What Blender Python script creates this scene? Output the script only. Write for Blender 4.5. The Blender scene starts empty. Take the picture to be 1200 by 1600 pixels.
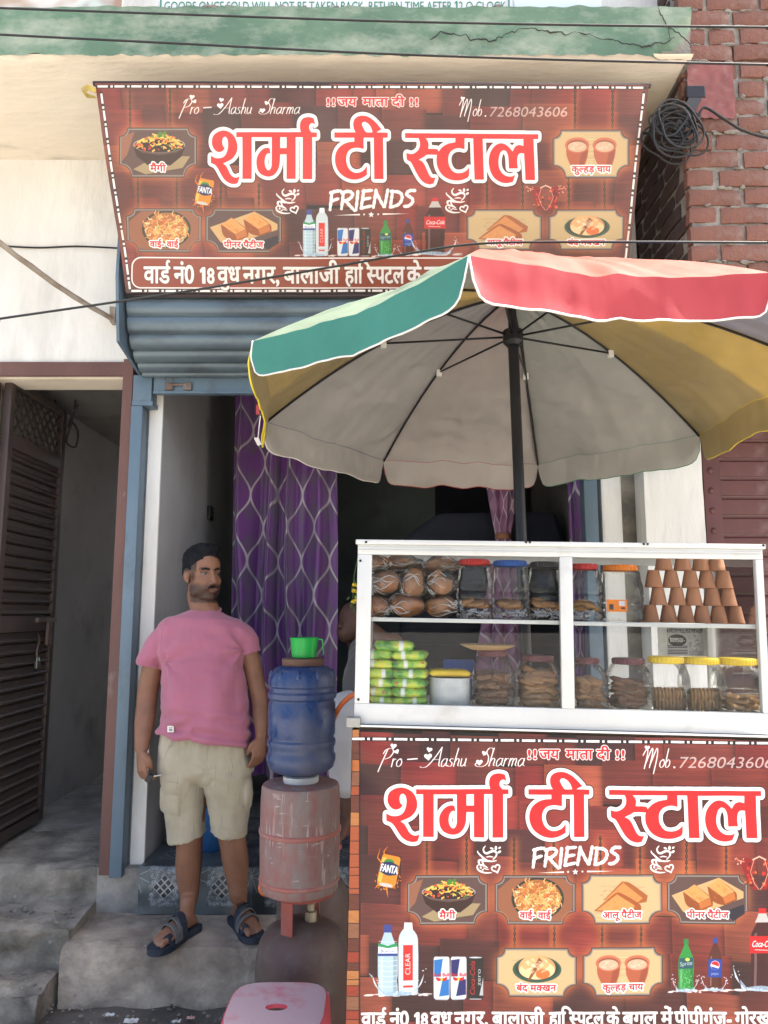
import bpy, bmesh, math, random
import numpy as np
from mathutils import Vector, Matrix, noise as mnoise

# ------------------------------------------------------------------ camera, light, exposure
scene = bpy.context.scene
COL = scene.collection
CAM_Z, PITCH, FPX = 1.65, math.radians(7.8), 1155.0
cam_data = bpy.data.cameras.new('camera')
cam_data.sensor_fit = 'VERTICAL'
cam_data.sensor_height = 36.0
cam_data.sensor_width = 27.0
cam_data.lens = 36.0 * FPX / 1600.0
cam_data.clip_start, cam_data.clip_end = 0.05, 500.0
cam = bpy.data.objects.new('camera', cam_data)
COL.objects.link(cam)
cam.location = (0, 0, CAM_Z)
cam.rotation_euler = (math.pi / 2 + PITCH, 0, 0)
scene.camera = cam

SUN_DIR = Vector((0.56, 0.10, 0.82)).normalized()          # towards the sun
world = bpy.data.worlds.new('World')
scene.world = world
world.use_nodes = True
wn = world.node_tree
wn.nodes.clear()
w_out = wn.nodes.new('ShaderNodeOutputWorld')
w_bg = wn.nodes.new('ShaderNodeBackground')
w_sky = wn.nodes.new('ShaderNodeTexSky')
w_sky.sky_type = 'NISHITA'
w_sky.sun_disc = False
w_sky.sun_elevation = math.asin(SUN_DIR.z)
w_sky.sun_rotation = math.atan2(SUN_DIR.x, SUN_DIR.y)
w_sky.air_density, w_sky.dust_density, w_sky.ozone_density = 1.0, 6.0, 1.0
w_bg.inputs['Strength'].default_value = 0.15
wn.links.new(w_sky.outputs['Color'], w_bg.inputs['Color'])
wn.links.new(w_bg.outputs['Background'], w_out.inputs['Surface'])

sun_data = bpy.data.lights.new('sun', 'SUN')
sun_data.energy = 4.6
sun_data.angle = math.radians(0.5)
sun_data.color = (1.0, 0.95, 0.86)
sun = bpy.data.objects.new('sun', sun_data)
COL.objects.link(sun)
sun.location = (6, 1, 12)
sun.rotation_euler = SUN_DIR.to_track_quat('Z', 'Y').to_euler()

scene.view_settings.view_transform = 'Standard'
scene.view_settings.look = 'None'
scene.view_settings.exposure = 1.78
scene.view_settings.gamma = 1.0
scene.view_settings.use_curve_mapping = False
scene.cycles.max_bounces = 10
scene.cycles.transparent_max_bounces = 32
scene.cycles.caustics_reflective = False
scene.cycles.caustics_refractive = False

# ------------------------------------------------------------------ picture geometry
CP, SP = math.cos(PITCH), math.sin(PITCH)
CAM = Vector((0, 0, CAM_Z))


def ray(px, py):
    """Viewing direction of a point of the 1200 x 1600 photograph."""
    xc, yc = (px - 600) / FPX, (800 - py) / FPX
    return Vector((xc, CP - yc * SP, SP + yc * CP))


def at(px, py, Y):
    """World point seen at (px, py) on the vertical plane y = Y."""
    d = ray(px, py)
    return CAM + d * (Y / d.y)


def on_plane(px, py, p0, n):
    d = ray(px, py)
    return CAM + d * ((Vector(p0) - CAM).dot(n) / d.dot(n))


def proj(p):
    x, y, z = p[0], p[1], p[2] - CAM_Z
    d, v = y * CP + z * SP, -y * SP + z * CP
    return 600 + FPX * x / d, 800 - FPX * v / d


# ------------------------------------------------------------------ materials
MATS = {}


def srgb(r, g, b):
    f = lambda c: c / 12.92 if c <= 0.04045 else ((c + 0.055) / 1.055) ** 2.4
    return (f(r), f(g), f(b), 1.0)


class NT:
    """Small helper around a node tree."""

    def __init__(self, name):
        self.m = bpy.data.materials.new(name)
        self.m.use_nodes = True
        self.t = self.m.node_tree
        self.t.nodes.clear()
        self.out = self.t.nodes.new('ShaderNodeOutputMaterial')

    def n(self, kind, **kw):
        nd = self.t.nodes.new('ShaderNode' + kind)
        for k, v in kw.items():
            if k in nd.inputs.keys():
                nd.inputs[k].default_value = v
            else:
                setattr(nd, k, v)
        return nd

    def l(self, a, b):
        self.t.links.new(a, b)

    def coords(self, scale=(1, 1, 1), kind='Object'):
        tc = self.n('TexCoord')
        mp = self.n('Mapping')
        mp.inputs['Scale'].default_value = scale
        self.l(tc.outputs[kind], mp.inputs['Vector'])
        return mp.outputs['Vector']

    def noise(self, vec, scale, detail=4.0, rough=0.55):
        nz = self.n('TexNoise', Scale=scale, Detail=detail, Roughness=rough)
        self.l(vec, nz.inputs['Vector'])
        return nz.outputs['Fac']

    def ramp(self, fac, stops):
        r = self.n('ValToRGB')
        e = r.color_ramp.elements
        e[0].position, e[0].color = stops[0][0], stops[0][1]
        e[1].position, e[1].color = stops[-1][0], stops[-1][1]
        for p, c in stops[1:-1]:
            x = e.new(p)
            x.color = c
        self.l(fac, r.inputs['Fac'])
        return r.outputs['Color']

    def mix(self, fac, a, b, mode='MIX'):
        mx = self.n('Mix', data_type='RGBA', blend_type=mode)
        for sock, v in ((mx.inputs[0], fac), (mx.inputs[6], a), (mx.inputs[7], b)):
            if hasattr(v, 'node'):
                self.l(v, sock)
            else:
                sock.default_value = v
        return mx.outputs[2]

    def math(self, op, a, b=0.0, clamp=False):
        mt = self.n('Math', operation=op, use_clamp=clamp)
        for i, v in enumerate((a, b)):
            if hasattr(v, 'node'):
                self.l(v, mt.inputs[i])
            else:
                mt.inputs[i].default_value = v
        return mt.outputs[0]

    def bump(self, height, strength=0.3, dist=0.01):
        b = self.n('Bump', Strength=strength, Distance=dist)
        self.l(height, b.inputs['Height'])
        return b.outputs['Normal']

    def principled(self, color, rough=0.6, metal=0.0, normal=None, spec=0.4, **kw):
        p = self.n('BsdfPrincipled')
        for key, v in (('Base Color', color), ('Roughness', rough), ('Metallic', metal), ('Specular IOR Level', spec), ('Normal', normal)):
            if v is None:
                continue
            if hasattr(v, 'node'):
                self.l(v, p.inputs[key])
            else:
                p.inputs[key].default_value = v
        for k, v in kw.items():
            p.inputs[k.replace('_', ' ')].default_value = v
        return p

    def done(self, shader):
        self.l(shader, self.out.inputs['Surface'])
        MATS[self.m.name] = self.m
        return self.m


BLACK, WHITE = (0, 0, 0, 1), (1, 1, 1, 1)


def surf(name, col, col2=None, scale=6.0, rough=0.6, metal=0.0, bump=0.2, bscale=40.0, dirt=None, dirt_amt=0.5, dirt_scale=3.0,
         spec=0.4, stretch=(1, 1, 1), dist=0.004, speck=None, rand=0.0, scratch=None):
    """Painted / mineral surface: two tones of its own colour, a layer of grime with a shape, fine relief."""
    t = NT(name)
    v = t.coords(stretch)
    base = t.ramp(t.noise(v, scale), [(0.35, col), (0.65, col2 or col)])
    if rand:
        oi = t.n('ObjectInfo')
        base = t.mix(rand, base, t.ramp(oi.outputs['Random'], [(0.0, tuple(c * 0.6 for c in col[:3]) + (1,)), (1.0, tuple(min(1, c * 1.5) for c in (col2 or col)[:3]) + (1,))]))
    if dirt:
        f = t.noise(v, dirt_scale, 6.0, 0.65)
        m = t.ramp(f, [(0.62 - 0.35 * dirt_amt, BLACK), (0.78 - 0.2 * dirt_amt, WHITE)])
        base = t.mix(t.math('MULTIPLY', m, min(1.0, dirt_amt + 0.25)), base, dirt)
    if speck:
        vv = t.n('TexVoronoi', Scale=bscale * 0.6)
        t.l(v, vv.inputs['Vector'])
        base = t.mix(t.ramp(vv.outputs['Distance'], [(0.06, WHITE), (0.16, BLACK)]), base, speck)
    if scratch:
        s1 = t.ramp(t.noise(t.coords((1, 1, .07)), 85.0, 2.0), [(.60, BLACK), (.66, WHITE)])
        s2 = t.ramp(t.noise(t.coords((.3, .3, 1)), 60.0, 2.0), [(.64, BLACK), (.70, WHITE)])
        sm = t.math('MULTIPLY', t.math('MAXIMUM', s1, s2), t.ramp(t.noise(v, 7.0, 3.0), [(.42, BLACK), (.6, WHITE)]))
        base = t.mix(t.math('MULTIPLY', sm, .8), base, scratch)
    h = t.noise(v, bscale, 5.0, 0.6)
    p = t.principled(base, rough, metal, t.bump(h, bump, dist) if bump else None, spec)
    return t.done(p.outputs['BSDF'])


def thin_clear(name, tint=(1, 1, 1, 1), gloss=0.05, edge=0.5, rough=0.03, bump=0.0, bscale=30, blend=0.3, film=None, film_amt=0.0, crinkle=0):
    """Thin clear sheet (glass pane, jar wall, wrapper): lets the view through, reflects more at a grazing angle."""
    t = NT(name)
    tr = t.n('BsdfTransparent')
    tr.inputs['Color'].default_value = tint
    gl = t.n('BsdfGlossy')
    gl.inputs['Roughness'].default_value = rough
    lw = t.n('LayerWeight')
    lw.inputs['Blend'].default_value = blend
    if bump:
        nn = t.bump(t.noise(t.coords(), bscale, 3.0), bump, 0.02)
        t.l(nn, gl.inputs['Normal'])
        t.l(nn, lw.inputs['Normal'])
    f = t.math('ADD', t.math('MULTIPLY', lw.outputs['Fresnel'], edge), gloss, True)
    mx = t.n('MixShader')
    t.l(f, mx.inputs[0])
    t.l(tr.outputs[0], mx.inputs[1])
    t.l(gl.outputs[0], mx.inputs[2])
    res = mx.outputs[0]
    if film:
        df = t.n('BsdfDiffuse')
        df.inputs['Color'].default_value = film
        m2 = t.n('MixShader')
        # milky film: noise patches of white also stand in for crease highlights
        stops = [(.455, BLACK), (.495, WHITE), (.515, WHITE), (.56, BLACK)] if crinkle else [(.35, BLACK), (.75, WHITE)]
        t.l(t.math('MULTIPLY', t.ramp(t.noise(t.coords(), 14.0, 6.0), [(0.35, BLACK), (0.75, WHITE)]), film_amt), m2.inputs[0])
        t.l(res, m2.inputs[1])
        t.l(df.outputs[0], m2.inputs[2])
        res = m2.outputs[0]
    return t.done(res)


# ------------------------------------------------------------------ objects
def setp(o, label=None, cat=None, group=None, kind=None):
    if label: o['label'] = label
    if cat: o['category'] = cat
    if group: o['group'] = group
    if kind: o['kind'] = kind
    return o


def empty(name, loc=(0, 0, 0), label=None, cat=None, group=None, mat=None):
    o = bpy.data.objects.new(name, None)
    o.empty_display_size = 0.1
    COL.objects.link(o)
    if mat is not None:
        o.matrix_world = mat
    else:
        o.location = loc
    WM[o.name] = o.matrix_basis.copy()
    return setp(o, label, cat, group)


WM = {}


def link(name, me, mats, parent=None, local=False, smooth=False, loc=None, mat=None):
    """One mesh object. Geometry is given in world space unless local is set; it is moved into the parent's space."""
    o = bpy.data.objects.new(name, me)
    COL.objects.link(o)
    for m in (mats if isinstance(mats, (list, tuple)) else [mats]):
        if len(me.materials) < (len(mats) if isinstance(mats, (list, tuple)) else 1):
            me.materials.append(m)
    if smooth is True:
        me.shade_smooth()
    elif smooth:
        me.shade_smooth()
        me.set_sharp_from_angle(angle=math.radians(smooth))
    if parent is not None:
        o.parent = parent
        if not local:
            me.transform(WM[parent.name].inverted())
    elif mat is not None:
        o.matrix_world = mat
    elif loc is not None:
        o.location = loc
    WM[o.name] = (WM[parent.name] if parent is not None else Matrix.Identity(4)) @ o.matrix_basis
    return o


def recentre(o):
    """Move a top-level mesh object's origin to the foot of its geometry."""
    me = o.data
    co = np.empty(len(me.vertices) * 3, np.float32)
    me.vertices.foreach_get('co', co)
    co = co.reshape(-1, 3)
    c = Vector(((co[:, 0].min() + co[:, 0].max()) / 2, (co[:, 1].min() + co[:, 1].max()) / 2, co[:, 2].min()))
    me.transform(Matrix.Translation(-c))
    o.location = c
    WM[o.name] = Matrix.Translation(c)
    return o


def copy_thing(root, mat, label=None, group=None):
    r = root.copy()
    COL.objects.link(r)
    r.matrix_world = mat
    for k in ('label', 'group'):
        v = label if k == 'label' else group
        if v: r[k] = v
    for ch in list(root.children):
        c = ch.copy()
        COL.objects.link(c)
        c.parent = r
        c.matrix_parent_inverse = ch.matrix_parent_inverse.copy()
        for g in list(ch.children):
            d = g.copy()
            COL.objects.link(d)
            d.parent = c
            d.matrix_parent_inverse = g.matrix_parent_inverse.copy()
    return r


class MB:
    """Collects shapes in one bmesh."""

    def __init__(self):
        self.b = bmesh.new()

    def verts(self, pts):
        return [self.b.verts.new(p) for p in pts]

    def face(self, vs, mi=0):
        try:
            f = self.b.faces.new(vs)
            f.material_index = mi
            return f
        except ValueError:
            return None

    def box(self, a, b, mi=0, bevel=0.0, M=None):
        x0, y0, z0 = (min(a[i], b[i]) for i in range(3))
        x1, y1, z1 = (max(a[i], b[i]) for i in range(3))
        P = [(x0, y0, z0), (x1, y0, z0), (x1, y1, z0), (x0, y1, z0), (x0, y0, z1), (x1, y0, z1), (x1, y1, z1), (x0, y1, z1)]
        if M is not None:
            P = [M @ Vector(p) for p in P]
        v = self.verts(P)
        fs = [self.face([v[i] for i in q], mi) for q in ((0, 3, 2, 1), (4, 5, 6, 7), (0, 1, 5, 4), (1, 2, 6, 5), (2, 3, 7, 6), (3, 0, 4, 7))]
        if bevel:
            es = {e for f in fs for e in f.edges}
            bmesh.ops.bevel(self.b, geom=list(es), offset=bevel, segments=2, affect='EDGES', profile=0.6)
        return self

    def tube(self, pts, r, n=8, closed=False, cap=True, mi=0):
        """Tube along points; r is a number or one radius per point."""
        pts = [Vector(p) for p in pts]
        N = len(pts)
        rs = [r] * N if not hasattr(r, '__len__') else r
        rings = []
        up = None
        for i, p in enumerate(pts):
            if closed:
                d = pts[(i + 1) % N] - pts[i - 1]
            else:
                d = pts[min(i + 1, N - 1)] - pts[max(i - 1, 0)]
            d = d.normalized() if d.length > 1e-9 else Vector((0, 0, 1))
            if up is None:
                up = Vector((0, 0, 1)) if abs(d.z) < 0.9 else Vector((1, 0, 0))
            a = d.cross(up)
            if a.length < 1e-6:
                a = d.cross(Vector((0.3, 1, 0.2)))
            a.normalize()
            b = a.cross(d).normalized()
            up = b
            rings.append(self.verts([p + (a * math.cos(2 * math.pi * k / n) + b * math.sin(2 * math.pi * k / n)) * rs[i] for k in range(n)]))
        for i in range(N if closed else N - 1):
            A, B = rings[i], rings[(i + 1) % N]
            for k in range(n):
                self.face([A[k], A[(k + 1) % n], B[(k + 1) % n], B[k]], mi)
        if cap and not closed:
            self.face(rings[0][::-1], mi)
            self.face(rings[-1], mi)
        return self

    def lathe(self, prof, n=24, c=(0, 0, 0), mi=0, cap=False, sq=None, M=None):
        """Turned shape: prof is a list of (radius, z). sq gives a rounded-square section exponent."""
        rings = []
        for r, z in prof:
            row = []
            for k in range(n):
                a = 2 * math.pi * k / n
                ca, sa = math.cos(a), math.sin(a)
                q = 1.0
                if sq:
                    q = 1.0 / (abs(ca) ** sq + abs(sa) ** sq) ** (1.0 / sq)
                p = Vector((c[0] + r * q * ca, c[1] + r * q * sa, c[2] + z))
                row.append(M @ p if M is not None else p)
            rings.append(self.verts(row))
        for i in range(len(rings) - 1):
            A, B = rings[i], rings[i + 1]
            for k in range(n):
                self.face([A[k], A[(k + 1) % n], B[(k + 1) % n], B[k]], mi)
        if cap:
            self.face(rings[0][::-1], mi)
            self.face(rings[-1], mi)
        return self

    def loft(self, rings, cap=True, mi=0, closed=True):
        R = [self.verts(r) for r in rings]
        n = len(R[0])
        for i in range(len(R) - 1):
            for k in range(n if closed else n - 1):
                self.face([R[i][k], R[i][(k + 1) % n], R[i + 1][(k + 1) % n], R[i + 1][k]], mi)
        if cap:
            self.face(R[0][::-1], mi)
            self.face(R[-1], mi)
        return self

    def blob(self, c, r, seg=16, rings=10, M=None, mi=0):
        c = Vector(c)
        rx, ry, rz = (r, r, r) if not hasattr(r, '__len__') else r
        rr = []
        for i in range(1, rings):
            t = math.pi * i / rings
            row = []
            for k in range(seg):
                a = 2 * math.pi * k / seg
                p = Vector((rx * math.sin(t) * math.cos(a), ry * math.sin(t) * math.sin(a), -rz * math.cos(t)))
                row.append(c + (M @ p if M is not None else p))
            rr.append(row)
        bot, top = Vector((0, 0, -rz)), Vector((0, 0, rz))
        if M is not None:
            bot, top = M @ bot, M @ top
        R = [self.verts(x) for x in rr]
        b, t = self.verts([c + bot, c + top])
        for k in range(seg):
            self.face([b, R[0][(k + 1) % seg], R[0][k]], mi)
            self.face([t, R[-1][k], R[-1][(k + 1) % seg]], mi)
        for i in range(len(R) - 1):
            for k in range(seg):
                self.face([R[i][k], R[i][(k + 1) % seg], R[i + 1][(k + 1) % seg], R[i + 1][k]], mi)
        return self

    def prism(self, pts, d, mi=0):
        """Extrude a polygon (3-D points) along the vector d."""
        d = Vector(d)
        a = self.verts(pts)
        b = self.verts([Vector(p) + d for p in pts])
        n = len(a)
        self.face(a, mi)
        self.face(b[::-1], mi)
        for k in range(n):
            self.face([a[k], b[k], b[(k + 1) % n], a[(k + 1) % n]], mi)
        return self

    def grid(self, fn, nu, nv, mi=0, uv=True, close_u=False):
        """Sheet from fn(u, v) -> point, with UVs."""
        lay = self.b.loops.layers.uv.verify() if uv else None
        g = [[self.b.verts.new(fn(i / nu, j / nv)) for j in range(nv + 1)] for i in range(nu + 1)]
        for i in range(nu):
            for j in range(nv):
                f = self.face([g[i][j], g[i + 1][j], g[i + 1][j + 1], g[i][j + 1]], mi)
                if f and uv:
                    for lp, (a, b) in zip(f.loops, ((i, j), (i + 1, j), (i + 1, j + 1), (i, j + 1))):
                        lp[lay].uv = (a / nu, b / nv)
        return self

    def jitter(self, amt, scale=4.0, seed=0.0, test=None):
        for v in self.b.verts:
            if test is None or test(v.co):
                n = mnoise.noise_vector(v.co * scale + Vector((seed, seed * 1.7, seed * 0.3)))
                v.co += n * amt
        return self

    def mesh(self, name, fix=True):
        if fix:
            bmesh.ops.recalc_face_normals(self.b, faces=self.b.faces)
        me = bpy.data.meshes.new(name)
        self.b.to_mesh(me)
        self.b.free()
        return me

    def obj(self, name, mats, parent=None, smooth=False, local=False, fix=True, **kw):
        return link(name, self.mesh(name, fix), mats, parent, local, smooth, **kw)


def remesh(me, voxel, smooth_it=6, factor=0.5):
    """Fuse overlapping closed shapes into one continuous skin."""
    o = bpy.data.objects.new('tmp', me)
    COL.objects.link(o)
    m = o.modifiers.new('r', 'REMESH')
    m.mode, m.voxel_size = 'VOXEL', voxel
    if smooth_it:
        s = o.modifiers.new('s', 'SMOOTH')
        s.iterations, s.factor = smooth_it, factor
    dg = bpy.context.evaluated_depsgraph_get()
    out = bpy.data.meshes.new_from_object(o.evaluated_get(dg))
    bpy.data.objects.remove(o)
    return out


def catmull(pts, n=8, closed=False):
    P = [Vector(p) for p in pts]
    out = []
    N = len(P)
    rng = range(N) if closed else range(N - 1)
    for i in rng:
        g = (lambda k: P[k % N]) if closed else (lambda k: P[min(max(k, 0), N - 1)])
        p0, p1, p2, p3 = g(i - 1), g(i), g(i + 1), g(i + 2)
        for k in range(n):
            t = k / n
            out.append(0.5 * ((2 * p1) + (p2 - p0) * t + (2 * p0 - 5 * p1 + 4 * p2 - p3) * t * t + (3 * p1 - p0 - 3 * p2 + p3) * t ** 3))
    if not closed:
        out.append(P[-1])
    return out


def sag(a, b, drop, n=24):
    a, b = Vector(a), Vector(b)
    return [a.lerp(b, t / n) - Vector((0, 0, drop * 4 * (t / n) * (1 - t / n))) for t in range(n + 1)]
# ------------------------------------------------------------------ flat print (banners, labels) drawn into pixel buffers
class Canvas:
    """Anti-aliased painting surface. T maps drawing units (N x 2) to pixels, y down."""

    def __init__(self, w, h, T=None, seed=1):
        self.w, self.h = w, h
        self.a = np.zeros((h, w, 3), np.float32)
        self.T = T or (lambda p: p)
        self.rng = np.random.RandomState(seed)

    def px(self, pts):
        return self.T(np.asarray(pts, np.float64).reshape(-1, 2))

    def unit(self, x=None, y=None):
        c = np.array([[x or 0, y or 0]], float)
        return float(np.linalg.norm(self.px(c + [[1, 0]]) - self.px(c)))

    def blend(self, m, x0, y0, col, alpha=1.0, mul=False):
        h, w = m.shape
        X0, Y0, X1, Y1 = max(x0, 0), max(y0, 0), min(x0 + w, self.w), min(y0 + h, self.h)
        if X1 <= X0 or Y1 <= Y0: return
        m = (m[Y0 - y0:Y1 - y0, X0 - x0:X1 - x0] * alpha)[..., None]
        d = self.a[Y0:Y1, X0:X1]
        if callable(col):
            yy, xx = np.mgrid[Y0:Y1, X0:X1]
            col = col(xx, yy)
        else:
            col = np.asarray(col, np.float32)
        self.a[Y0:Y1, X0:X1] = d * (1 - m) + (d * col if mul else col) * m

    def mask(self, contours, ss=3, pad=2):
        """Even-odd coverage of contours given in pixels."""
        al = np.concatenate(contours)
        x0, y0 = int(math.floor(al[:, 0].min())) - pad, int(math.floor(al[:, 1].min())) - pad
        x1, y1 = int(math.ceil(al[:, 0].max())) + pad, int(math.ceil(al[:, 1].max())) + pad
        x0, y0, x1, y1 = max(x0, -60), max(y0, -60), min(x1, self.w + 60), min(y1, self.h + 60)
        w, h = max(x1 - x0, 1), max(y1 - y0, 1)
        E = []
        for c in contours:
            E.append(np.concatenate([c, np.roll(c, -1, 0)], 1))
        E = np.concatenate(E)
        E = E[np.abs(E[:, 1] - E[:, 3]) > 1e-9]
        lo, hi = np.minimum(E[:, 1], E[:, 3]), np.maximum(E[:, 1], E[:, 3])
        out = np.zeros((h, w + 2), np.float32)
        for r in range(h * ss):
            y = y0 + (r + 0.5) / ss
            k = (lo <= y) & (hi > y)
            if not k.any(): continue
            e = E[k]
            xs = np.sort(e[:, 0] + (y - e[:, 1]) * (e[:, 2] - e[:, 0]) / (e[:, 3] - e[:, 1])) - x0
            xs = np.clip(xs, 0, w - 1e-3)
            row = out[r // ss]
            for a, b in zip(xs[0::2], xs[1::2]):
                ia, ib = int(a), int(b)
                if ia == ib:
                    row[ia] += b - a
                else:
                    row[ia] += ia + 1 - a
                    row[ib] += b - ib
                    if ib > ia + 1: row[ia + 1:ib] += 1
        return np.clip(out[:, :w] / ss, 0, 1), x0, y0

    def grow(self, m, x0, y0, r):
        """Mask grown by r pixels with a round brush."""
        R = int(math.ceil(r)) + 2
        m = np.pad(m, R)
        yy, xx = np.mgrid[-R:R + 1, -R:R + 1]
        k = np.clip(r + 0.5 - np.hypot(xx, yy), 0, 1)
        H, W = m.shape[0] + 2 * R, m.shape[1] + 2 * R
        f = np.fft.irfft2(np.fft.rfft2(m, (H, W)) * np.fft.rfft2(k, (H, W)), (H, W))[R:R + m.shape[0], R:R + m.shape[1]]
        lim = max(1.0, min(3.0, 0.35 * r))
        return np.clip(f / lim, 0, 1).astype(np.float32), x0 - R, y0 - R

    def poly(self, pts, col, alpha=1.0):
        cs = [self.px(c) for c in (pts if isinstance(pts[0][0], (list, tuple, np.ndarray)) else [pts])]
        self.blend(*self.mask(cs), col, alpha)

    def stroke(self, pts, wd, col, alpha=1.0, closed=False, taper=None):
        p = self.px(pts)
        if closed: p = np.vstack([p, p[:1]])
        u = self.unit(*pts[0])
        ws = np.broadcast_to(np.asarray(wd, float) * u, (len(p),)) if taper is None else np.asarray(taper, float) * u
        R = ws.max() / 2 + 2
        x0, y0 = np.floor(p.min(0) - R).astype(int)
        x1, y1 = np.ceil(p.max(0) + R).astype(int)
        x0, y0, x1, y1 = max(x0, 0), max(y0, 0), min(x1, self.w), min(y1, self.h)
        if x1 <= x0 or y1 <= y0: return
        m = np.zeros((y1 - y0, x1 - x0), np.float32)
        for i in range(len(p) - 1):
            a, b = p[i], p[i + 1]
            X0, Y0 = np.maximum(np.floor(np.minimum(a, b) - R).astype(int), (x0, y0))
            X1, Y1 = np.minimum(np.ceil(np.maximum(a, b) + R).astype(int), (x1, y1))
            if X1 <= X0 or Y1 <= Y0: continue
            yy, xx = np.mgrid[Y0:Y1, X0:X1]
            d = b - a
            t = np.clip(((xx + .5 - a[0]) * d[0] + (yy + .5 - a[1]) * d[1]) / max(d @ d, 1e-9), 0, 1)
            dist = np.hypot(xx + .5 - a[0] - t * d[0], yy + .5 - a[1] - t * d[1])
            w2 = (ws[i] + (ws[i + 1] - ws[i]) * t) / 2
            sub = m[Y0 - y0:Y1 - y0, X0 - x0:X1 - x0]
            np.maximum(sub, np.clip(w2 - dist + 0.5, 0, 1), out=sub)
        self.blend(m, x0, y0, col, alpha)

    def ell(self, c, rx, ry, col, alpha=1.0, rot=0.0, n=28, a0=0, a1=2 * math.pi):
        t = np.linspace(a0, a1, n, endpoint=abs(a1 - a0) < 6.28)
        x, y = rx * np.cos(t), ry * np.sin(t)
        cr, sr = math.cos(rot), math.sin(rot)
        self.poly(np.stack([c[0] + x * cr - y * sr, c[1] + x * sr + y * cr], 1), col, alpha)

    def glow(self, pts, r, col, alpha):
        """Soft halo round a shape."""
        m, x0, y0 = self.mask([self.px(pts)])
        R = int(r * self.unit(*pts[0]))
        m = np.pad(m, 2 * R)
        for _ in range(2):
            for ax in (0, 1):
                c = np.cumsum(np.pad(m, [(R + 1, R) if i == ax else (0, 0) for i in (0, 1)]), axis=ax)
                n = m.shape[ax]
                m = (np.take(c, range(2 * R + 1, 2 * R + 1 + n), ax) - np.take(c, range(0, n), ax)) / (2 * R + 1)
        self.blend(np.clip(m * 1.6, 0, 1), x0 - 2 * R, y0 - 2 * R, col, alpha)

    def image(self, name):
        img = bpy.data.images.new(name, self.w, self.h)
        px = np.ones((self.h, self.w, 4), np.float32)
        px[..., :3] = np.clip(self.a[::-1], 0, 1)
        img.pixels.foreach_set(px.ravel())
        img.update()
        img.pack()
        return img


def smooth_noise(h, w, sx, sy, rng):
    """Value noise with cells of sx by sy pixels."""
    gh, gw = int(h / sy) + 3, int(w / sx) + 3
    g = rng.rand(gh, gw).astype(np.float32)
    y, x = np.arange(h) / sy, np.arange(w) / sx
    yi, xi = y.astype(int), x.astype(int)
    fy, fx = (y - yi)[:, None], (x - xi)[None]
    fy, fx = fy * fy * (3 - 2 * fy), fx * fx * (3 - 2 * fx)
    a, b = g[yi][:, xi], g[yi][:, xi + 1]
    c, d = g[yi + 1][:, xi], g[yi + 1][:, xi + 1]
    return (a * (1 - fx) + b * fx) * (1 - fy) + (c * (1 - fx) + d * fx) * fy


_glyph = {}
_v1 = [np.array(q, float) for q in ([(.17, 0), (.33, 0), (.33, .72), (.17, .72)], [(.17, .72), (.17, .58), (.03, .50), (.03, .60)])]
_glyph['1'] = (_v1, .46, np.concatenate(_v1))


def glyph(ch):
    """Filled outline of one character as triangles (unit em, y up) and its advance."""
    if ch not in _glyph:
        def build(s):
            c = bpy.data.curves.new('t', 'FONT')
            c.body, c.size, c.resolution_u = s, 1.0, 4
            o = bpy.data.objects.new('t', c)
            COL.objects.link(o)
            me = bpy.data.meshes.new_from_object(o.evaluated_get(bpy.context.evaluated_depsgraph_get()))
            bpy.data.objects.remove(o)
            bpy.data.curves.remove(c)
            return me
        me = build(ch)
        v = np.array([x.co[:2] for x in me.vertices]).reshape(-1, 2)
        tris = [v[list(p.vertices)] for p in me.polygons]
        bpy.data.meshes.remove(me)
        m1, m2 = build('|'), build(ch + '|')
        adv = max(x.co.x for x in m2.vertices) - max(x.co.x for x in m1.vertices)
        bpy.data.meshes.remove(m1)
        bpy.data.meshes.remove(m2)
        _glyph[ch] = (tris, adv, v)
    return _glyph[ch]


def clip_x(t, lim):
    """Part of a polygon left of x = lim."""
    out = []
    for i in range(len(t)):
        a, b = t[i], t[(i + 1) % len(t)]
        if a[0] <= lim: out.append(a)
        if (a[0] <= lim) != (b[0] <= lim):
            k = (lim - a[0]) / (b[0] - a[0])
            out.append(a + (b - a) * k)
    return np.array(out) if len(out) > 2 else None


REPH = np.array([(-.03, .62), (-.06, .70), (-.055, .79), (-.01, .86), (.06, .88), (.12, .85), (.13, .80), (.08, .83), (.03, .81), (.005, .75), (.02, .68), (.05, .62)])


def text_tris(s):
    """Triangles of a string. {X = half form of X, ^ = reph over the last letter."""
    x, out, i = 0.0, [], 0
    while i < len(s):
        ch = s[i]
        if ch == '^':
            out.append(REPH + [x - 0.12, 0])
        elif ch == '{':
            i += 1
            tr, adv, v = glyph(s[i])
            lim = v[:, 0].max() - 0.19
            for t in tr:
                c = clip_x(t, lim)
                if c is not None: out.append(c + [x, 0])
            x += lim
        else:
            tr, adv, v = glyph(ch)
            out += [t + [x, 0] for t in tr]
            x += adv
        i += 1
    return out, x


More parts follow.
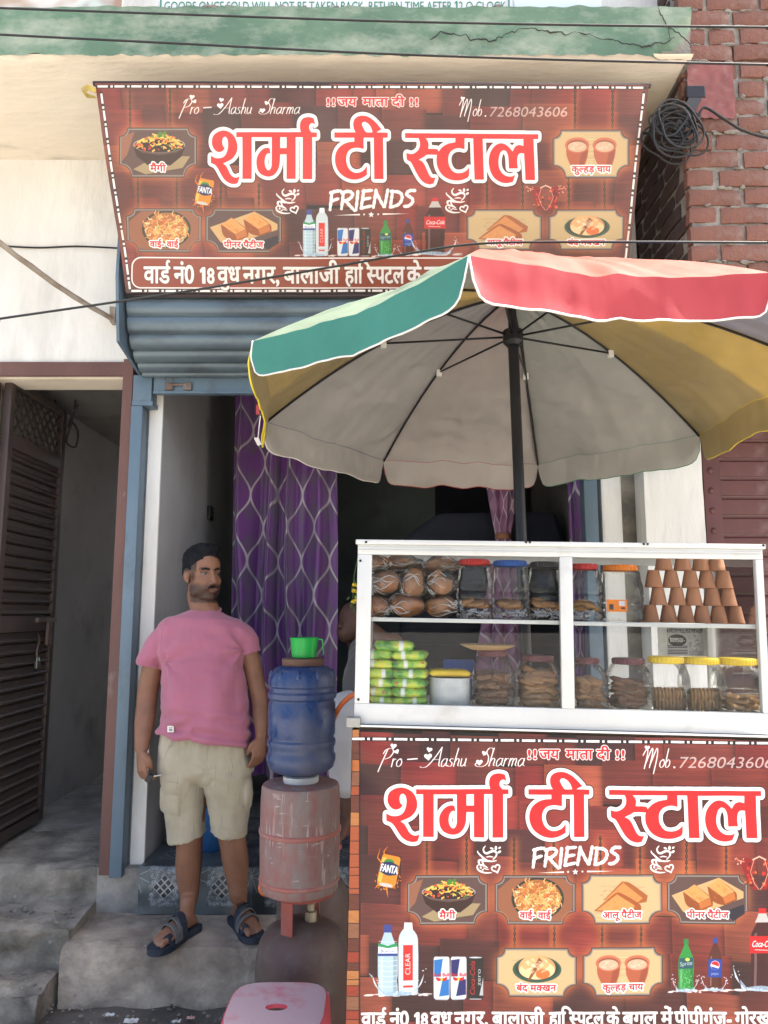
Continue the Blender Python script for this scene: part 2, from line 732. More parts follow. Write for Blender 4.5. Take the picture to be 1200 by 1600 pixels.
def put_text(cv, s, x0, x1, base, height, col, bold=0.0, out=None, out_w=0.0, edge=None, edge_w=0.0, cap=0.622, shear=0.0, slope=0.0, rot=None, alpha=1.0):
    """Text fitted between x0 and x1 on the line base (drawing units, y down); height is that of the head line."""
    tris, adv = text_tris(s)
    al = np.concatenate(tris)
    lo, hi = al[:, 0].min(), al[:, 0].max()
    sx, sy = (x1 - x0) / (hi - lo), height / cap

    def place(t):
        X = x0 + (t[:, 0] - lo) * sx + t[:, 1] * sy * shear
        Y = base - t[:, 1] * sy
        Y = Y + (X - x0) * slope
        p = np.stack([X, Y], 1)
        if rot:
            c, si = math.cos(rot), math.sin(rot)
            d = p - [x0, base]
            p = np.stack([x0 + d[:, 0] * c - d[:, 1] * si, base + d[:, 0] * si + d[:, 1] * c], 1)
        return cv.px(p)
    # one glyph mask, then grown outlines
    m, mx, my = cv.mask([place(t) for t in tris], pad=3)
    u = cv.unit(x0, base)
    if bold: m, mx, my = cv.grow(m, mx, my, bold * u)
    if edge is not None: cv.blend(*cv.grow(m, mx, my, (out_w + edge_w) * u), edge, alpha)
    if out is not None: cv.blend(*cv.grow(m, mx, my, out_w * u), out, alpha)
    cv.blend(m, mx, my, col, alpha)


def smooth_pts(pts, n=5, closed=True, corner=None):
    """Smooth closed outline; corners (sharp turns) are kept."""
    P = np.asarray(pts, float)
    N = len(P)
    out = []
    d = np.roll(P, -1, 0) - P
    ang = np.arctan2(d[:, 1], d[:, 0])
    turn = np.abs((ang - np.roll(ang, 1) + np.pi) % (2 * np.pi) - np.pi)
    sharp = turn > 0.95
    for i in range(N):
        p0, p1, p2, p3 = P[i - 1], P[i], P[(i + 1) % N], P[(i + 2) % N]
        m1 = (p2 - p0) / 2 if not sharp[i] else (p2 - p1)
        m2 = (p3 - p1) / 2 if not sharp[(i + 1) % N] else (p2 - p1)
        L = np.linalg.norm(p2 - p1)
        for m in (m1, m2):
            k = np.linalg.norm(m)
            if k > 1.3 * L: m *= 1.3 * L / k
        for k in range(n):
            t = k / n
            out.append((2 * t ** 3 - 3 * t * t + 1) * p1 + (t ** 3 - 2 * t * t + t) * m1 + (-2 * t ** 3 + 3 * t * t) * p2 + (t ** 3 - t * t) * m2)
    return np.array(out)


def scale_pts(pts, ox, oy, k):
    return [(ox + x / k, oy + y / k) for x, y in pts]


# the title in drawing units = pixels of the cart banner in the photograph
K1, K2, K3 = 5.4545, 8.5714, 4.4444
TITLE = []
for pts in (
    [(85, 290), (98, 240), (138, 207), (190, 192), (240, 198), (290, 225), (323, 270), (338, 330), (328, 385), (290, 435), (240, 462), (195, 480), (228, 505), (252, 545), (270, 577), (300, 600), (330, 604), (357, 592),
     (350, 625), (336, 653), (298, 660), (255, 650), (212, 622), (180, 580), (148, 528), (118, 494), (75, 476), (75, 412), (105, 428), (140, 436), (190, 428), (222, 402), (240, 360), (247, 310), (240, 268), (220, 245), (198, 252),
     (187, 285), (194, 325), (213, 345), (190, 371), (150, 380), (115, 362), (92, 330)],
    [(328, 206), (960, 206), (951, 165), (956, 118), (978, 88), (1015, 75), (1052, 75), (1085, 85), (1098, 138), (1070, 126), (1046, 140), (1040, 175), (1062, 208), (1115, 209), (1115, 250), (1070, 250), (1070, 617), (978, 617), (978, 250),
     (908, 250), (908, 615), (820, 615), (820, 400), (757, 400), (752, 480), (735, 535), (700, 577), (655, 594), (608, 590), (562, 568), (535, 530), (525, 480), (530, 430), (555, 385), (590, 354), (630, 343), (655, 350), (662, 397),
     (645, 390), (625, 400), (610, 430), (605, 470), (612, 507), (630, 536), (652, 540), (668, 518), (675, 480), (675, 250), (478, 250), (478, 615), (388, 615), (388, 250), (328, 250)],
):
    TITLE.append([smooth_pts(scale_pts(pts, 590, 1195, K1))])
TITLE[1].append(np.array(scale_pts([(757, 250), (820, 250), (820, 345), (757, 345)], 590, 1195, K1)))
TITLE.append([smooth_pts(scale_pts([(135, 328), (462, 326), (435, 280), (424, 212), (440, 150), (490, 110), (560, 96), (640, 107), (720, 150), (790, 212), (855, 285), (775, 326), (950, 332), (950, 400), (880, 400), (885, 968), (745, 968), (738, 400),
                                    (582, 400), (582, 555), (510, 541), (440, 541), (380, 560), (340, 600), (318, 660), (318, 730), (340, 800), (380, 850), (440, 880), (500, 882), (560, 863), (600, 832), (632, 790), (632, 910), (570, 946),
                                    (500, 970), (420, 975), (330, 955), (250, 910), (190, 850), (155, 770), (145, 690), (160, 610), (200, 545), (270, 492), (350, 464), (440, 455), (440, 400), (135, 400)], 810, 1195, K2)),
              smooth_pts(scale_pts([(625, 326), (580, 270), (553, 215), (570, 185), (605, 182), (652, 206), (692, 252), (722, 326)], 810, 1195, K2))])
TITLE.append([smooth_pts(scale_pts([(97, 130), (1152, 138), (1152, 173), (1115, 172), (1125, 465), (1050, 465), (1040, 275), (1008, 274), (990, 294), (985, 340), (990, 382), (920, 382), (915, 300), (900, 262), (876, 250), (852, 270), (838, 320), (842, 375),
                                    (865, 415), (900, 437), (940, 440), (968, 430), (950, 478), (900, 487), (850, 478), (800, 445), (770, 390), (761, 325), (775, 265), (810, 221), (850, 203), (890, 210), (925, 235), (948, 262), (970, 228), (1000, 215),
                                    (1035, 222), (1035, 172), (712, 170), (722, 462), (648, 462), (637, 168), (568, 166), (568, 245), (525, 237), (485, 245), (455, 267), (440, 300), (442, 350), (465, 393), (500, 414), (545, 414), (580, 400), (605, 376),
                                    (602, 435), (575, 455), (530, 467), (470, 465), (415, 445), (375, 410), (350, 360), (346, 310), (350, 285), (270, 285), (245, 300), (205, 320), (232, 333), (252, 358), (270, 395), (290, 433), (310, 448), (337, 448),
                                    (322, 488), (290, 495), (250, 484), (215, 455), (185, 410), (160, 365), (140, 335), (112, 318), (108, 272), (150, 280), (190, 262), (210, 235), (215, 200), (205, 166), (97, 165)], 930, 1205, K3)),
              smooth_pts(scale_pts([(258, 166), (275, 185), (283, 210), (280, 242), (350, 245), (362, 262), (395, 228), (440, 206), (495, 195), (497, 166)], 930, 1205, K3))])
# ------------------------------------------------------------------ the menu banner print
INK = (0.94, 0.92, 0.90)
RED = (0.86, 0.13, 0.14)


def view(cv, src, dst):
    """Draw units of the box src land in the box dst (both x0, y0, x1, y1)."""
    base = cv.T
    sx, sy = (dst[2] - dst[0]) / (src[2] - src[0]), (dst[3] - dst[1]) / (src[3] - src[1])

    class V:
        def __enter__(s):
            cv.T = lambda p: base(np.stack([dst[0] + (p[:, 0] - src[0]) * sx, dst[1] + (p[:, 1] - src[1]) * sy], 1))

        def __exit__(s, *a):
            cv.T = base
    return V()


def wood(cv, ppu, cell=(92, 62)):
    """Wall of stacked wooden blocks, ppu pixels per drawing unit."""
    rng = cv.rng
    w, h = cv.w, cv.h
    pal = [(.40, .16, .14), (.45, .175, .15), (.48, .19, .155), (.35, .15, .14), (.29, .135, .13), (.25, .13, .13), (.43, .14, .135), (.54, .26, .19), (.46, .165, .145), (.40, .18, .155)]
    grain = smooth_noise(h, w, 60 * ppu, 1.4 * ppu, rng) * 0.6 + smooth_noise(h, w, 18 * ppu, 0.7 * ppu, rng) * 0.4
    broad = smooth_noise(h, w, 130 * ppu, 90 * ppu, rng)
    y = -rng.rand() * 20 * ppu
    while y < h:
        ch = cell[1] * ppu * rng.uniform(0.75, 1.2)
        x = -rng.rand() * cell[0] * ppu
        while x < w:
            cw = cell[0] * ppu * rng.choice([0.5, 0.85, 1.0, 1.0, 1.2])
            dy = rng.uniform(-.18, .18) * ch
            x0, x1, y0, y1 = int(max(x, 0)), int(min(x + cw, w)), int(max(y + dy, 0)), int(min(y + dy + ch * 1.25, h))
            if x1 > x0 and y1 > y0:
                c = np.array(pal[rng.randint(len(pal))])
                g = grain[y0:y1, x0:x1]
                if rng.rand() < 0.25:
                    g = grain[:, :][(y0 * 7) % max(1, h - (y1 - y0)):, :][:y1 - y0, x0:x1]
                yy, xx = np.mgrid[0:y1 - y0, 0:x1 - x0]
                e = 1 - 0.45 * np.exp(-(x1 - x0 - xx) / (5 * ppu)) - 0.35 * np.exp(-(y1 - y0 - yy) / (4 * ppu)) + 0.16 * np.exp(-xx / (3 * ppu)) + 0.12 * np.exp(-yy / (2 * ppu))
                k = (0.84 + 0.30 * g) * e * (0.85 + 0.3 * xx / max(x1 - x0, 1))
                cv.a[y0:y1, x0:x1] = c * k[..., None]
            x += cw
        y += ch
    cv.a *= (0.80 + 0.4 * broad)[..., None]


SCRIPT = {
    'P': ([[(.02, -.3), (.12, .2), (.30, .95)], [(.1, .72), (.22, .93), (.5, 1.0), (.64, .8), (.5, .52), (.24, .42)]], .72),
    'r': ([[(.03, 0), (.05, .42)], [(.05, .28), (.13, .42), (.23, .40)]], .28),
    'o': ([[(.18, .43), (.04, .3), (.04, .1), (.15, 0), (.29, .1), (.31, .3), (.18, .43), (.3, .4)]], .38),
    'a': ([[(.3, .38), (.16, .43), (.03, .25), (.06, .03), (.16, 0), (.29, .2), (.31, .42), (.30, .08), (.4, .02)]], .40),
    's': ([[(.26, .40), (.14, .43), (.07, .32), (.22, .18), (.2, .03), (.07, 0), (.0, .05)]], .32),
    'h': ([[(.03, 0), (.06, .5), (.1, 1.0)], [(.05, .26), (.16, .43), (.27, .36), (.26, .06), (.36, .02)]], .38),
    'u': ([[(.03, .42), (.03, .1), (.12, 0), (.26, .16), (.28, .42)], [(.28, .42), (.27, .06), (.36, .02)]], .38),
    'A': ([[(-.45, -.02), (-.3, -.06), (-.08, .02), (.2, .45), (.46, 1.02)], [(.46, 1.02), (.47, .4), (.5, .05), (.6, .02)], [(.1, .36), (.5, .38)]], .62),
    'S': ([[(.62, .82), (.58, .98), (.38, 1.0), (.28, .78), (.44, .5), (.44, .15), (.2, -.02), (-.12, 0), (-.22, .12), (-.1, .2)]], .58),
    'm': ([[(.02, 0), (.04, .42)], [(.04, .26), (.13, .43), (.2, .36), (.19, 0)], [(.2, .26), (.3, .43), (.38, .36), (.37, .06), (.46, .02)]], .48),
    'M': ([[(-.12, .62), (.02, .95), (.1, .7), (.08, -.05)], [(.08, .1), (.28, .95), (.36, .7), (.34, .0)], [(.34, .1), (.54, .95), (.64, .6), (.62, -.3)]], .76),
    'b': ([[(.08, 1.0), (.04, .5), (.04, .1), (.13, 0), (.27, .1), (.28, .32), (.17, .42), (.05, .28)]], .36),
}


def heart(cv, x, y, s, col=INK, tilt=0.0, line=0.0):
    t = np.linspace(0, 2 * math.pi, 26, endpoint=False)
    hx, hy = 16 * np.sin(t) ** 3 / 17, -(13 * np.cos(t) - 5 * np.cos(2 * t) - 2 * np.cos(3 * t) - np.cos(4 * t)) / 17
    p = np.stack([x + s * (hx * math.cos(tilt) - hy * math.sin(tilt)), y + s * (hx * math.sin(tilt) + hy * math.cos(tilt))], 1)
    if line: cv.stroke(p, line, col, closed=True)
    else: cv.poly(p, col)


def script(cv, word, x, base, size, sx=1.0, wd=1.3):
    for ch in word:
        st, adv = SCRIPT[ch]
        for s in st:
            p = np.array([(q.x, q.y) for q in catmull([(a, b, 0) for a, b in s], 5)])
            X = x + (p[:, 0] + 0.22 * p[:, 1]) * size * sx
            Y = base - p[:, 1] * size
            d = np.gradient(p, axis=0)
            down = np.abs(d[:, 1]) / (np.hypot(d[:, 0], d[:, 1]) + 1e-9)
            cv.stroke(np.stack([X, Y], 1), wd, INK, taper=wd * (0.5 + 0.75 * down))
        x += adv * size * sx
    return x


def pro_line(cv):                                     # box 588..826 x 1160..1204
    x = script(cv, 'P', 592, 1197, 28, 1.0)
    x = script(cv, 'ro', 611, 1197, 28, .92)
    cv.stroke([(637, 1186), (652, 1185)], 1.8, INK)
    script(cv, 'A', 670, 1197, 29, 1.05)
    script(cv, 'ashu', 688, 1197, 28, .98)
    script(cv, 'S', 748, 1197, 28, 1.0)
    script(cv, 'harma', 763, 1197, 28, 1.04)
    for q in ((615, 1165.5, 5.2, .1), (620, 1174, 4.2, -.5), (671, 1171, 4.8, .2), (669, 1182, 6.6, -.1), (757, 1177, 4.6, .3), (749, 1191, 5.6, .0)):
        heart(cv, q[0], q[1], q[2], tilt=q[3])


def jai(cv):                                          # 824..976 x 1166..1192
    for s, a, b in (('!!', 825, 838), ('जय', 843, 874), ('माता', 884, 926), ('दी', 932, 953), ('!!', 962, 975)):
        put_text(cv, s, a, b, 1186, 14.5 if s != '!!' else 15, RED, 0.55, INK, 1.3, cap=.622 if s != '!!' else .72)


def mob(cv):                                          # 998..1204
    x = script(cv, 'M', 1004, 1199, 31, .95)
    script(cv, 'ob', 1029, 1199, 29, .82)
    put_text(cv, '.', 1052, 1055, 1200, 16, INK, .3, cap=.7)
    put_text(cv, '7268043606', 1060, 1206, 1200, 18, INK, 0.05, cap=.72, shear=.22)
    heart(cv, 1011, 1168, 4.4, tilt=.1)


def title(cv):
    ms = [cv.mask([cv.px(c) for c in g], pad=3) for g in TITLE]
    u = cv.unit(800, 1300)
    for m in ms: cv.blend(*cv.grow(*m, 7.4 * u), (.16, .07, .07), .75)
    for m in ms: cv.blend(*cv.grow(*m, 6.0 * u), INK)
    for m in ms: cv.blend(*m, RED)


def friends(cv):                                      # 820..1070 x 1315..1375, scale 4.8
    k, ox, oy = 4.8, 820, 1315
    for s in ([(76, 58), (70, 120), (62, 190)], [(66, 62), (105, 50), (142, 47)], [(74, 124), (126, 106)],
              [(165, 58), (158, 120), (150, 182)], [(152, 62), (205, 50), (237, 72), (212, 108), (165, 126)], [(182, 122), (215, 160), (250, 196)],
              [(276, 52), (270, 120), (262, 192)], [(322, 44), (312, 110), (300, 178)], [(316, 50), (384, 42)], [(312, 112), (372, 100)], [(300, 178), (382, 160)],
              [(416, 42), (406, 110), (396, 172)], [(414, 48), (444, 110), (474, 166)], [(506, 40), (494, 100), (482, 166)],
              [(542, 48), (534, 110), (524, 170)], [(532, 50), (596, 58), (616, 98), (590, 148), (524, 172)], [(714, 44), (672, 46), (650, 74), (692, 104), (694, 136), (662, 162), (632, 164)]):
        p = np.array([(q.x, q.y) for q in catmull([(a, b, 0) for a, b in s], 5)]) / k + [ox, oy]
        n = len(p)
        cv.stroke(p, 5, INK, taper=[4.9 + 0.7 * math.sin(i * 2.1) - 0.8 * (i > n - 3) for i in range(n)])
    cv.poly([(838, 1363.6), (881, 1361), (881, 1363.5)], INK)
    cv.poly([(917, 1360.2), (961, 1360.6), (917, 1362.8)], INK)
    for x, y, r in ((887.5, 1362, 2.4), (898.8, 1362.3, 5.2), (910, 1361.7, 2.4)):
        t = -math.pi / 2 + np.arange(10) * math.pi / 5
        rr = np.where(np.arange(10) % 2 == 0, r, r * .42)
        cv.poly(np.stack([x + rr * np.cos(t), y + rr * np.sin(t)], 1), INK)


def cup_logo(cv):                                     # 730..800 x 1315..1375, scale 17.14
    k, ox, oy = 17.14, 730, 1315
    S = lambda pts: np.array([(q.x, q.y) for q in catmull([(a, b, 0) for a, b in pts], 6)]) / k + [ox, oy]
    for pts, w in (([(480, 110), (430, 190), (460, 280), (530, 305), (620, 265), (710, 245), (780, 290), (770, 380), (690, 470)], 2.9),
                   ([(275, 240), (290, 290), (380, 380), (480, 470), (560, 510), (680, 520), (780, 500)], 2.4), ([(400, 450), (450, 500), (560, 520)], 2.0),
                   ([(510, 405), (600, 390), (690, 405)], 1.6), ([(300, 610), (265, 660), (290, 740), (380, 800), (500, 828), (650, 822)], 2.4),
                   ([(300, 500), (330, 600), (430, 630), (540, 690)], 2.2), ([(430, 690), (500, 725), (575, 732)], 1.3), ([(290, 540), (310, 490), (390, 490), (430, 600), (520, 670)], 2.2)):
        p = S(pts)
        n = len(p)
        cv.stroke(p, w, INK, taper=[w * (0.45 + 0.75 * math.sin(math.pi * (i + 1) / (n + 1))) for i in range(n)])
    for x, y, a, b, r in ((655, 172, 52, 26, .4), (765, 165, 34, 62, 0), (865, 155, 40, 26, -.7), (858, 265, 52, 32, -.6), (360, 685, 26, 34, -.4), (415, 745, 34, 20, -.5), (310, 535, 30, 40, .2)):
        cv.ell((ox + x / k, oy + y / k), a / k, b / k, INK, rot=r)
    heart(cv, ox + 770 / k, oy + 715 / k, 7.0, tilt=-.35, line=2.2)


def plaque_pts(x0, y0, x1, y1, top=.17, bot=.26):
    h = y1 - y0
    P = []
    for cx, cy, r, a0, a1 in ((x0, y0, h * top, 90, 0), (x1, y0, h * top, 180, 90), (x1, y1, h * bot, 270, 180), (x0, y1, h * bot, 360, 270)):
        for t in np.linspace(math.radians(a0), math.radians(a1), 8):
            P.append((cx + r * math.cos(t), cy + r * math.sin(t)))
    return P


def chain(cv, x, y0, y1):
    y, i = y0, 0
    while y < y1:
        if i % 2: cv.stroke([(x, y - 1), (x, y + 4.2)], 1.6, (.17, .13, .11))
        else: cv.ell((x, y + 2), 2.2, 3.4, (.20, .16, .13)); cv.ell((x, y + 2), 0.9, 1.9, (.45, .25, .17))
        y += 4.6
        i += 1


def plaque(cv, kind, label, up=0):
    """Hanging board in the box 0..120 x 0..72."""
    rng = np.random.RandomState(hash(kind) % 1 + len(kind) * 7 + ord(kind[0]))
    P = plaque_pts(-3, -3, 123, 75)
    cv.glow(P, 9, (.74, .42, .24), .8)
    if up:
        chain(cv, 29, -up, 0)
        chain(cv, 92, -up, 0)
    cv.poly(P, (.20, .16, .15))
    cv.poly(plaque_pts(-1.6, -1.6, 121.6, 73.6), (.52, .48, .45))
    pale = kind in ('aloo', 'bun', 'cups')
    base = (.76, .65, .47) if pale else (.34, .25, .23)
    P = plaque_pts(0.8, 0.8, 119.2, 71.2)
    cv.poly(P, base)
    for i in range(26):
        y = rng.uniform(3, 69)
        cv.stroke([(rng.uniform(18, 50), y), (rng.uniform(60, 102), y + rng.uniform(-2, 2))], rng.uniform(.4, 1.2), tuple(np.clip(np.array(base) * rng.uniform(.82, 1.15), 0, 1)), .6)
    if kind == 'noodles':
        cv.poly([(1, 12), (22, 3), (10, 40), (1, 50)], (.55, .35, .26))
        cv.poly([(20, 62), (60, 40), (112, 42), (100, 60), (40, 70)], (.60, .52, .38))
        cv.ell((62, 24), 42, 12, (.66, .62, .6))
        cv.ell((62, 24.6), 40.5, 11, (.16, .09, .08))
        cv.poly([(20, 26), (26, 42), (44, 56), (80, 56), (98, 42), (104, 26), (90, 36), (62, 40), (34, 36)], (.20, .11, .09))
        for i in range(150):
            a, r = rng.uniform(0, 6.28), rng.rand() ** .5
            x, y = 62 + 37 * r * math.cos(a), 25 - 15 * (1 - r * r) + 9 * r * math.sin(a)
            c = [(.86, .65, .25), (.93, .76, .36), (.80, .52, .22), (.86, .70, .34), (.80, .22, .14), (.35, .50, .16)][rng.choice(6, p=[.3, .25, .15, .1, .12, .08])]
            cv.stroke([(x, y), (x + rng.uniform(-4, 4), y + rng.uniform(-2.5, 2.5)), (x + rng.uniform(-6, 6), y + rng.uniform(-2, 3))], rng.uniform(1.2, 2.3), c)
        for i in range(9):
            cv.ell((66 + rng.uniform(-6, 6), 8 + rng.uniform(-3, 3)), 3, 2, (.25, .48, .14), rot=rng.uniform(0, 3))
    elif kind == 'chow':
        cv.poly([(2, 20), (22, 2), (104, 2), (118, 14), (118, 50), (100, 70), (22, 70), (2, 50)], (.60, .36, .23), .8)
        P2 = [(p[0], p[1]) for p in plaque_pts(.8, .8, 119.2, 71.2)]
        cv.ell((64, 34), 41, 33, (.16, .17, .13))
        cv.ell((64, 34), 37, 30, (.62, .38, .20))
        for i in range(240):
            a, r = rng.uniform(0, 6.28), rng.rand() ** .5
            x, y = 64 + 36 * r * math.cos(a), 33 + 28 * r * math.sin(a)
            c = [(.86, .60, .32), (.92, .72, .44), (.78, .46, .22), (.88, .82, .62), (.45, .56, .22), (.84, .36, .16)][rng.choice(6, p=[.32, .28, .2, .08, .06, .06])]
            b = rng.uniform(0, 6.28)
            cv.stroke([(x, y), (x + 4 * math.cos(b), y + 4 * math.sin(b)), (x + 7 * math.cos(b + .6), y + 7 * math.sin(b + .6))], rng.uniform(1, 1.7), c)
    elif kind == 'aloo':
        for (pts, c) in (([(30, 38), (60, 8), (72, 10), (100, 30), (98, 40), (70, 44), (48, 34)], (.62, .34, .16)), ([(34, 36), (62, 10), (92, 34), (80, 42)], (.80, .52, .28)),
                         ([(16, 54), (50, 26), (62, 28), (88, 44), (90, 54), (60, 58)], (.60, .31, .14)), ([(20, 53), (52, 28), (80, 46), (74, 54)], (.82, .55, .30))):
            cv.poly(smooth_pts(pts, 4), c)
        for i in range(40):
            x, y = rng.uniform(28, 86), rng.uniform(20, 54)
            cv.ell((x, y), 2.5, 1, (.70, .42, .2), .35, rot=rng.uniform(-.8, .2))
    elif kind == 'puff':
        cv.poly([(4, 30), (78, 2), (116, 24), (116, 34), (40, 62), (22, 56)], (.78, .62, .42))
        cv.poly([(84, 56), (116, 44), (118, 58), (100, 70)], (.16, .14, .18))
        for dx, dy in ((0, 0), (38, -9)):
            q = lambda pts: [(a + dx, b + dy) for a, b in pts]
            cv.poly(smooth_pts(q([(22, 26), (40, 13), (66, 34), (68, 46), (48, 54), (28, 46)]), 4), (.55, .28, .12))
            cv.poly(smooth_pts(q([(23, 25), (40, 13), (64, 33), (46, 42)]), 4), (.86, .58, .32))
            cv.poly(smooth_pts(q([(46, 42), (64, 34), (66, 45), (49, 52)]), 3), (.72, .42, .2))
            for i in range(16):
                cv.ell((30 + dx + rng.uniform(0, 26), 22 + dy + rng.uniform(0, 22)), 3, 1, (.70, .40, .2), .35, rot=.7)
    elif kind == 'bun':
        cv.ell((61, 31), 38, 21, (.20, .30, .24))
        cv.ell((61, 30), 34, 18, (.13, .22, .18))
        cv.ell((61, 28), 29, 19, (.80, .56, .36))
        cv.ell((61, 32), 28, 15, (.90, .76, .56))
        cv.ell((58, 22), 22, 13, (.88, .64, .42))
        cv.poly([(64, 12), (70, 18), (50, 48), (46, 49)], (.50, .30, .18))
        cv.ell((70, 38), 11, 8, (.84, .42, .2))
        for i in range(24):
            cv.ell((44 + rng.uniform(0, 36), 14 + rng.uniform(0, 22)), 3.5, 1.6, (.95, .84, .70), .5, rot=rng.uniform(-1, 1))
    elif kind == 'cups':
        for cx in (37, 82):
            cv.poly(smooth_pts([(cx - 18, 22), (cx + 19, 22), (cx + 17, 40), (cx + 11, 58), (cx - 9, 58), (cx - 17, 40)], 4), (.66, .33, .22))
            cv.poly([(cx + 8, 28), (cx + 18, 26), (cx + 15, 42), (cx + 9, 57), (cx + 2, 57)], (.50, .23, .16), .6)
            cv.ell((cx, 22), 20, 12.5, (.74, .40, .28))
            cv.ell((cx, 23), 16.5, 9.6, (.52, .28, .2))
            cv.ell((cx, 24.5), 15.5, 8.4, (.78, .64, .52))
            for i in range(14): cv.ell((cx + rng.uniform(-10, 10), 24.5 + rng.uniform(-5, 5)), 2.2, .8, (.86, .76, .66), .7)
    w = {'मैगी': 25, 'वाई- वाई': 48, 'आलू पैटीज': 61, 'पीनर पैटीज': 65, 'बंद म{कखन': 62, 'कु{लहड़ चाय': 64}[label]
    put_text(cv, label, 60 - w / 2, 60 + w / 2, 65.5, 9.6, (.80, .12, .14), 0.45, (.97, .95, .93), 1.9)


def splash(cv, cx, y, w, h, rng):
    c1, c2 = (.80, .85, .88), (.58, .68, .76)
    for i in range(16):
        cv.ell((cx + rng.uniform(-.75, .75) * w, y + rng.uniform(-1.5, 2)), rng.uniform(.06, .16) * w, 1.1, INK, .8)
    cv.poly(smooth_pts([(cx - w * .5, y - h * .45), (cx - w * .34, y - h * .12), (cx, y - h * .18), (cx + w * .34, y - h * .12), (cx + w * .52, y - h * .4), (cx + w * .46, y), (cx, y + 2), (cx - w * .46, y)], 4), c2, .85)
    for s in (-1, 1):
        cv.poly(smooth_pts([(cx + s * w * .42, y - 1), (cx + s * w * .50, y - h * .3), (cx + s * w * .66, y - h * .98), (cx + s * w * .58, y - h * .45), (cx + s * w * .34, y)], 4), c1, .9)
        for i in range(6): cv.ell((cx + s * w * rng.uniform(.5, .72), y - h * rng.uniform(.5, 1.25)), .8, .9, c1)
    for i in range(9):
        x = cx + rng.uniform(-.4, .4) * w
        cv.stroke([(x, y - rng.uniform(0, .2) * h), (x + rng.uniform(-3, 3), y - rng.uniform(0, .1) * h)], 1.2, c1, .8)


def bottle(cv, cx, top, bot, w, col, cap, shoulder=.3, neck=.3, alpha=1.0, light=.25):
    h = bot - top
    r = w / 2
    nr = r * neck
    y1, y2 = top + h * .10, top + h * shoulder
    L = [(-nr, y1), (-nr * 1.1, y1 + h * .03), (-r * .92, y2), (-r, y2 + h * .08), (-r, bot - h * .30), (-r * .93, bot - h * .22), (-r, bot - h * .12), (-r * .95, bot - 1), (-r * .7, bot)]
    P = [(cx + a, b) for a, b in L] + [(cx - a, b) for a, b in L[::-1]]
    P = smooth_pts(P, 4)
    cv.poly(P, col, alpha)
    cv.poly([(cx - r * .72, y2 + 3), (cx - r * .5, y2 + 1), (cx - r * .5, bot - 4), (cx - r * .72, bot - 4)], (1, 1, 1), light)
    cv.poly([(cx + r * .55, y2 + 3), (cx + r * .9, y2 + 6), (cx + r * .9, bot - 4), (cx + r * .55, bot - 4)], (0, 0, 0), light * .7)
    cv.poly([(cx - nr * 1.15, top), (cx + nr * 1.15, top), (cx + nr * 1.2, y1 + 1), (cx - nr * 1.2, y1 + 1)], cap)


def drinks_water(cv):                                  # 575..668 x 1440..1562
    rng = np.random.RandomState(5)
    bottle(cv, 606, 1444, 1556, 31, (.66, .75, .79), (.22, .25, .5), .34, .36)
    for y in (1470, 1478, 1500, 1508, 1516, 1524, 1532, 1540): cv.stroke([(592, y), (606, y + 1.4), (620, y)], .7, (.86, .92, .95), .8)
    cv.poly([(591, 1476), (621, 1476), (621, 1492), (591, 1492)], (.92, .93, .95))
    cv.poly([(591, 1473), (606, 1477), (621, 1472), (621, 1478), (606, 1481), (591, 1478)], (.16, .55, .32))
    cv.poly([(591, 1489), (621, 1489), (621, 1493), (591, 1493)], (.16, .25, .5))
    put_text(cv, 'Buxton', 595, 617, 1487.5, 5.2, (.12, .15, .3), .12, cap=.72)
    cv.poly(smooth_pts([(629, 1452), (634, 1450), (641, 1450), (646, 1452), (653, 1466), (653, 1550), (648, 1554), (628, 1554), (623, 1550), (623, 1466)], 3), (.74, .78, .80))
    cv.poly([(632, 1440), (644, 1440), (645, 1451), (631, 1451)], (.90, .90, .90))
    for y in range(1472, 1552, 7): cv.stroke([(624, y), (652, y)], .7, (.9, .93, .95), .7)
    cv.poly([(630, 1476), (645, 1476), (645, 1532), (630, 1532)], (.80, .16, .14))
    cv.poly([(630, 1540), (645, 1540), (645, 1543), (630, 1543)], (.80, .16, .14))
    put_text(cv, 'CLEAR', 641, 675, 1523, 8.2, INK, .2, cap=.72, rot=-math.pi / 2)
    splash(cv, 622, 1554, 62, 34, rng)


def can(cv, cx, top, bot, w, base):
    r = w / 2
    cv.poly(smooth_pts([(cx - r * .85, top), (cx + r * .85, top), (cx + r, top + 3.5), (cx + r, bot - 4), (cx + r * .8, bot), (cx - r * .8, bot), (cx - r, bot - 4), (cx - r, top + 3.5)], 3), base)
    cv.ell((cx, top + 1.2), r * .84, 1.3, (.75, .76, .78))
    cv.poly([(cx - r * .8, bot - 1), (cx + r * .8, bot - 1), (cx + r * .7, bot + .6), (cx - r * .7, bot + .6)], (.66, .68, .70))


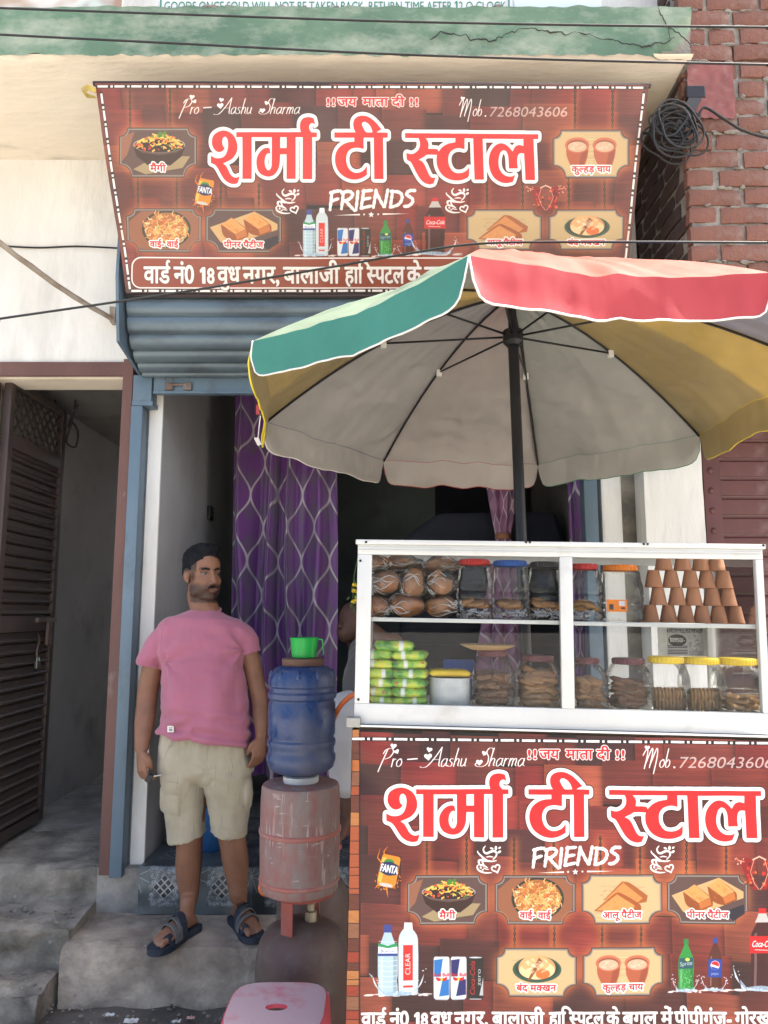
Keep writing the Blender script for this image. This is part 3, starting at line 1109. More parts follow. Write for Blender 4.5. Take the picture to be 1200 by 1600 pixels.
def drinks_cans(cv):                                   # 676..757 x 1493..1564
    silver = (.82, .83, .85)
    for cx, c in ((690, (.14, .42, .68)), (716.5, (.15, .15, .38))):
        can(cv, cx, 1494.5, 1562, 24.5, silver)
        cv.poly([(cx - 11.6, 1500), (cx + 2, 1498), (cx - 2, 1526), (cx - 11.6, 1526)], c)
        cv.poly([(cx + 1, 1532), (cx + 11.6, 1530), (cx + 11.6, 1555), (cx - 4, 1557)], c)
        put_text(cv, 'Red Bull', cx - 11.5, cx + 11.5, 1525.5, 5.4, (.78, .10, .14), .3, cap=.72)
        cv.ell((cx, 1530), 2.6, 2.6, (.9, .74, .2))
        for s in (-1, 1): cv.poly([(cx + s * 1.5, 1529), (cx + s * 8, 1526.5), (cx + s * 9, 1529), (cx + s * 6, 1533), (cx + s * 2, 1532.5)], (.78, .12, .14))
    can(cv, 743, 1494.5, 1562, 24.5, (.12, .11, .11))
    cv.poly([(749, 1556), (755, 1526), (755, 1556)], (.7, .7, .7))
    put_text(cv, 'Coca-Cola', 742, 796, 1555.5, 8.0, (.68, .12, .13), .3, cap=.72, rot=-math.pi / 2, shear=.2)
    put_text(cv, 'zero', 751, 777, 1540, 4.6, INK, .15, cap=.54, rot=-math.pi / 2)


def drinks_soda(cv):                                   # 1050..1140 x 1462..1556
    rng = np.random.RandomState(8)
    bottle(cv, 1072, 1467, 1547, 24, (.16, .52, .22), (.14, .48, .22), .36, .26)
    cv.poly([(1061, 1497), (1083, 1496), (1083, 1513), (1061, 1514)], (.12, .30, .34))
    put_text(cv, 'Sprite', 1062.5, 1081.5, 1510, 7, INK, .15, cap=.72, slope=-.15)
    cv.ell((1074, 1499), 3.5, 2.5, (.85, .85, .3))
    for i in range(40): cv.ell((rng.uniform(1063, 1081), rng.uniform(1516, 1544)), .7, .9, (.5, .8, .5), .8)
    splash(cv, 1071, 1549, 31, 22, rng)
    bottle(cv, 1117, 1464, 1545, 21, (.32, .14, .10), (.18, .25, .52), .34, .30)
    cv.poly([(1106.5, 1498), (1127.5, 1498), (1127.5, 1527), (1106.5, 1527)], (.13, .24, .56))
    cv.ell((1117, 1508), 7, 7.4, INK)
    cv.ell((1117, 1508), 6.3, 6.6, (.80, .15, .17), a0=math.pi + .3, a1=2 * math.pi + .3)
    cv.ell((1117, 1509), 6.2, 6.2, (.14, .27, .62), a0=.6, a1=math.pi - .1)
    put_text(cv, 'pepsi', 1111.5, 1122.5, 1523, 3.6, INK, .1, cap=.54)
    splash(cv, 1116, 1547, 30, 20, rng)


def drinks_cola(cv):                                   # 1148..1232 x 1416..1556
    rng = np.random.RandomState(9)
    bottle(cv, 1190, 1418, 1548, 36, (.22, .07, .08), (.74, .10, .12), .28, .28, .92)
    cv.poly([(1184, 1426), (1196, 1426), (1198, 1432), (1202, 1440), (1178, 1440), (1182, 1432)], (.72, .70, .68))
    cv.poly([(1170, 1461), (1210, 1461), (1210, 1488), (1170, 1488)], (.76, .09, .11))
    put_text(cv, 'Coca-Cola', 1173, 1207, 1478, 10, INK, .35, cap=.72, shear=.25)
    cv.stroke([(1178, 1482.5), (1200, 1483.5)], .9, INK)
    splash(cv, 1188, 1546, 66, 38, rng)


def fizzy_can(cv):                                     # 580..630 x 1318..1400
    rng = np.random.RandomState(12)
    oc = (.85, .48, .10)
    for i in range(40):
        a, r = rng.uniform(0, 6.28), rng.uniform(14, 26)
        cv.ell((606 + r * .8 * math.cos(a), 1374 + r * .7 * math.sin(a)), rng.uniform(.6, 1.4), rng.uniform(.6, 1.6), oc)
    for p in ([(598, 1350), (590, 1340), (594, 1326)], [(601, 1345), (600, 1330), (606, 1322)], [(592, 1380), (586, 1388)], [(604, 1386), (606, 1402)], [(612, 1386), (622, 1376)]):
        cv.stroke(p, 2.2, oc, taper=[2.6] + [1.4] * (len(p) - 2) + [.5])
    c, s = math.cos(.2), math.sin(.2)
    R = lambda pts: [(608 + x * c - y * s, 1358 + x * s + y * c) for x, y in pts]
    cv.poly(smooth_pts(R([(-12, -22), (12, -22), (14.5, -18), (14.5, 22), (11, 28), (-11, 28), (-14.5, 22), (-14.5, -18)]), 3), (.86, .50, .12))
    cv.poly(R([(-14, -16), (-8, -18), (-8, 24), (-14, 20)]), (.98, .74, .36), .7)
    cv.ell(R([(0, 25)])[0], 11, 3, (.74, .72, .70), rot=.2)
    cv.ell(R([(-2, -11)])[0], 8, 5, (.18, .5, .2), rot=.1)
    cv.poly(smooth_pts(R([(-14, -8), (0, -12), (14, -8), (14, 6), (0, 10), (-14, 6)]), 3), (.12, .16, .30))
    p = R([(-13, 5)])[0]
    put_text(cv, 'FANTA', p[0], p[0] + 27, p[1], 12, INK, .5, cap=.72, rot=.2)


def chilli(cv):                                        # 1150..1220 x 1335..1395
    rng = np.random.RandomState(3)
    for s in (-1, 1):
        X = lambda x: 1186 + s * x
        cv.poly(smooth_pts([(X(6), 1345), (X(20), 1340), (X(30), 1344), (X(24), 1362), (X(12), 1388), (X(2), 1390), (X(4), 1380), (X(12), 1366)], 4), (.52, .09, .09))
        for i in range(14): cv.ell((X(rng.uniform(5, 24)), rng.uniform(1346, 1384)), rng.uniform(1.5, 3), rng.uniform(1.5, 4), [(.75, .16, .12), (.36, .06, .07), (.8, .4, .2)][i % 3], rot=s * .5)
        cv.stroke([(X(1), 1389), (X(8), 1380), (X(14), 1362), (X(8), 1342)], 1.1, (.84, .62, .5))
        cv.stroke([(X(24), 1346), (X(33), 1344), (X(36), 1340)], 1.8, (.84, .5, .4))
        for i in range(7): cv.ell((X(rng.uniform(24, 38)), rng.uniform(1338, 1354)), 1, 1, (.9, .75, .65))
    cv.stroke([(1176, 1343), (1186, 1338), (1196, 1343)], 2.2, (.86, .7, .6))


ADDRESS = [('वाड^', 565, 603), ('नं0', 609, 638), ('18', 648, 668), ('वुध', 673, 706), ('नगर,', 710, 762), ('बालाजी', 769, 850), ('हाि{सपटल', 858, 944), ('के', 948, 968), ('बगल', 973, 1027), ('में', 1033, 1051), ('पीपीगंज-', 1054, 1142),
           ('गोरखपुर', 1148, 1232)]


def address(cv, base, h, slope=0.0):
    for s, a, b in ADDRESS:
        put_text(cv, s, a, b, base + slope * (a - 565), h, INK, .95, (.25, .1, .08), .7, cap=.622 if s != '18' else .74, slope=slope, alpha=.97)


def dashes(cv, pts, wd=3.6, per=33.3, on=21.0):
    """Dash-dot line on a black ground along a polyline of two points."""
    a, b = np.array(pts[0], float), np.array(pts[1], float)
    L = np.linalg.norm(b - a)
    d = (b - a) / L
    cv.stroke([a, b], wd + 1.6, (.08, .06, .06), .9)
    t = 0.0
    while t < L:
        for p, q in ((t, t + on), (t + on + 4, t + on + 8)):
            if p < L:
                n = np.array([-d[1], d[0]]) * wd / 2
                e, f = a + d * p, a + d * min(q, L)
                cv.poly([e + n, f + n, f - n, e - n], INK)
        t += per
# ------------------------------------------------------------------ shared materials
rnd = random.Random(7)
surf('plaster_white', (.78, .77, .73, 1), (.68, .67, .63, 1), 2.2, .85, bump=.45, bscale=22, dirt=(.46, .45, .42, 1), dirt_amt=.26, dirt_scale=2.6, stretch=(1.8, 1.8, .5), dist=.01)
surf('plaster_beige', (.83, .75, .62, 1), (.74, .66, .54, 1), 1.5, .85, bump=.4, bscale=14, dirt=(.22, .20, .17, 1), dirt_amt=.26, dirt_scale=2.6, stretch=(.6, 1.6, 1), dist=.012)
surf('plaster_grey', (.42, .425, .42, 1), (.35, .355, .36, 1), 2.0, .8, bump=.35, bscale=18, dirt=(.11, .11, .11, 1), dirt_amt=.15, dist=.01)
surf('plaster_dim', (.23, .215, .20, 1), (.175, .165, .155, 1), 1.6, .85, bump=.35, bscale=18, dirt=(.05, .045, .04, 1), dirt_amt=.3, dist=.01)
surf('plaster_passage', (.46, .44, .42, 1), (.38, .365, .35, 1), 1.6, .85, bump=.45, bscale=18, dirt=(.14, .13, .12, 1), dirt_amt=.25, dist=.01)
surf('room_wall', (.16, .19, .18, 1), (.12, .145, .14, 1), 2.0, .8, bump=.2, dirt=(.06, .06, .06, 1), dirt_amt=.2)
surf('concrete', (.38, .34, .28, 1), (.18, .165, .14, 1), 6.0, .9, bump=.7, bscale=26, dirt=(.06, .057, .05, 1), dirt_amt=.48, dirt_scale=4.0, dist=.016, speck=(.26, .25, .23, 1))
surf('concrete_step', (.50, .42, .335, 1), (.25, .21, .17, 1), 5.5, .9, bump=.65, bscale=30, dirt=(.10, .083, .068, 1), dirt_amt=.42, dirt_scale=4.5, dist=.012, speck=(.30, .28, .25, 1))
surf('floor_cement', (.40, .38, .34, 1), (.19, .185, .17, 1), 3.2, .7, bump=.4, bscale=20, dirt=(.055, .06, .062, 1), dirt_amt=.5, dirt_scale=3.0, dist=.008)
surf('street_dust', (.43, .41, .37, 1), (.34, .325, .295, 1), .8, .95, bump=.6, bscale=14, dirt=(.17, .15, .13, 1), dirt_amt=.3, dirt_scale=1.2, dist=.02)
surf('gutter_dark', (.13, .115, .10, 1), (.07, .065, .058, 1), 4, .85, bump=.7, bscale=20, dirt=(.11, .10, .09, 1), dirt_amt=.3, dist=.02)
surf('blue_paint', (.13, .19, .24, 1), (.10, .15, .195, 1), 3.0, .45, bump=.1, bscale=30, dirt=(.05, .045, .045, 1), dirt_amt=.22, dirt_scale=7, stretch=(1, 1, .5))
surf('shutter_paint', (.13, .175, .205, 1), (.105, .145, .175, 1), 3.0, .36, .2, bump=.1, bscale=60, dirt=(.05, .05, .055, 1), dirt_amt=.34, dirt_scale=3.2, stretch=(.9, 1, 2.5))
surf('maroon_paint', (.15, .062, .05, 1), (.10, .045, .04, 1), 4, .6, bump=.25, bscale=40, dirt=(.25, .21, .18, 1), dirt_amt=.16, dirt_scale=9)
surf('gate_paint', (.085, .060, .052, 1), (.060, .046, .041, 1), 4, .40, .1, bump=.15, bscale=40, dirt=(.085, .075, .068, 1), dirt_amt=.24, dirt_scale=5)
surf('steel_dull', (.30, .30, .29, 1), (.22, .22, .21, 1), 8, .4, .85, bump=.1, dirt=(.12, .09, .06, 1), dirt_amt=.3)
surf('steel_rust', (.13, .10, .085, 1), (.20, .17, .15, 1), 9, .7, .3, bump=.3, dirt=(.16, .07, .035, 1), dirt_amt=.4, dirt_scale=10)
surf('black_rubber', (.014, .014, .015, 1), (.024, .024, .025, 1), 10, .6, bump=.15)
surf('black_metal', (.012, .013, .016, 1), (.02, .02, .022, 1), 6, .38, .2, bump=.05)
surf('mortar', (.33, .30, .26, 1), (.22, .20, .18, 1), 9, .95, bump=.9, bscale=50, dirt=(.10, .09, .08, 1), dirt_amt=.35, dirt_scale=8, dist=.02)
surf('brick_clay', (.245, .112, .082, 1), (.15, .07, .054, 1), 7, .9, bump=.75, bscale=42, dirt=(.31, .245, .215, 1), dirt_amt=.30, dirt_scale=7, dist=.012, rand=.55)
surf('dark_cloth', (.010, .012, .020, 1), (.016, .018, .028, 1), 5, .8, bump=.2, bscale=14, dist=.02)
surf('green_paint', (.12, .205, .135, 1), (.075, .14, .095, 1), 1.8, .75, bump=.35, bscale=24, dirt=(.34, .38, .30, 1), dirt_amt=.52, dirt_scale=5.5, stretch=(.8, 1, 1.4), dist=.008)
surf('bare_cement', (.26, .245, .22, 1), (.18, .17, .155, 1), 7, .95, bump=.9, bscale=40, dirt=(.10, .09, .08, 1), dirt_amt=.3, dirt_scale=9, dist=.015)
surf('crack_dark', (.03, .035, .03, 1), (.05, .05, .045, 1), 20, .95)
M = MATS

# ------------------------------------------------------------------ ground and steps
g = MB()
n = 40
def ground_fn(u, v):
    x, y = -60 + 120 * u, -60 + 120 * v
    return Vector((x, y, 0))
g.grid(ground_fn, 24, 24)
setp(g.obj('street_ground', M['street_dust']), kind='structure')

g = MB()
g.grid(lambda u, v: Vector((-3.2 + 6.4 * u, 2.72 + .66 * v, .012 + .022 * mnoise.noise(Vector((u * 40, v * 9, 0))))), 90, 14)
setp(g.obj('gutter_ground', M['gutter_dark'], smooth=True), kind='structure')

FL = .45                                               # shop floor level


def rough_block(x0, x1, y0, y1, z0, z1, amt=.018, cut=.03, seed=1, edge=.012, grit=.0):
    """Worn cement block: a dense box whose upper front edge is rounded and chipped."""
    b = MB()
    nx, ny, nz = max(4, int((x1 - x0) / .016)), max(3, int((y1 - y0) / .016)), max(3, int((z1 - z0) / .014))
    prof = [(y0, z0 + (z1 - z0) * k / nz) for k in range(nz)] + [(y0, z1)] + [(y0 + (y1 - y0) * k / ny, z1) for k in range(1, ny + 1)]

    def fn(u, v):
        i = v * (len(prof) - 1)
        y, z = prof[int(round(i))]
        x = x0 + (x1 - x0) * u
        q = Vector((x * 3 + seed, y * 5, z * 5))
        d = max(0.0, 1 - math.hypot(y - y0, z - z1) / (cut * 2))
        chip = max(0, mnoise.noise(Vector((x * 7 + seed * 3, 3.3, seed))) + .25) * d
        y += amt * mnoise.noise(q * 1.7) + cut * chip * .9 + edge * d * .5
        rg = mnoise.fractal(Vector((x * 9, y * 11, z * 13)) + Vector((seed, 0, 0)), 1.0, 2.1, 4) if grit else 0.0
        y += grit * rg
        z += grit * .6 * rg
        z += amt * .55 * mnoise.noise(q * 2.1 + Vector((9, 9, 9))) - cut * chip * .8 - edge * d * .6
        return Vector((x, y, z))
    b.grid(fn, nx, len(prof) - 1)
    lo = [v for v in b.b.verts]
    # end faces
    m = len(prof)
    for col in (lo[:m], lo[-m:]):
        e = b.b.verts.new((col[0].co.x, y1, z0))
        b.face(col + [e])
    return b


setp(rough_block(-1.37, .55, 3.35, 3.72, -.02, .25, .007, .026, 2, .01, .006).obj('entrance_step', M['concrete_step'], smooth=40), kind='structure')
setp(rough_block(-3.6, -1.33, 3.715, 4.3, .02, FL, .016, .03, 4, .012, .014).obj('passage_floor_edge', M['concrete'], smooth=45), kind='structure')
setp(rough_block(-3.6, -1.36, 3.42, 3.78, -.02, .296, .030, .030, 6, .006, .014).obj('upper_step', M['concrete'], smooth=45), kind='structure')
setp(rough_block(-3.6, -1.39, 3.20, 3.5, -.05, .13, .034, .036, 8, .008, .020).obj('lower_step', M['concrete'], smooth=45), kind='structure')
b = MB(); b.box((-2.2, 4.29, FL - .1), (-1.31, 8.2, FL - .004)); setp(b.obj('passage_floor', M['floor_cement']), kind='structure')
b = MB(); b.box((-1.36, 3.71, .0), (1.35, 6.3, FL)); setp(b.obj('shop_floor', M['floor_cement']), kind='structure')
b = MB(); b.box((1.35, 3.4, .0), (4, 4.2, .3), bevel=.02); setp(b.obj('plinth_ground', M['concrete']), kind='structure')

m_ = MB()
for i in range(420):
    if i % 3: px, py, z = rnd.uniform(-1.6, .2), rnd.uniform(3.0, 3.34), .03
    else: px, py, z = rnd.uniform(-2.1, -1.4), rnd.choice([rnd.uniform(3.24, 3.40), rnd.uniform(3.46, 3.68)]), None
    if z is None: z = .135 if py < 3.42 else .30
    s_ = rnd.uniform(.003, .010)
    m_.blob((px, py, z), (s_, s_ * .8, s_ * .6), 6, 4)
m_.jitter(.003, 60)
setp(m_.obj('loose_gravel', M['concrete']), kind='stuff')

# ------------------------------------------------------------------ the tea shop building
shop = empty('tea_shop_building', (-.1, 3.8, 0), 'tea shop building with whitewashed front, dark open passage and green edged concrete canopy', 'building')
SL0, SL1 = 4.08, 4.31                                  # canopy slab
b = MB(); b.box((-4.2, 3.70, 2.905), (-1.262, 3.92, 4.2)); b.box((-4.2, 3.70, 0), (-2.09, 3.92, 2.905))
b.obj('front_wall', M['plaster_white'], shop)
b = MB(); b.box((-1.262, 3.712, 3.10), (1.345, 3.93, 4.2)); b.obj('upper_wall', M['plaster_white'], shop)
b = MB(); b.box((-2.088, 3.735, 2.862), (-1.345, 3.92, 2.905)); b.obj('lintel', M['plaster_beige'], shop)
# ragged plaster edge above the door frame
b = MB()
for i in range(46):
    x = -2.6 + i * .03
    b.blob((x + rnd.uniform(-.01, .01), 3.697, 2.912 + rnd.uniform(-.008, .012)), (rnd.uniform(.012, .026), rnd.uniform(.006, .012), rnd.uniform(.006, .02)), 7, 5)
b.jitter(.006, 40)
setp(b.obj('plaster_edge', M['bare_cement'], shop, smooth=True), kind='stuff')
# passage
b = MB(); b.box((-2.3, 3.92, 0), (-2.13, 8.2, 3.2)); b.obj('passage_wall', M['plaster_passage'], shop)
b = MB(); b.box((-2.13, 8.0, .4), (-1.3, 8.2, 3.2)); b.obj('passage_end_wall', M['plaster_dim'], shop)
b = MB(); b.box((-2.3, 3.92, 2.98), (-1.29, 6.5, 3.15)); b.obj('passage_ceiling', M['plaster_dim'], shop)  # stops short: an invented open gap lets sky light into the passage
# wall between passage and shop, pale cut end towards the street
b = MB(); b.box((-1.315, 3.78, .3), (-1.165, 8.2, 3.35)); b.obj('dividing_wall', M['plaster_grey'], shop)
b = MB(); b.box((-1.226, 3.762, .42), (-1.158, 3.779, 3.0)); b.obj('wall_end_strip', M['plaster_white'], shop)
# room
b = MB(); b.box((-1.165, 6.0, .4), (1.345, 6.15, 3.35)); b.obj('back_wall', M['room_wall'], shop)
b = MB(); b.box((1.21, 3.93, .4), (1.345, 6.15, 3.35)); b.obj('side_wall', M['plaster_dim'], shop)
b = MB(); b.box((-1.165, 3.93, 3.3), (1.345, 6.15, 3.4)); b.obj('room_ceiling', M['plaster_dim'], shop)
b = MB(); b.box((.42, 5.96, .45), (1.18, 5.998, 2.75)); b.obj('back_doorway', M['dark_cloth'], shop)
# right hand piers
b = MB(); b.box((1.10, 3.70, .3), (1.205, 3.90, 3.2), bevel=.012); b.obj('inner_pier', M['plaster_white'], shop)
b = MB(); b.box((1.2, 3.745, .3), (1.30, 3.92, 3.2)); b.obj('pier_recess', M['concrete'], shop)
b = MB()
b.grid(lambda u, v: Vector((1.285 + .29 * u, 3.60 + .004 * mnoise.noise(Vector((u * 6, v * 20, 1))), .3 + 2.75 * v)), 12, 60)
b.box((1.287, 3.603, .3), (1.573, 3.9, 3.05))
b.obj('corner_pillar', M['plaster_white'], shop)
# canopy slab: beige underside, green painted edge with broken plaster
b = MB()
NX = 230
prof = [(3.72, SL0 + .002)] + [(3.70 - (3.70 - 2.955) * k / 18, SL0) for k in range(19)] + [(2.945, SL0 + .006)]
def under(u, v):
    y, z = prof[int(round(v * (len(prof) - 1)))]
    x = -4.2 + 5.56 * u
    z += .007 * mnoise.noise(Vector((x * 1.3, y * 2, 0))) + .0035 * mnoise.noise(Vector((x * 9, y * 9, 4)))
    return Vector((x, y, z))
b.grid(under, NX, len(prof) - 1)
b.obj('canopy_underside', M['plaster_beige'], shop, smooth=50)
b = MB()
def edge(u, v):
    x = -4.2 + 5.56 * u
    z = SL0 - .004 + (SL1 - SL0 + .006) * v
    e = 0.0
    if v < .12: z += .012 * (mnoise.noise(Vector((x * 16, 0, 0))) + .4 * mnoise.noise(Vector((x * 50, 0, 2))))
    if v > .9: z += .012 * mnoise.noise(Vector((x * 11, 5, 0)))
    y = 2.94 + .006 * mnoise.noise(Vector((x * 2.2, z * 6, 0))) + .003 * mnoise.noise(Vector((x * 18, z * 18, 0)))
    # plaster has fallen off the right corner
    k = (x - 1.20) * 2.2 + (SL1 - z) * 2.2 - .42 + .25 * mnoise.noise(Vector((x * 9, z * 9, 7)))
    y += .03 * min(1, max(0, k * 6))
    return Vector((x, y, z))
b.grid(edge, NX * 2, 22)
for f in b.b.faces:
    if f.calc_center_median().y > 2.958: f.material_index = 1
b.obj('canopy_edge', [M['green_paint'], M['bare_cement']], shop, smooth=50)
b = MB(); b.box((-4.2, 2.96, SL1 - .02), (1.36, 4.2, SL1)); b.box((1.345, 2.975, SL0 - .004), (1.362, 3.9, SL1)); b.obj('canopy_top', M['bare_cement'], shop)
# cracks in the green edge
b = MB()
for pts in ([(672, 64), (690, 52), (715, 55), (745, 62), (776, 64)], [(776, 62), (800, 50), (835, 44), (868, 52), (905, 52), (940, 60), (975, 66), (1005, 72), (1038, 66), (1055, 60)], [(1030, 12), (1036, 30), (1044, 42), (1046, 60)], [(1046, 44), (1060, 50), (1072, 60), (1078, 74)]):
    P = catmull([at(x, y, 2.932) for x, y in pts], 14)
    P = [p + Vector((.008 * mnoise.noise(p * 33), 0, .014 * mnoise.noise(p * 27) + .008 * mnoise.noise(p * 80))) for p in P]
    b.tube(P, [max(.0007, .0020 + .003 * mnoise.noise(p * 22)) for p in P], 5)
b.obj('plaster_crack', M['crack_dark'], shop)
b = MB()
for i in range(60):
    x = rnd.choice([rnd.uniform(-.80, -.69), rnd.uniform(-.55, -.15), rnd.uniform(-4, 1.3)])
    b.blob((x, 2.955 + rnd.uniform(0, .05), SL1 + .006), (rnd.uniform(.008, .03), rnd.uniform(.008, .02), rnd.uniform(.006, .022)), 7, 5)
b.jitter(.008, 30)
setp(b.obj('rubble', M['bare_cement'], shop, smooth=30), kind='stuff')
b = MB(); b.box((-4.2, 3.3, SL1), (1.36, 3.45, 5.4)); b.obj('parapet_wall', M['plaster_white'], shop)

# ------------------------------------------------------------------ door frame of the passage
surf('frame_maroon', (.15, .075, .06, 1), (.11, .055, .047, 1), 5, .6, bump=.3, bscale=40, dirt=(.5, .46, .42, 1), dirt_amt=.10, dirt_scale=10, stretch=(1, 1, .4))
df = empty('passage_door_frame', (-1.7, 3.72, FL), 'maroon metal frame round the dark passage opening', 'door frame')
b = MB(); b.box((-1.342, 3.672, .43), (-1.292, 3.80, 2.95)); b.obj('jamb', M['frame_maroon'], df)
b = MB(); b.box((-2.092, 3.682, .43), (-2.032, 3.80, 2.862)); b.obj('jamb', M['frame_maroon'], df)
b = MB(); b.box((-4.0, 3.682, 2.864), (-1.343, 3.699, 2.938)); b.jitter(.003, 30); b.obj('head_bar', M['frame_maroon'], df)

# ------------------------------------------------------------------ louvred gate swung into the passage
GX, GY0, GY1 = -1.99, 3.79, 4.475
gate = empty('louvred_gate', (GX, GY0, FL), 'dark brown louvred metal gate with lattice top swung open into the passage', 'gate')
for nm, a, c in (('stile', (GX - .02, GY0, .475), (GX + .02, GY0 + .05, 2.9)), ('stile', (GX - .02, GY1 - .05, .475), (GX + .02, GY1, 2.9)), ('top_rail', (GX - .02, GY0 + .05, 2.85), (GX + .02, GY1 - .05, 2.9)),
                 ('lattice_rail', (GX - .018, GY0 + .05, 2.52), (GX + .018, GY1 - .05, 2.60)), ('middle_rail', (GX - .016, GY0 + .05, 1.55), (GX + .022, GY1 - .05, 1.635)), ('bottom_rail', (GX - .02, GY0 + .05, .475), (GX + .02, GY1 - .05, .53))):
    b = MB(); b.box(a, c, bevel=.004); b.obj(nm, M['gate_paint'], gate, smooth=40)


def slat_mesh():
    b = MB()
    L = GY1 - GY0 - .10
    P = [(-.008, .002), (.004, .003), (.016, .010), (.019, .018), (.013, .025), (.002, .028), (-.002, .036), (.001, .058), (-.006, .064)]
    P += [(x - .004, z) for x, z in P[::-1]]
    b.loft([[Vector((x, 0, z)) for x, z in P], [Vector((x, L, z)) for x, z in P]])
    return b.mesh('slat')


sm = slat_mesh()
zs = [.533 + .0636 * k for k in range(16)] + [1.637 + .0634 * k for k in range(14)]
for z in zs:
    link('slat', sm, M['gate_paint'], gate, True, 35, loc=None).location = (0, .05, z - FL)
for s in (-1, 1):
    for k in range(9):
        b = MB()
        y0 = GY0 + .05 + (k - 1) * .083
        p0, p1 = (y0, 2.60), (y0 + .25, 2.85)
        if s < 0: p0, p1 = (y0 + .25, 2.60), (y0, 2.85)
        lo, hi = GY0 + .05, GY1 - .05
        def cl(p, q):
            y, z = p
            if y < lo or y > hi:
                yy = min(max(y, lo), hi)
                t = (yy - p[0]) / (q[0] - p[0])
                y, z = yy, p[1] + (q[1] - p[1]) * t
            return Vector((GX + .006 * s, y, z))
        A, B = cl(p0, p1), cl(p1, p0)
        if (A - B).length > .03 and min(p0[0], p1[0]) < hi and max(p0[0], p1[0]) > lo:
            d = (B - A).normalized(); nn = Vector((0, -d.z, d.y)) * .008
            b.prism([A + nn, B + nn, B - nn, A - nn], (.005, 0, 0))
            b.obj('lattice_bar', M['gate_paint'], gate)
b = MB(); b.box((GX + .02, 4.22, 1.60), (GX + .04, 4.45, 1.625)); b.box((GX + .02, 4.36, 1.47), (GX + .036, 4.41, 1.60)); b.obj('latch', M['steel_rust'], gate)
b = MB()
b.tube([at(58, 985, 4.30), at(62, 1000, 4.28), at(58, 1015, 4.26), at(57, 1027, 4.25)], .006, 6)
b.obj('chain', M['steel_rust'], gate, smooth=True)
c = at(58, 1037, 4.25)
b = MB(); b.box((c.x - .006, c.y - .024, c.z - .026), (c.x + .012, c.y + .024, c.z + .014), bevel=.005)
b.tube([c + Vector((.003, -.015, .012)), c + Vector((.003, -.013, .034)), c + Vector((.003, 0, .042)), c + Vector((.003, .013, .034)), c + Vector((.003, .015, .012))], .004, 6)
setp(recentre(b.obj('padlock', M['steel_dull'], smooth=40)), 'small steel padlock hanging from the louvred gate latch', 'padlock')

# loose cables in the passage
b = MB()
for pts in ([(110, 605), (118, 625), (112, 660), (104, 690), (118, 698), (121, 672), (108, 655)], [(122, 632), (112, 650), (106, 668)], [(74, 606), (85, 618), (86, 640)], [(80, 606), (95, 614), (112, 606)]):
    b.tube(catmull([at(x, y, 4.5 + .01 * i) for i, (x, y) in enumerate(pts)], 6), .006, 6)
setp(recentre(b.obj('loose_cable', M['black_rubber'], smooth=True)), 'loose black cables dangling at the passage ceiling beside the gate', 'cable')

# ------------------------------------------------------------------ rolling shutter
sh = empty('rolling_shutter', (0, 3.6, 2.77), 'blue grey rolling shutter rolled up above the shop opening', 'shutter')
SX0, SX1 = -1.232, 1.06
PR = [(3.385, 3.42), (3.382, 3.325), (3.380, 3.235), (3.382, 3.15), (3.392, 3.065), (3.425, 2.985), (3.485, 2.925), (3.56, 2.888), (3.63, 2.865), (3.672, 2.858)]
for i in range(len(PR) - 1):
    (y0, z0), (y1, z1) = PR[i], PR[i + 1]
    d = Vector((0, y1 - y0, z1 - z0)); L = d.length; d.normalize()
    nrm = Vector((0, d.z, -d.y))
    if nrm.y > 0 and i < 6: nrm = -nrm
    if nrm.z > 0: nrm = -nrm
    S = []
    for t, h in ((0, -.004), (.05, .002), (.12, .010), (.3, .016), (.5, .018), (.7, .016), (.86, .010), (.93, .001), (1.0, -.004)):
        S.append(Vector((0, y0, z0)) + d * (t * L) + nrm * h)
    S2 = [p - nrm * .004 for p in S[::-1]]
    b = MB()
    ring = S + S2
    xs = [SX0 + (SX1 - SX0) * k / 12 for k in range(13)]
    b.loft([[p + Vector((x, 0, 0)) for p in ring] for x in xs])
    b.obj('slat', M['shutter_paint'], sh, smooth=50)
b = MB(); b.box((SX0 + .05, 3.672, 2.768), (SX1 - .05, 3.688, 2.856)); b.box((SX0 + .05, 3.664, 2.765), (SX1 - .05, 3.70, 2.776)); b.obj('bottom_bar', M['blue_paint'], sh)
b = MB()
c0, c1 = at(264, 601, 3.66), at(293, 601, 3.66)
for c in (c0, c1): b.box(c + Vector((-.022, -.004, -.028)), c + Vector((.022, .012, .012)), bevel=.004)
b.tube([c0, c1], .007, 8)
b.tube([c0 + Vector((-.02, -.004, .02)), c0 + Vector((-.02, -.012, .04)), c0 + Vector((.018, -.012, .042)), c0 + Vector((.02, -.004, .02))], .004, 6)
b.obj('lock_bolt', M['steel_rust'], sh, smooth=40)
# side cheek and guides
b = MB()
P = [(3.30, 3.52), (3.335, 3.46), (3.335, 3.06), (3.41, 2.93), (3.70, 2.80), (3.70, 3.62), (3.32, 3.62)]
P = [(3.29, 3.22), (3.30, 3.52), (3.46, 3.42), (3.70, 3.40), (3.70, 2.86), (3.63, 2.868), (3.345, 2.92)]
b.prism([Vector((-1.262, y, z)) for y, z in P], (.014, 0, 0)); b.obj('side_cheek', M['blue_paint'], sh)
b = MB(); b.prism([Vector((1.075, y, z)) for y, z in P], (.014, 0, 0)); b.obj('side_cheek', M['blue_paint'], sh)
b = MB(); b.box((-1.290, 3.664, .42), (-1.232, 3.762, 2.70), bevel=.004); b.box((-1.285, 3.658, 2.70), (-1.180, 3.75, 2.722)); b.box((-1.286, 3.664, 2.722), (-1.190, 3.76, 2.862), bevel=.003)
b.obj('guide_post', M['blue_paint'], sh, smooth=40)
b = MB(); b.box((1.005, 3.664, .42), (1.072, 3.75, 2.86), bevel=.004); b.obj('guide_post', M['blue_paint'], sh, smooth=40)

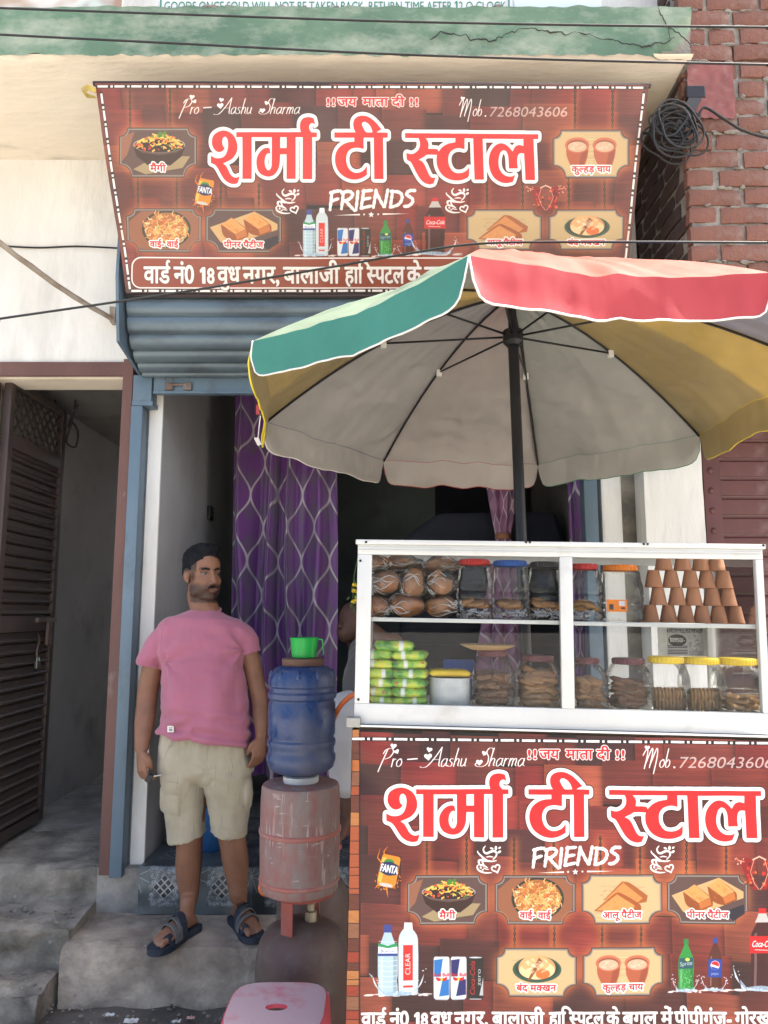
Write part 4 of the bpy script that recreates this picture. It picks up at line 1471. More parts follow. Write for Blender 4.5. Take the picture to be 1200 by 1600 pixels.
# slanting stay bar on the left wall
b = MB()
b.tube(catmull([at(-420, 70, 2.5), at(-160, 262, 2.86), at(-60, 335, 3.1), at(0, 380, 3.24), at(60, 425, 3.40), at(115, 463, 3.52), at(176, 499, 3.66)], 8), .014, 8)
e = at(176, 495, 3.66)
b.box(e + Vector((-.012, -.012, -.03)), e + Vector((.016, .036, .05)))
b.jitter(.003, 18)
surf('bar_tan', (.34, .29, .235, 1), (.26, .21, .165, 1), 9, .7, bump=.3, dirt=(.15, .08, .05, 1), dirt_amt=.35, dirt_scale=10)
setp(recentre(b.obj('stay_bar', M['bar_tan'], smooth=40)), 'rusty pale stay bar slanting across the white wall to the shutter', 'metal bar')

# ------------------------------------------------------------------ brick building next door
bx = empty('brick_building', (1.9, 3.4, 0), 'raw red brick neighbouring building with grey mortar above a maroon shutter', 'building')
BX0, BY0 = 1.352, 3.05
b = MB()
b.grid(lambda u, v: Vector((BX0 + .012 + 2.6 * u, BY0 + .016 + .007 * mnoise.noise(Vector((u * 60, v * 60, 0))), 2.9 + 2.4 * v)), 130, 120)
b.grid(lambda u, v: Vector((BX0 + .014 + .006 * mnoise.noise(Vector((u * 30, v * 60, 5))), BY0 + .016 + .9 * u, 2.9 + 2.4 * v)), 40, 110)
b.box((BX0 + .03, BY0 + .04, 2.9), (4, 3.95, 5.3))
b.obj('mortar_bed', M['mortar'], bx, smooth=True)


surf('brick_side', (.085, .048, .040, 1), (.055, .035, .031, 1), 7, .95, bump=.7, bscale=42, dirt=(.03, .027, .025, 1), dirt_amt=.35, dirt_scale=5, rand=.3)  # darker brick tone, used on the side face


def brick_mesh(L, seed):
    b = MB()
    nx, nz = max(3, int(L / .035)), 3
    H, D = .072, .05
    V = {}
    b.box((0, 0, 0), (L, D, H))
    bmesh.ops.subdivide_edges(b.b, edges=[e for e in b.b.edges if abs((e.verts[0].co - e.verts[1].co).x) > .01], cuts=nx - 1)
    bmesh.ops.subdivide_edges(b.b, edges=[e for e in b.b.edges if abs((e.verts[0].co - e.verts[1].co).z) > .01], cuts=2)
    for v in b.b.verts:
        q = v.co
        ex = min(q.x, L - q.x) < .001
        ez = min(q.z, H - q.z) < .001
        if q.y < .001:
            q.y += .006 * (ex + ez)
        v.co += mnoise.noise_vector(Vector((q.x * 16 + seed * 5, q.y * 16, q.z * 16))) * .0042
        v.co.x += .004 * mnoise.noise(Vector((q.z * 20, seed, 3)))
    return b.mesh('brick')


BR = {}
def brick(L, s):
    k = (round(L, 2), s % 4)
    if k not in BR: BR[k] = brick_mesh(L, s * 1.3 + L * 10)
    return BR[k]


SIDE_BRICKS = [brick_mesh(.23, 31 + k) for k in range(4)] + [brick_mesh(.115, 41 + k) for k in range(4)]
z, row = 2.92, 0
while z < 5.2:
    # front face
    x = BX0 + (0 if row % 2 == 0 else -.0)
    k = 0
    first = True
    while x < 2.35:
        L = .115 if (first and row % 2) else (.23 if rnd.random() < .82 else .115)
        if x + L > BX0:
            o = link('brick', brick(L, rnd.randrange(4)), M['brick_clay'], bx, True, 40)
            o.location = (x - 1.9, BY0 - 3.4 + rnd.uniform(-.006, .006), z + rnd.uniform(-.004, .004))
            o.rotation_euler = (rnd.uniform(-.015, .015), rnd.uniform(-.018, .018), rnd.uniform(-.015, .015))
        x += L + rnd.uniform(.012, .028)
        first = False
    # side face
    y = BY0 + (.125 if row % 2 == 0 else .06)
    while y < 3.85:
        L = .23 if rnd.random() < .8 else .115
        o = link('brick', SIDE_BRICKS[rnd.randrange(4) if L > .2 else 4 + rnd.randrange(4)], M['brick_side'], bx, True, 40)
        o.location = (BX0 - 1.9 + rnd.uniform(-.003, .005), y + L - 3.4, z + rnd.uniform(-.003, .003))
        o.rotation_euler = (0, rnd.uniform(-.01, .01), -math.pi / 2)
        y += L + rnd.uniform(.010, .022)
    z += .0875
    row += 1
b = MB()
for i in range(220):
    x, z = rnd.uniform(BX0, 2.3), 2.92 + .0875 * rnd.randrange(26) - .008
    b.blob((x, BY0 + .006, z + rnd.uniform(-.006, .006)), (rnd.uniform(.012, .04), rnd.uniform(.006, .012), rnd.uniform(.004, .010)), 7, 5)
b.jitter(.006, 40)
setp(b.obj('mortar_lumps', M['mortar'], bx, smooth=40), kind='stuff')
b = MB(); b.box((BX0, BY0, 2.72), (4, 3.95, 2.905), bevel=.01); b.obj('concrete_beam', M['concrete'], bx)
b = MB(); b.box((3.4, 3.4, 0), (4.2, 3.95, 2.72)); b.obj('end_wall', M['plaster_white'], bx)
# torn maroon bill pasted on the bricks
surf('old_bill', (.25, .085, .08, 1), (.19, .07, .066, 1), 6, .8, bump=.3, bscale=30, dirt=(.34, .26, .23, 1), dirt_amt=.22, dirt_scale=9)
b = MB()
a0 = at(1072, 98, BY0 - .012); a1 = at(1150, 185, BY0 - .012)
b.grid(lambda u, v: Vector((a0.x + (a1.x - a0.x) * u + .008 * mnoise.noise(Vector((v * 7, u, 0))), BY0 - .014 + .008 * mnoise.noise(Vector((u * 6, v * 11, 0))), a1.z + (a0.z - a1.z) * v + .010 * mnoise.noise(Vector((u * 8, v, 3))))), 18, 18)
setp(recentre(b.obj('torn_bill', M['old_bill'], smooth=True)), 'faded maroon paper bill pasted over the bricks', 'poster')

# maroon slatted shutter of the neighbour
surf('maroon_slat', (.135, .05, .045, 1), (.10, .04, .037, 1), 3, .5, .1, bump=.15, bscale=40, dirt=(.24, .17, .15, 1), dirt_amt=.16, dirt_scale=7)
ns = empty('maroon_shutter', (2.2, 3.66, .3), 'maroon slatted shutter with riveted edge rail beside the white pillar', 'shutter')
b = MB(); b.box((1.58, 3.60, .3), (1.665, 3.72, 2.72), bevel=.003)
for k in range(22):
    b.blob((1.615, 3.6, .45 + k * .1), (.016, .010, .016), 10, 6)
b.obj('edge_rail', M['maroon_slat'], ns, smooth=40)
b = MB()
P = [(3.668, 0), (3.652, .004), (3.650, .030), (3.652, .078), (3.662, .086), (3.662, .096)]
P += [(y + .004, z) for y, z in P[::-1]]
b.loft([[Vector((0, y - 3.66, z)) for y, z in P], [Vector((1.75, y - 3.66, z)) for y, z in P]])
me = b.mesh('slat')
for k in range(25):
    o = link('slat', me, M['maroon_slat'], ns, True, 40)
    o.location = (1.667 - 2.2, 0, k * .0965)
b = MB(); b.box((3.2, 3.6, .3), (3.42, 3.72, 2.72)); b.obj('far_rail', M['maroon_slat'], ns)
# ------------------------------------------------------------------ printed banners
def homography(src, dst):
    A = []
    for (x, y), (u, v) in zip(src, dst):
        A.append([x, y, 1, 0, 0, 0, -u * x, -u * y, u])
        A.append([0, 0, 0, x, y, 1, -v * x, -v * y, v])
    A = np.array(A, float)
    h = np.append(np.linalg.solve(A[:, :8], A[:, 8]), 1).reshape(3, 3)

    def T(p):
        q = np.c_[p, np.ones(len(p))] @ h.T
        return q[:, :2] / q[:, 2:]
    return T


def print_mat(name, img, rough=.38, spec=.5, bump=.06, wrinkle=2.5, fade=0.0):
    t = NT(name)
    uv = t.n('UVMap')
    im = t.n('TexImage')
    im.image = img
    im.extension = 'REPEAT' if name == 'floor_sheet' else 'EXTEND'
    im.interpolation = 'Cubic'
    t.l(uv.outputs[0], im.inputs[0])
    v = t.coords()
    col = im.outputs['Color']
    if fade:
        col = t.mix(t.math('MULTIPLY', t.noise(v, 3.0, 5.0), fade), col, (.45, .40, .36, 1))
    h = t.math('ADD', t.noise(v, wrinkle, 3.0), t.math('MULTIPLY', t.noise(v, 140, 2.0), .06))
    p = t.principled(col, rough, 0, t.bump(h, bump, .05), spec)
    return t.done(p.outputs['BSDF'])


# cart frame: it stands a little askew and leans with the ground
CART = Matrix.Translation(at(553, 1131, 2.2)) @ Matrix.Rotation(math.radians(-3.2), 4, 'Z') @ Matrix.Rotation(math.radians(1.0), 4, 'Y')
CARTI = CART.inverted()
CN = (CART.to_3x3() @ Vector((0, 1, 0))).normalized()


def cartpt(px, py, yl=0.0):
    """Local cart coordinates of the point seen at (px, py) on the plane local y = yl."""
    return CARTI @ on_plane(px, py, CART @ Vector((0, yl, 0)), CN)


BL, BT = cartpt(546, 1143, -.01), cartpt(560, 1143, -.01)
CB_X0, CB_X1 = cartpt(547.5, 1300, -.012).x, cartpt(1236, 1300, -.012).x
CB_Z1, CB_Z0 = cartpt(800, 1146, -.012).z, cartpt(800, 1622, -.012).z
cb = [Vector((CB_X0, -.012, CB_Z1)), Vector((CB_X1, -.012, CB_Z1)), Vector((CB_X1, -.012, CB_Z0)), Vector((CB_X0, -.012, CB_Z0))]
CW, CH = 1560, int(1560 * (CB_Z1 - CB_Z0) / (CB_X1 - CB_X0))
cv = Canvas(CW, CH, homography([proj(CART @ p) for p in cb], [(0, 0), (CW, 0), (CW, CH), (0, CH)]), seed=4)
ppu = CW / 690
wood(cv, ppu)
# the folded side strip of bright blocks
rng = np.random.RandomState(2)
y = 1140
while y < 1640:
    h = rng.uniform(9, 27)
    c = [(.80, .45, .22), (.68, .25, .16), (.62, .40, .28), (.74, .36, .20), (.45, .22, .16), (.82, .52, .28)][rng.randint(6)]
    c = tuple(k * .82 for k in c)
    cv.poly([(540, y), (562, y), (562, y + h - 1), (540, y + h - 1)], c)
    for i in range(4): cv.stroke([(540, y + rng.uniform(0, h)), (562, y + rng.uniform(0, h))], .6, tuple(k * .8 for k in c), .6)
    cv.poly([(540, y + h - 1.2), (562, y + h - 1.2), (562, y + h), (540, y + h)], (.14, .06, .05))
    y += h
cv.poly([(561, 1140), (563.5, 1140), (563, 1640), (560.5, 1640)], (.08, .04, .04), .7)
dashes(cv, [(549, 1154), (1240, 1161.5)], 3.8)
for c0, ys in (((667, 729), (1308, 1372)), ((803, 865), (1308, 1372)), ((938, 1000), (1308, 1372)), ((1072, 1134), (1308, 1372)), ((804, 866), (1438, 1484)), ((940, 1001), (1438, 1484))):
    for x in c0:
        cv.glow([(x - 5, ys[0]), (x + 5, ys[0]), (x + 5, ys[1]), (x - 5, ys[1])], 6, (.78, .42, .22), .5)
        chain(cv, x, ys[0], ys[1])
for kind, label, x, y in (('noodles', 'मैगी', 639, 1370), ('chow', 'वाई- वाई', 776, 1370), ('aloo', 'आलू पैटीज', 911.5, 1369), ('puff', 'पीनर पैटीज', 1045, 1369), ('bun', 'बंद म{कखन', 778, 1484), ('cups', 'कु{लहड़ चाय', 913, 1482)):
    with view(cv, (0, 0, 120, 72), (x, y, x + 120, y + 71)): plaque(cv, kind, label)
pro_line(cv); jai(cv); mob(cv); title(cv); friends(cv); cup_logo(cv)
with view(cv, (730, 1315, 800, 1375), (1001, 1315, 1071, 1375)): cup_logo(cv)
fizzy_can(cv); chilli(cv); drinks_water(cv); drinks_cans(cv); drinks_soda(cv); drinks_cola(cv)
address(cv, 1602, 20, -.001)
# creases of the sheet where it has been folded in print shop dust
CART_IMG = cv.image('cart_banner_print')
print_mat('cart_banner', CART_IMG, .42, .35, .10, 2.2)

# top banner: leaning from the canopy edge back to the shutter
TOPC = [at(148, 130, 2.905), at(1014, 133, 2.905), at(977, 458, 3.335), at(197, 458, 3.335)]
TW = 1840
TH = int(TW * (TOPC[3] - TOPC[0]).length / (TOPC[1] - TOPC[0]).length)
cv = Canvas(TW, TH, homography([proj(p) for p in TOPC], [(0, 0), (TW, 0), (TW, TH), (0, TH)]), seed=9)
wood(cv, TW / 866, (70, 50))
for pts in ([(152, 135), (1009, 137)], [(158, 146), (203, 452)], [(1006, 146), (972, 452)], [(205, 454.5), (972, 454.5)]):
    dashes(cv, pts, 3.4, 27, 16.5)
for xs, y0, y1 in (((201, 264), 140, 207), ((901, 959), 140, 207), ((214, 275), 275, 330), ((345, 405), 288, 330), ((764, 819), 276, 330), ((890, 946), 276, 330)):
    for i, x in enumerate(xs):
        dx = (6 if x < 500 else -4) * (y1 - y0) / 66
        cv.glow([(x - 4, y0), (x + 4, y0), (x + 4 + dx, y1), (x - 4 + dx, y1)], 5, (.72, .40, .24), .4)
        chain(cv, x + dx * .5, y0, y1)
for kind, label, x0, y0, x1, y1 in (('noodles', 'मैगी', 190, 203, 306, 275), ('cups', 'कु{लहड़ चाय', 867, 206, 981, 276), ('chow', 'वाई- वाई', 200, 329, 314, 392), ('puff', 'पीनर पैटीज', 326, 329, 440, 392), ('aloo', 'आलू पैटीज', 733, 330, 844, 388), ('bun', 'बंद म{कखन', 860, 330, 972, 388)):
    with view(cv, (0, 0, 120, 72), (x0, y0, x1, y1)): plaque(cv, kind, label)
for fn, src, dst in ((pro_line, (588, 1160, 826, 1204), (279, 147, 476, 184)), (jai, (824, 1166, 976, 1192), (512, 149, 656, 171)), (mob, (998, 1160, 1206, 1206), (714, 147, 886, 188)),
                     (title, (597, 1207, 1195, 1318), (325, 182, 847, 290)), (friends, (830, 1318, 972, 1368), (515, 292, 653, 341)), (cup_logo, (730, 1315, 800, 1375), (419, 290, 487, 344)), (cup_logo, (730, 1315, 800, 1375), (683, 289, 751, 343)),
                     (fizzy_can, (580, 1318, 630, 1400), (298, 266, 340, 332)), (chilli, (1150, 1335, 1222, 1395), (824, 288, 882, 333)), (drinks_water, (575, 1440, 668, 1562), (466, 325, 524, 404)), (drinks_cans, (676, 1493, 757, 1564), (528, 355, 582, 401)),
                     (drinks_soda, (1050, 1462, 1140, 1556), (587, 341, 657, 404)), (drinks_cola, (1148, 1416, 1232, 1556), (646, 308, 716, 404))):
    with view(cv, src, dst): fn(cv)
box = plaque_pts(206, 402, 976, 449, 0, 0)
R = 14
P = []
for cx, cy, a0 in ((206 + R, 403 + R, 180), (974 - R, 403 + R, 270), (974 - R, 450 - R, 0), (206 + R, 450 - R, 90)):
    for t in np.linspace(math.radians(a0), math.radians(a0 + 90), 8): P.append((cx + R * math.cos(t), cy + R * math.sin(t)))
cv.poly(P, (.55, .24, .16), .93)
cv.stroke(P, 2.0, INK, closed=True)
with view(cv, (565, 1580, 1232, 1606), (225, 415, 944, 446)): address(cv, 1603, 21)
TOP_IMG = cv.image('top_banner_print')
print_mat('top_banner', TOP_IMG, .40, .4, .09, 1.8, .16)
b = MB()


def topfn(u, v):
    p = TOPC[3].lerp(TOPC[2], u).lerp(TOPC[0].lerp(TOPC[1], u), v)
    n = Vector((0, -.83, -.55))
    return p + n * (.016 * mnoise.noise(Vector((u * 5, v * 2.3, 2))) + .006 * math.sin(30 * u + 12 * v) * max(0, v - .72) + .004 * mnoise.noise(Vector((u * 17, v * 9, 4))) + .02 * math.sin(math.pi * u) * math.sin(math.pi * v))
b.grid(topfn, 90, 36)
tb = recentre(b.obj('menu_banner', M['top_banner'], smooth=True, fix=False))
setp(tb, 'printed menu banner with big red Hindi title hung slanting under the concrete canopy', 'banner')
# hem, hanging rail and string ties as parts
surf('dark_hem', (.06, .04, .04, 1), (.04, .03, .03, 1), 6, .7)
surf('yellow_string', (.52, .40, .10, 1), (.40, .30, .08, 1), 30, .8)
b = MB()
b.tube([TOPC[0] + Vector((-.01, .012, .006)), TOPC[1] + Vector((.01, .012, .006))], .011, 8)
b.tube([TOPC[3] + Vector((-.01, .018, -.004)), TOPC[2] + Vector((.01, .018, -.004))], .009, 8)
b.obj('hanging_rail', M['dark_hem'], tb, smooth=True)
b = MB()
e = TOPC[0]
for k in range(5):
    b.tube(catmull([e + Vector((.01, -.004, -.05 + k * .004)), e + Vector((-.018, -.02, -.045 + k * .005)), e + Vector((-.04 - .006 * k, .02, -.05 + .008 * k)), e + Vector((-.01, .05, -.03))], 5), .0022, 5)
b.obj('string_tie', M['yellow_string'], tb, smooth=True)

# notice boards standing on the canopy
surf('board_white', (.66, .68, .68, 1), (.58, .60, .61, 1), 2, .6, bump=.1, dirt=(.3, .3, .3, 1), dirt_amt=.1)
surf('board_green_ink', (.03, .20, .13, 1), rough=.7, bump=0)
surf('board_teal', (.10, .30, .28, 1), rough=.6, bump=0)
Yb = 2.975
a, c = at(246, 13.5, Yb), at(800, 13.5, Yb)
nb = None
b = MB(); b.box((a.x, Yb, SL1 + .001), (c.x, Yb + .012, SL1 + .34)); nb = b.obj('shop_notice', M['board_white'])
recentre(nb)
setp(nb, 'white notice board with a line of green capitals standing on the green canopy edge', 'notice')


def text_mesh(s, x0, x1, z0, h, y, cap=.69):
    tr, adv = text_tris(s)
    al = np.concatenate(tr)
    lo, hi = al[:, 0].min(), al[:, 0].max()
    b = MB()
    for t in tr:
        vs = b.verts([(x0 + (q[0] - lo) * (x1 - x0) / (hi - lo), y, z0 + q[1] * h / cap) for q in t])
        b.face(vs)
    return b


t0, t1 = at(257, 10, Yb), at(793, 8, Yb)
text_mesh('GOODS ONCE SOLD WILL NOT BE TAKEN BACK. RETURN TIME AFTER 12 O CLOCK.', t0.x, t1.x, SL1 + .012, .046, Yb - .002).obj('lettering', M['board_green_ink'], nb, fix=False)
b = MB()
for z in (SL1 + .003,): b.box((a.x + .012, Yb - .004, z), (c.x - .012, Yb - .001, z + .005))
for x in (a.x + .012, c.x - .016): b.box((x, Yb - .004, SL1 + .008), (x + .005, Yb - .001, SL1 + .33))
b.obj('printed_border', M['board_green_ink'], nb)
a, c = at(800, 12, Yb), at(940, 12, Yb)
b = MB(); b.box((a.x + .01, Yb, SL1 + .001), (c.x, Yb + .02, SL1 + .30), bevel=.003)
surf('board_pale', (.55, .64, .68, 1), (.48, .57, .62, 1), 3, .6, bump=.1)
setp(recentre(b.obj('blank_panel', M['board_pale'])), 'blank pale blue panel standing on the canopy beside the notice', 'panel')
a, c = at(-60, 13, Yb), at(190, 13, Yb)
t = NT('faded_poster')
v = t.coords()
colr = t.ramp(t.noise(v, 4.2, 2.0), [(.38, (.42, .32, .24, 1)), (.47, (.62, .60, .56, 1)), (.56, (.50, .56, .52, 1)), (.64, (.34, .22, .17, 1))])
t.done(t.principled(colr, .6).outputs[0])
b = MB(); b.box((a.x, Yb, SL1 + .001), (c.x, Yb + .012, SL1 + .5))
setp(recentre(b.obj('faded_poster', M['faded_poster'])), 'faded beige and white poster board standing on the canopy at its open end', 'poster')

# ------------------------------------------------------------------ overhead wires and the coil of cable
def wire(pts, r, label, n=10):
    b = MB(); b.tube(catmull([at(*p) for p in pts], n), r, 6)
    return setp(recentre(b.obj('overhead_wire', M['black_rubber'], smooth=True)), label, 'wire', 'wires strung across the front')


wire([(-900, -22, 2.6), (-80, 8, 2.6), (0, 12.5, 2.6), (300, 23, 2.6), (600, 33, 2.6), (900, 39, 2.6), (1200, 42.5, 2.6), (1290, 43, 2.6), (2300, 20, 2.6)], .0042, 'black wire crossing the middle of the green canopy edge')
wire([(-900, 0, 2.5), (-80, 49, 2.5), (0, 54, 2.5), (300, 69, 2.5), (600, 84, 2.5), (900, 94, 2.5), (1200, 101, 2.5), (1290, 103, 2.5), (2300, 110, 2.5)], .0042, 'black wire crossing along the bottom of the green canopy edge')
wire([(-900, 600, 2.4), (-80, 511, 2.4), (0, 498, 2.4), (180, 472, 2.4), (330, 449, 2.4), (520, 417, 2.4), (640, 396, 2.4), (745, 381, 2.4), (900, 378, 2.4), (1200, 379, 2.4), (1290, 380, 2.4), (2300, 395, 2.4)], .0040, 'black wire slanting across the address strip of the hung banner')
wire([(-700, 372, 3.69), (-60, 379, 3.69), (0, 384, 3.69), (60, 387, 3.69), (120, 385, 3.69), (190, 388, 3.66)], .0048, 'black wire running along the white wall into the hung banner')
cc = at(1052, 205, 3.0)
coil = empty('cable_coil', cc, 'tangled coil of black cable hung on a bracket at the canopy corner', 'cable')
b = MB()
for k in range(15):
    r0 = rnd.uniform(.050, .120)
    ph, tl = rnd.uniform(0, 6.28), rnd.uniform(-.25, .25)
    off = Vector((rnd.uniform(-.035, .03), rnd.uniform(-.05, .03), rnd.uniform(-.06, .03)))
    P = []
    for i in range(40):
        a = 2 * math.pi * i / 40
        rr = r0 * (1 + .20 * math.sin(2 * a + ph) + .05 * math.sin(3 * a + 2 * ph))
        P.append(cc + off + Vector((rr * math.cos(a), tl * rr * math.sin(a + ph) * .6 - .02, rr * .92 * math.sin(a))))
    b.tube(P, .0046, 6, closed=True)
b.obj('loops', M['black_rubber'], coil, smooth=True)
b = MB(); b.tube(catmull([cc + Vector((.10, -.02, .03)), at(1100, 168, 2.98), at(1130, 185, 2.97), at(1160, 203, 2.97), at(1205, 216, 2.97), at(1290, 226, 2.97)], 8), .006, 6); b.tube(catmull([cc + Vector((-.10, -.01, -.03)), at(1012, 208, 3.02), at(985, 210, 3.1)], 6), .006, 6)
b.obj('lead', M['black_rubber'], coil, smooth=True)
b = MB()
P0, P1 = at(1090, 150, 3.035), at(1055, 215, 3.0)
d = (P1 - P0)
b.prism([P0 + Vector((-.03, 0, .01)), P0 + Vector((.03, 0, .01)), P1 + Vector((.03, 0, 0)), P1 + Vector((-.03, 0, 0))], (0, .012, 0))
b.box(P0 + Vector((-.05, -.004, -.01)), P0 + Vector((.035, .02, .05)), bevel=.004)
b.obj('bracket', M['black_metal'], coil)
# ------------------------------------------------------------------ umbrella
UC = Vector((.504, 2.750, 2.476))
UN = Vector((-.0040, .0605, .9982)).normalized()
UU = UN.cross(Vector((0, 1, 0))).normalized()
if UU.x < 0: UU = -UU
UV = UN.cross(UU)
UR, UPH = 1.05, 2.860


def umb(r, ang, h):
    return UC + UU * (r * math.cos(ang)) + UV * (r * math.sin(ang)) + UN * h


def fabric(name, col, trans, under=False, fade=None):
    t = NT(name)
    v = t.coords()
    base = t.ramp(t.noise(v, 4.0, 5.0), [(.3, col), (.7, tuple(c * .82 for c in col[:3]) + (1,))])
    if fade: base = t.mix(t.ramp(t.noise(v, 2.6, 5.0, .65), [(.42, BLACK), (.62, WHITE)]), base, fade)
    nm = t.bump(t.noise(t.coords((1, 1, .5)), 6.0, 2.5, .45), .75, .035 if under else .018)
    d = t.principled(base, .36 if under else .65, 0, nm, .6 if under else .25)
    tr = t.n('BsdfTranslucent')
    t.l(base, tr.inputs['Color']); t.l(nm, tr.inputs['Normal'])
    mx = t.n('MixShader')
    mx.inputs[0].default_value = trans
    t.l(d.outputs[0], mx.inputs[1]); t.l(tr.outputs[0], mx.inputs[2])
    return t.done(mx.outputs[0])


CC = {'red': (.60, .085, .10, 1), 'green': (.10, .36, .285, 1), 'yellow': (.72, .50, .05, 1), 'blue': (.04, .07, .26, 1)}
for k, c in CC.items():
    fabric('canopy_' + k, c, .35, fade=None)
    fabric('valance_' + k, c, .38)
fabric('canopy_faded_red', (.34, .075, .045, 1), .2)
fabric('canopy_faded_green', (.24, .31, .22, 1), .2)
fabric('lining_silver', (.49, .465, .43, 1), .34, True)
fabric('lining_yellow', (.42, .36, .22, 1), .42, True)
fabric('lining_shade', (.36, .33, .30, 1), .22, True)
surf('piping_white', (.72, .70, .66, 1), (.62, .6, .56, 1), 20, .7)
surf('piping_yellow', (.70, .58, .05, 1), rough=.7)
surf('piping_red', (.34, .05, .05, 1), rough=.7)
surf('piping_green', (.05, .20, .10, 1), rough=.7)
surf('piping_blue', (.04, .06, .18, 1), rough=.7)

um = empty('market_umbrella', UC - UN * 1.95, 'large multicoloured market umbrella with silver lining on a black pole behind the display case', 'umbrella')
HAP = .425                                              # apex above the rim plane
tips = 'HGFEDCBA'
# panel k lies between tip k and tip k+1: outside colour, lining, piping
PAN = [('blue', 'silver', 'blue'), ('red', 'silver', 'red'), ('green', 'silver', 'green'), ('yellow', 'yellow', 'yellow'), ('blue', 'silver', 'white'), ('faded_red', 'silver', 'white'), ('faded_green', 'silver', 'white'), ('yellow', 'yellow', 'yellow')]
VALH = .125


def rib_pt(k, r, extra=0.0):
    a = UPH - k * math.pi / 4
    t = r / UR
    return umb(r, a, HAP * (1 - t ** 1.75) + extra)


for k, (colr, lin, pip) in enumerate(PAN):
    a0, a1 = UPH - k * math.pi / 4, UPH - (k + 1) * math.pi / 4
    seed = k * 3.7
    NU, NV = 44, 60
    rc = random.Random(50 + k)
    # pulled creases: start near a rib end, run inwards
    CR = []
    for i in range(13 if k in (2, 1) else 8):
        s0 = rc.choice((0.03, .97))
        u0, v0 = s0, rc.uniform(.50, .99)
        CR.append((u0, v0, rc.uniform(.3, .85), v0 + rc.uniform(-.10, .12), rc.uniform(.016, .034), rc.uniform(.006, .013) * rc.choice((1, 1, -1))))

    def crease(u, v):
        h = 0.0
        for u0, v0, u1, v1, wd, am in CR:
            t = (u - u0) / (u1 - u0)
            if 0 < t < 1:
                d = v - (v0 + (v1 - v0) * t)
                h += am * math.sin(math.pi * t) * math.exp(-(d / wd) ** 2)
        return h

    def sheet(u, v, off):
        """u across the panel, v from the apex (0) to the rim (1)."""
        r = max(.012, UR * v)
        p = rib_pt(k, r).lerp(rib_pt(k + 1, r), u)
        s = math.sin(math.pi * u)
        sagd = -.014 * s * v                           # cloth dips between ribs
        w = .007 * mnoise.noise(Vector((u * 3.2 + seed, v * 5, seed))) + .012 * max(0, v - .3) * mnoise.noise(Vector((u * 11 + seed, v * 2.0 + u * 3, 5))) + .004 * max(0, v - .55) * math.sin((u + .6 * v * (1 if u < .5 else -1)) * 34 + 5 * mnoise.noise(Vector((u * 4, v * 4, seed)))) * abs(2 * u - 1) + .0045 * mnoise.noise(Vector((u * 9, v * 4 + seed, 1)))
        w += .006 * s * math.sin(9 * v + 16 * abs(u - .5) + seed) * max(0, v - .45) * 1.6
        cen = UC + UN * (p - UC).dot(UN)
        rim = (p - cen).normalized() * (-.035 * s * max(0, v - .6) / .4)
        return p + UN * (sagd + w * s + off + crease(u, v)) + rim

    def val(u, v, off):
        """hanging valance, v from the rim down."""
        p = sheet(u, 1.0, off)
        out = (p - UC); out -= UN * out.dot(UN); out.normalize()
        edge = min(1.0, min(u, 1 - u) / .085)
        hgt = VALH * (.55 + .45 * math.sqrt(1 - (1 - edge) ** 2))
        scal = .006 * mnoise.noise(Vector((u * 7 + seed, 4, 0)))
        inset = .010 * (1 - edge)
        wob = .010 * v * mnoise.noise(Vector((u * 6 + seed, v, 2))) + .004 * v * mnoise.noise(Vector((u * 22 + seed, v * 2, 2)))
        side = (rib_pt(k + 1, UR) - rib_pt(k, UR)).normalized()
        gap = side * ((.012 * v) * (1 if u < .5 else -1) * max(0, 1 - min(u, 1 - u) / .06))
        return p + Vector((0, 0, -1)) * (v * (hgt + scal)) + out * (.012 * v + wob - off * .0) + gap

    b = MB()
    b.grid(lambda u, v: sheet(u, v, .0), NU, NV)
    pan = b.obj('canopy_panel', M['canopy_' + colr], um, smooth=True, fix=False)
    b = MB()
    b.grid(lambda u, v: sheet(u, v * .997, -.004), NU, NV)
    b.grid(lambda u, v: val(u, v * .97, -.004) - (rib_pt(k, UR).lerp(rib_pt(k + 1, UR), .5) - UC).normalized() * .004, NU, 8)
    b.obj('lining', M['lining_' + lin], pan, smooth=True, fix=False)
    b = MB()
    b.grid(lambda u, v: val(u, v, 0), NU, 8)
    vc = colr.replace('faded_', '')
    if k == 3: vc = 'yellow'
    va = b.obj('valance', M['valance_' + vc], um, smooth=True, fix=False)
    b = MB()
    P = [val(0, t / 6, 0) for t in range(6)] + [val(t / 40, 1, 0) for t in range(41)] + [val(1, 1 - t / 6, 0) for t in range(1, 7)]
    b.tube(P, .0029, 6)
    if pip in ('red', 'green', 'blue'):
        b.b.faces.ensure_lookup_table()
    b.obj('piping', M['piping_' + ('white' if pip in ('white', 'blue') else pip)], va, smooth=True)
    # rib and stretcher
    b = MB()
    b.tube([rib_pt(k, UR * (.03 + .965 * t / 14), -.012) for t in range(15)], .0048, 6)
    rb = b.obj('rib', M['black_metal'], um, smooth=True)
    b = MB()
    hub = umb(.03, a0, .245)
    mid = rib_pt(k, UR * .50, -.016)
    b.tube([hub, mid], .0042, 6)
    b.obj('stretcher', M['black_metal'], rb, smooth=True)
    b = MB()
    b.box(mid + Vector((-.012, -.012, -.018)), mid + Vector((.012, .012, .012)), bevel=.004)
    b.obj('rib_clip', M['piping_white'], rb)
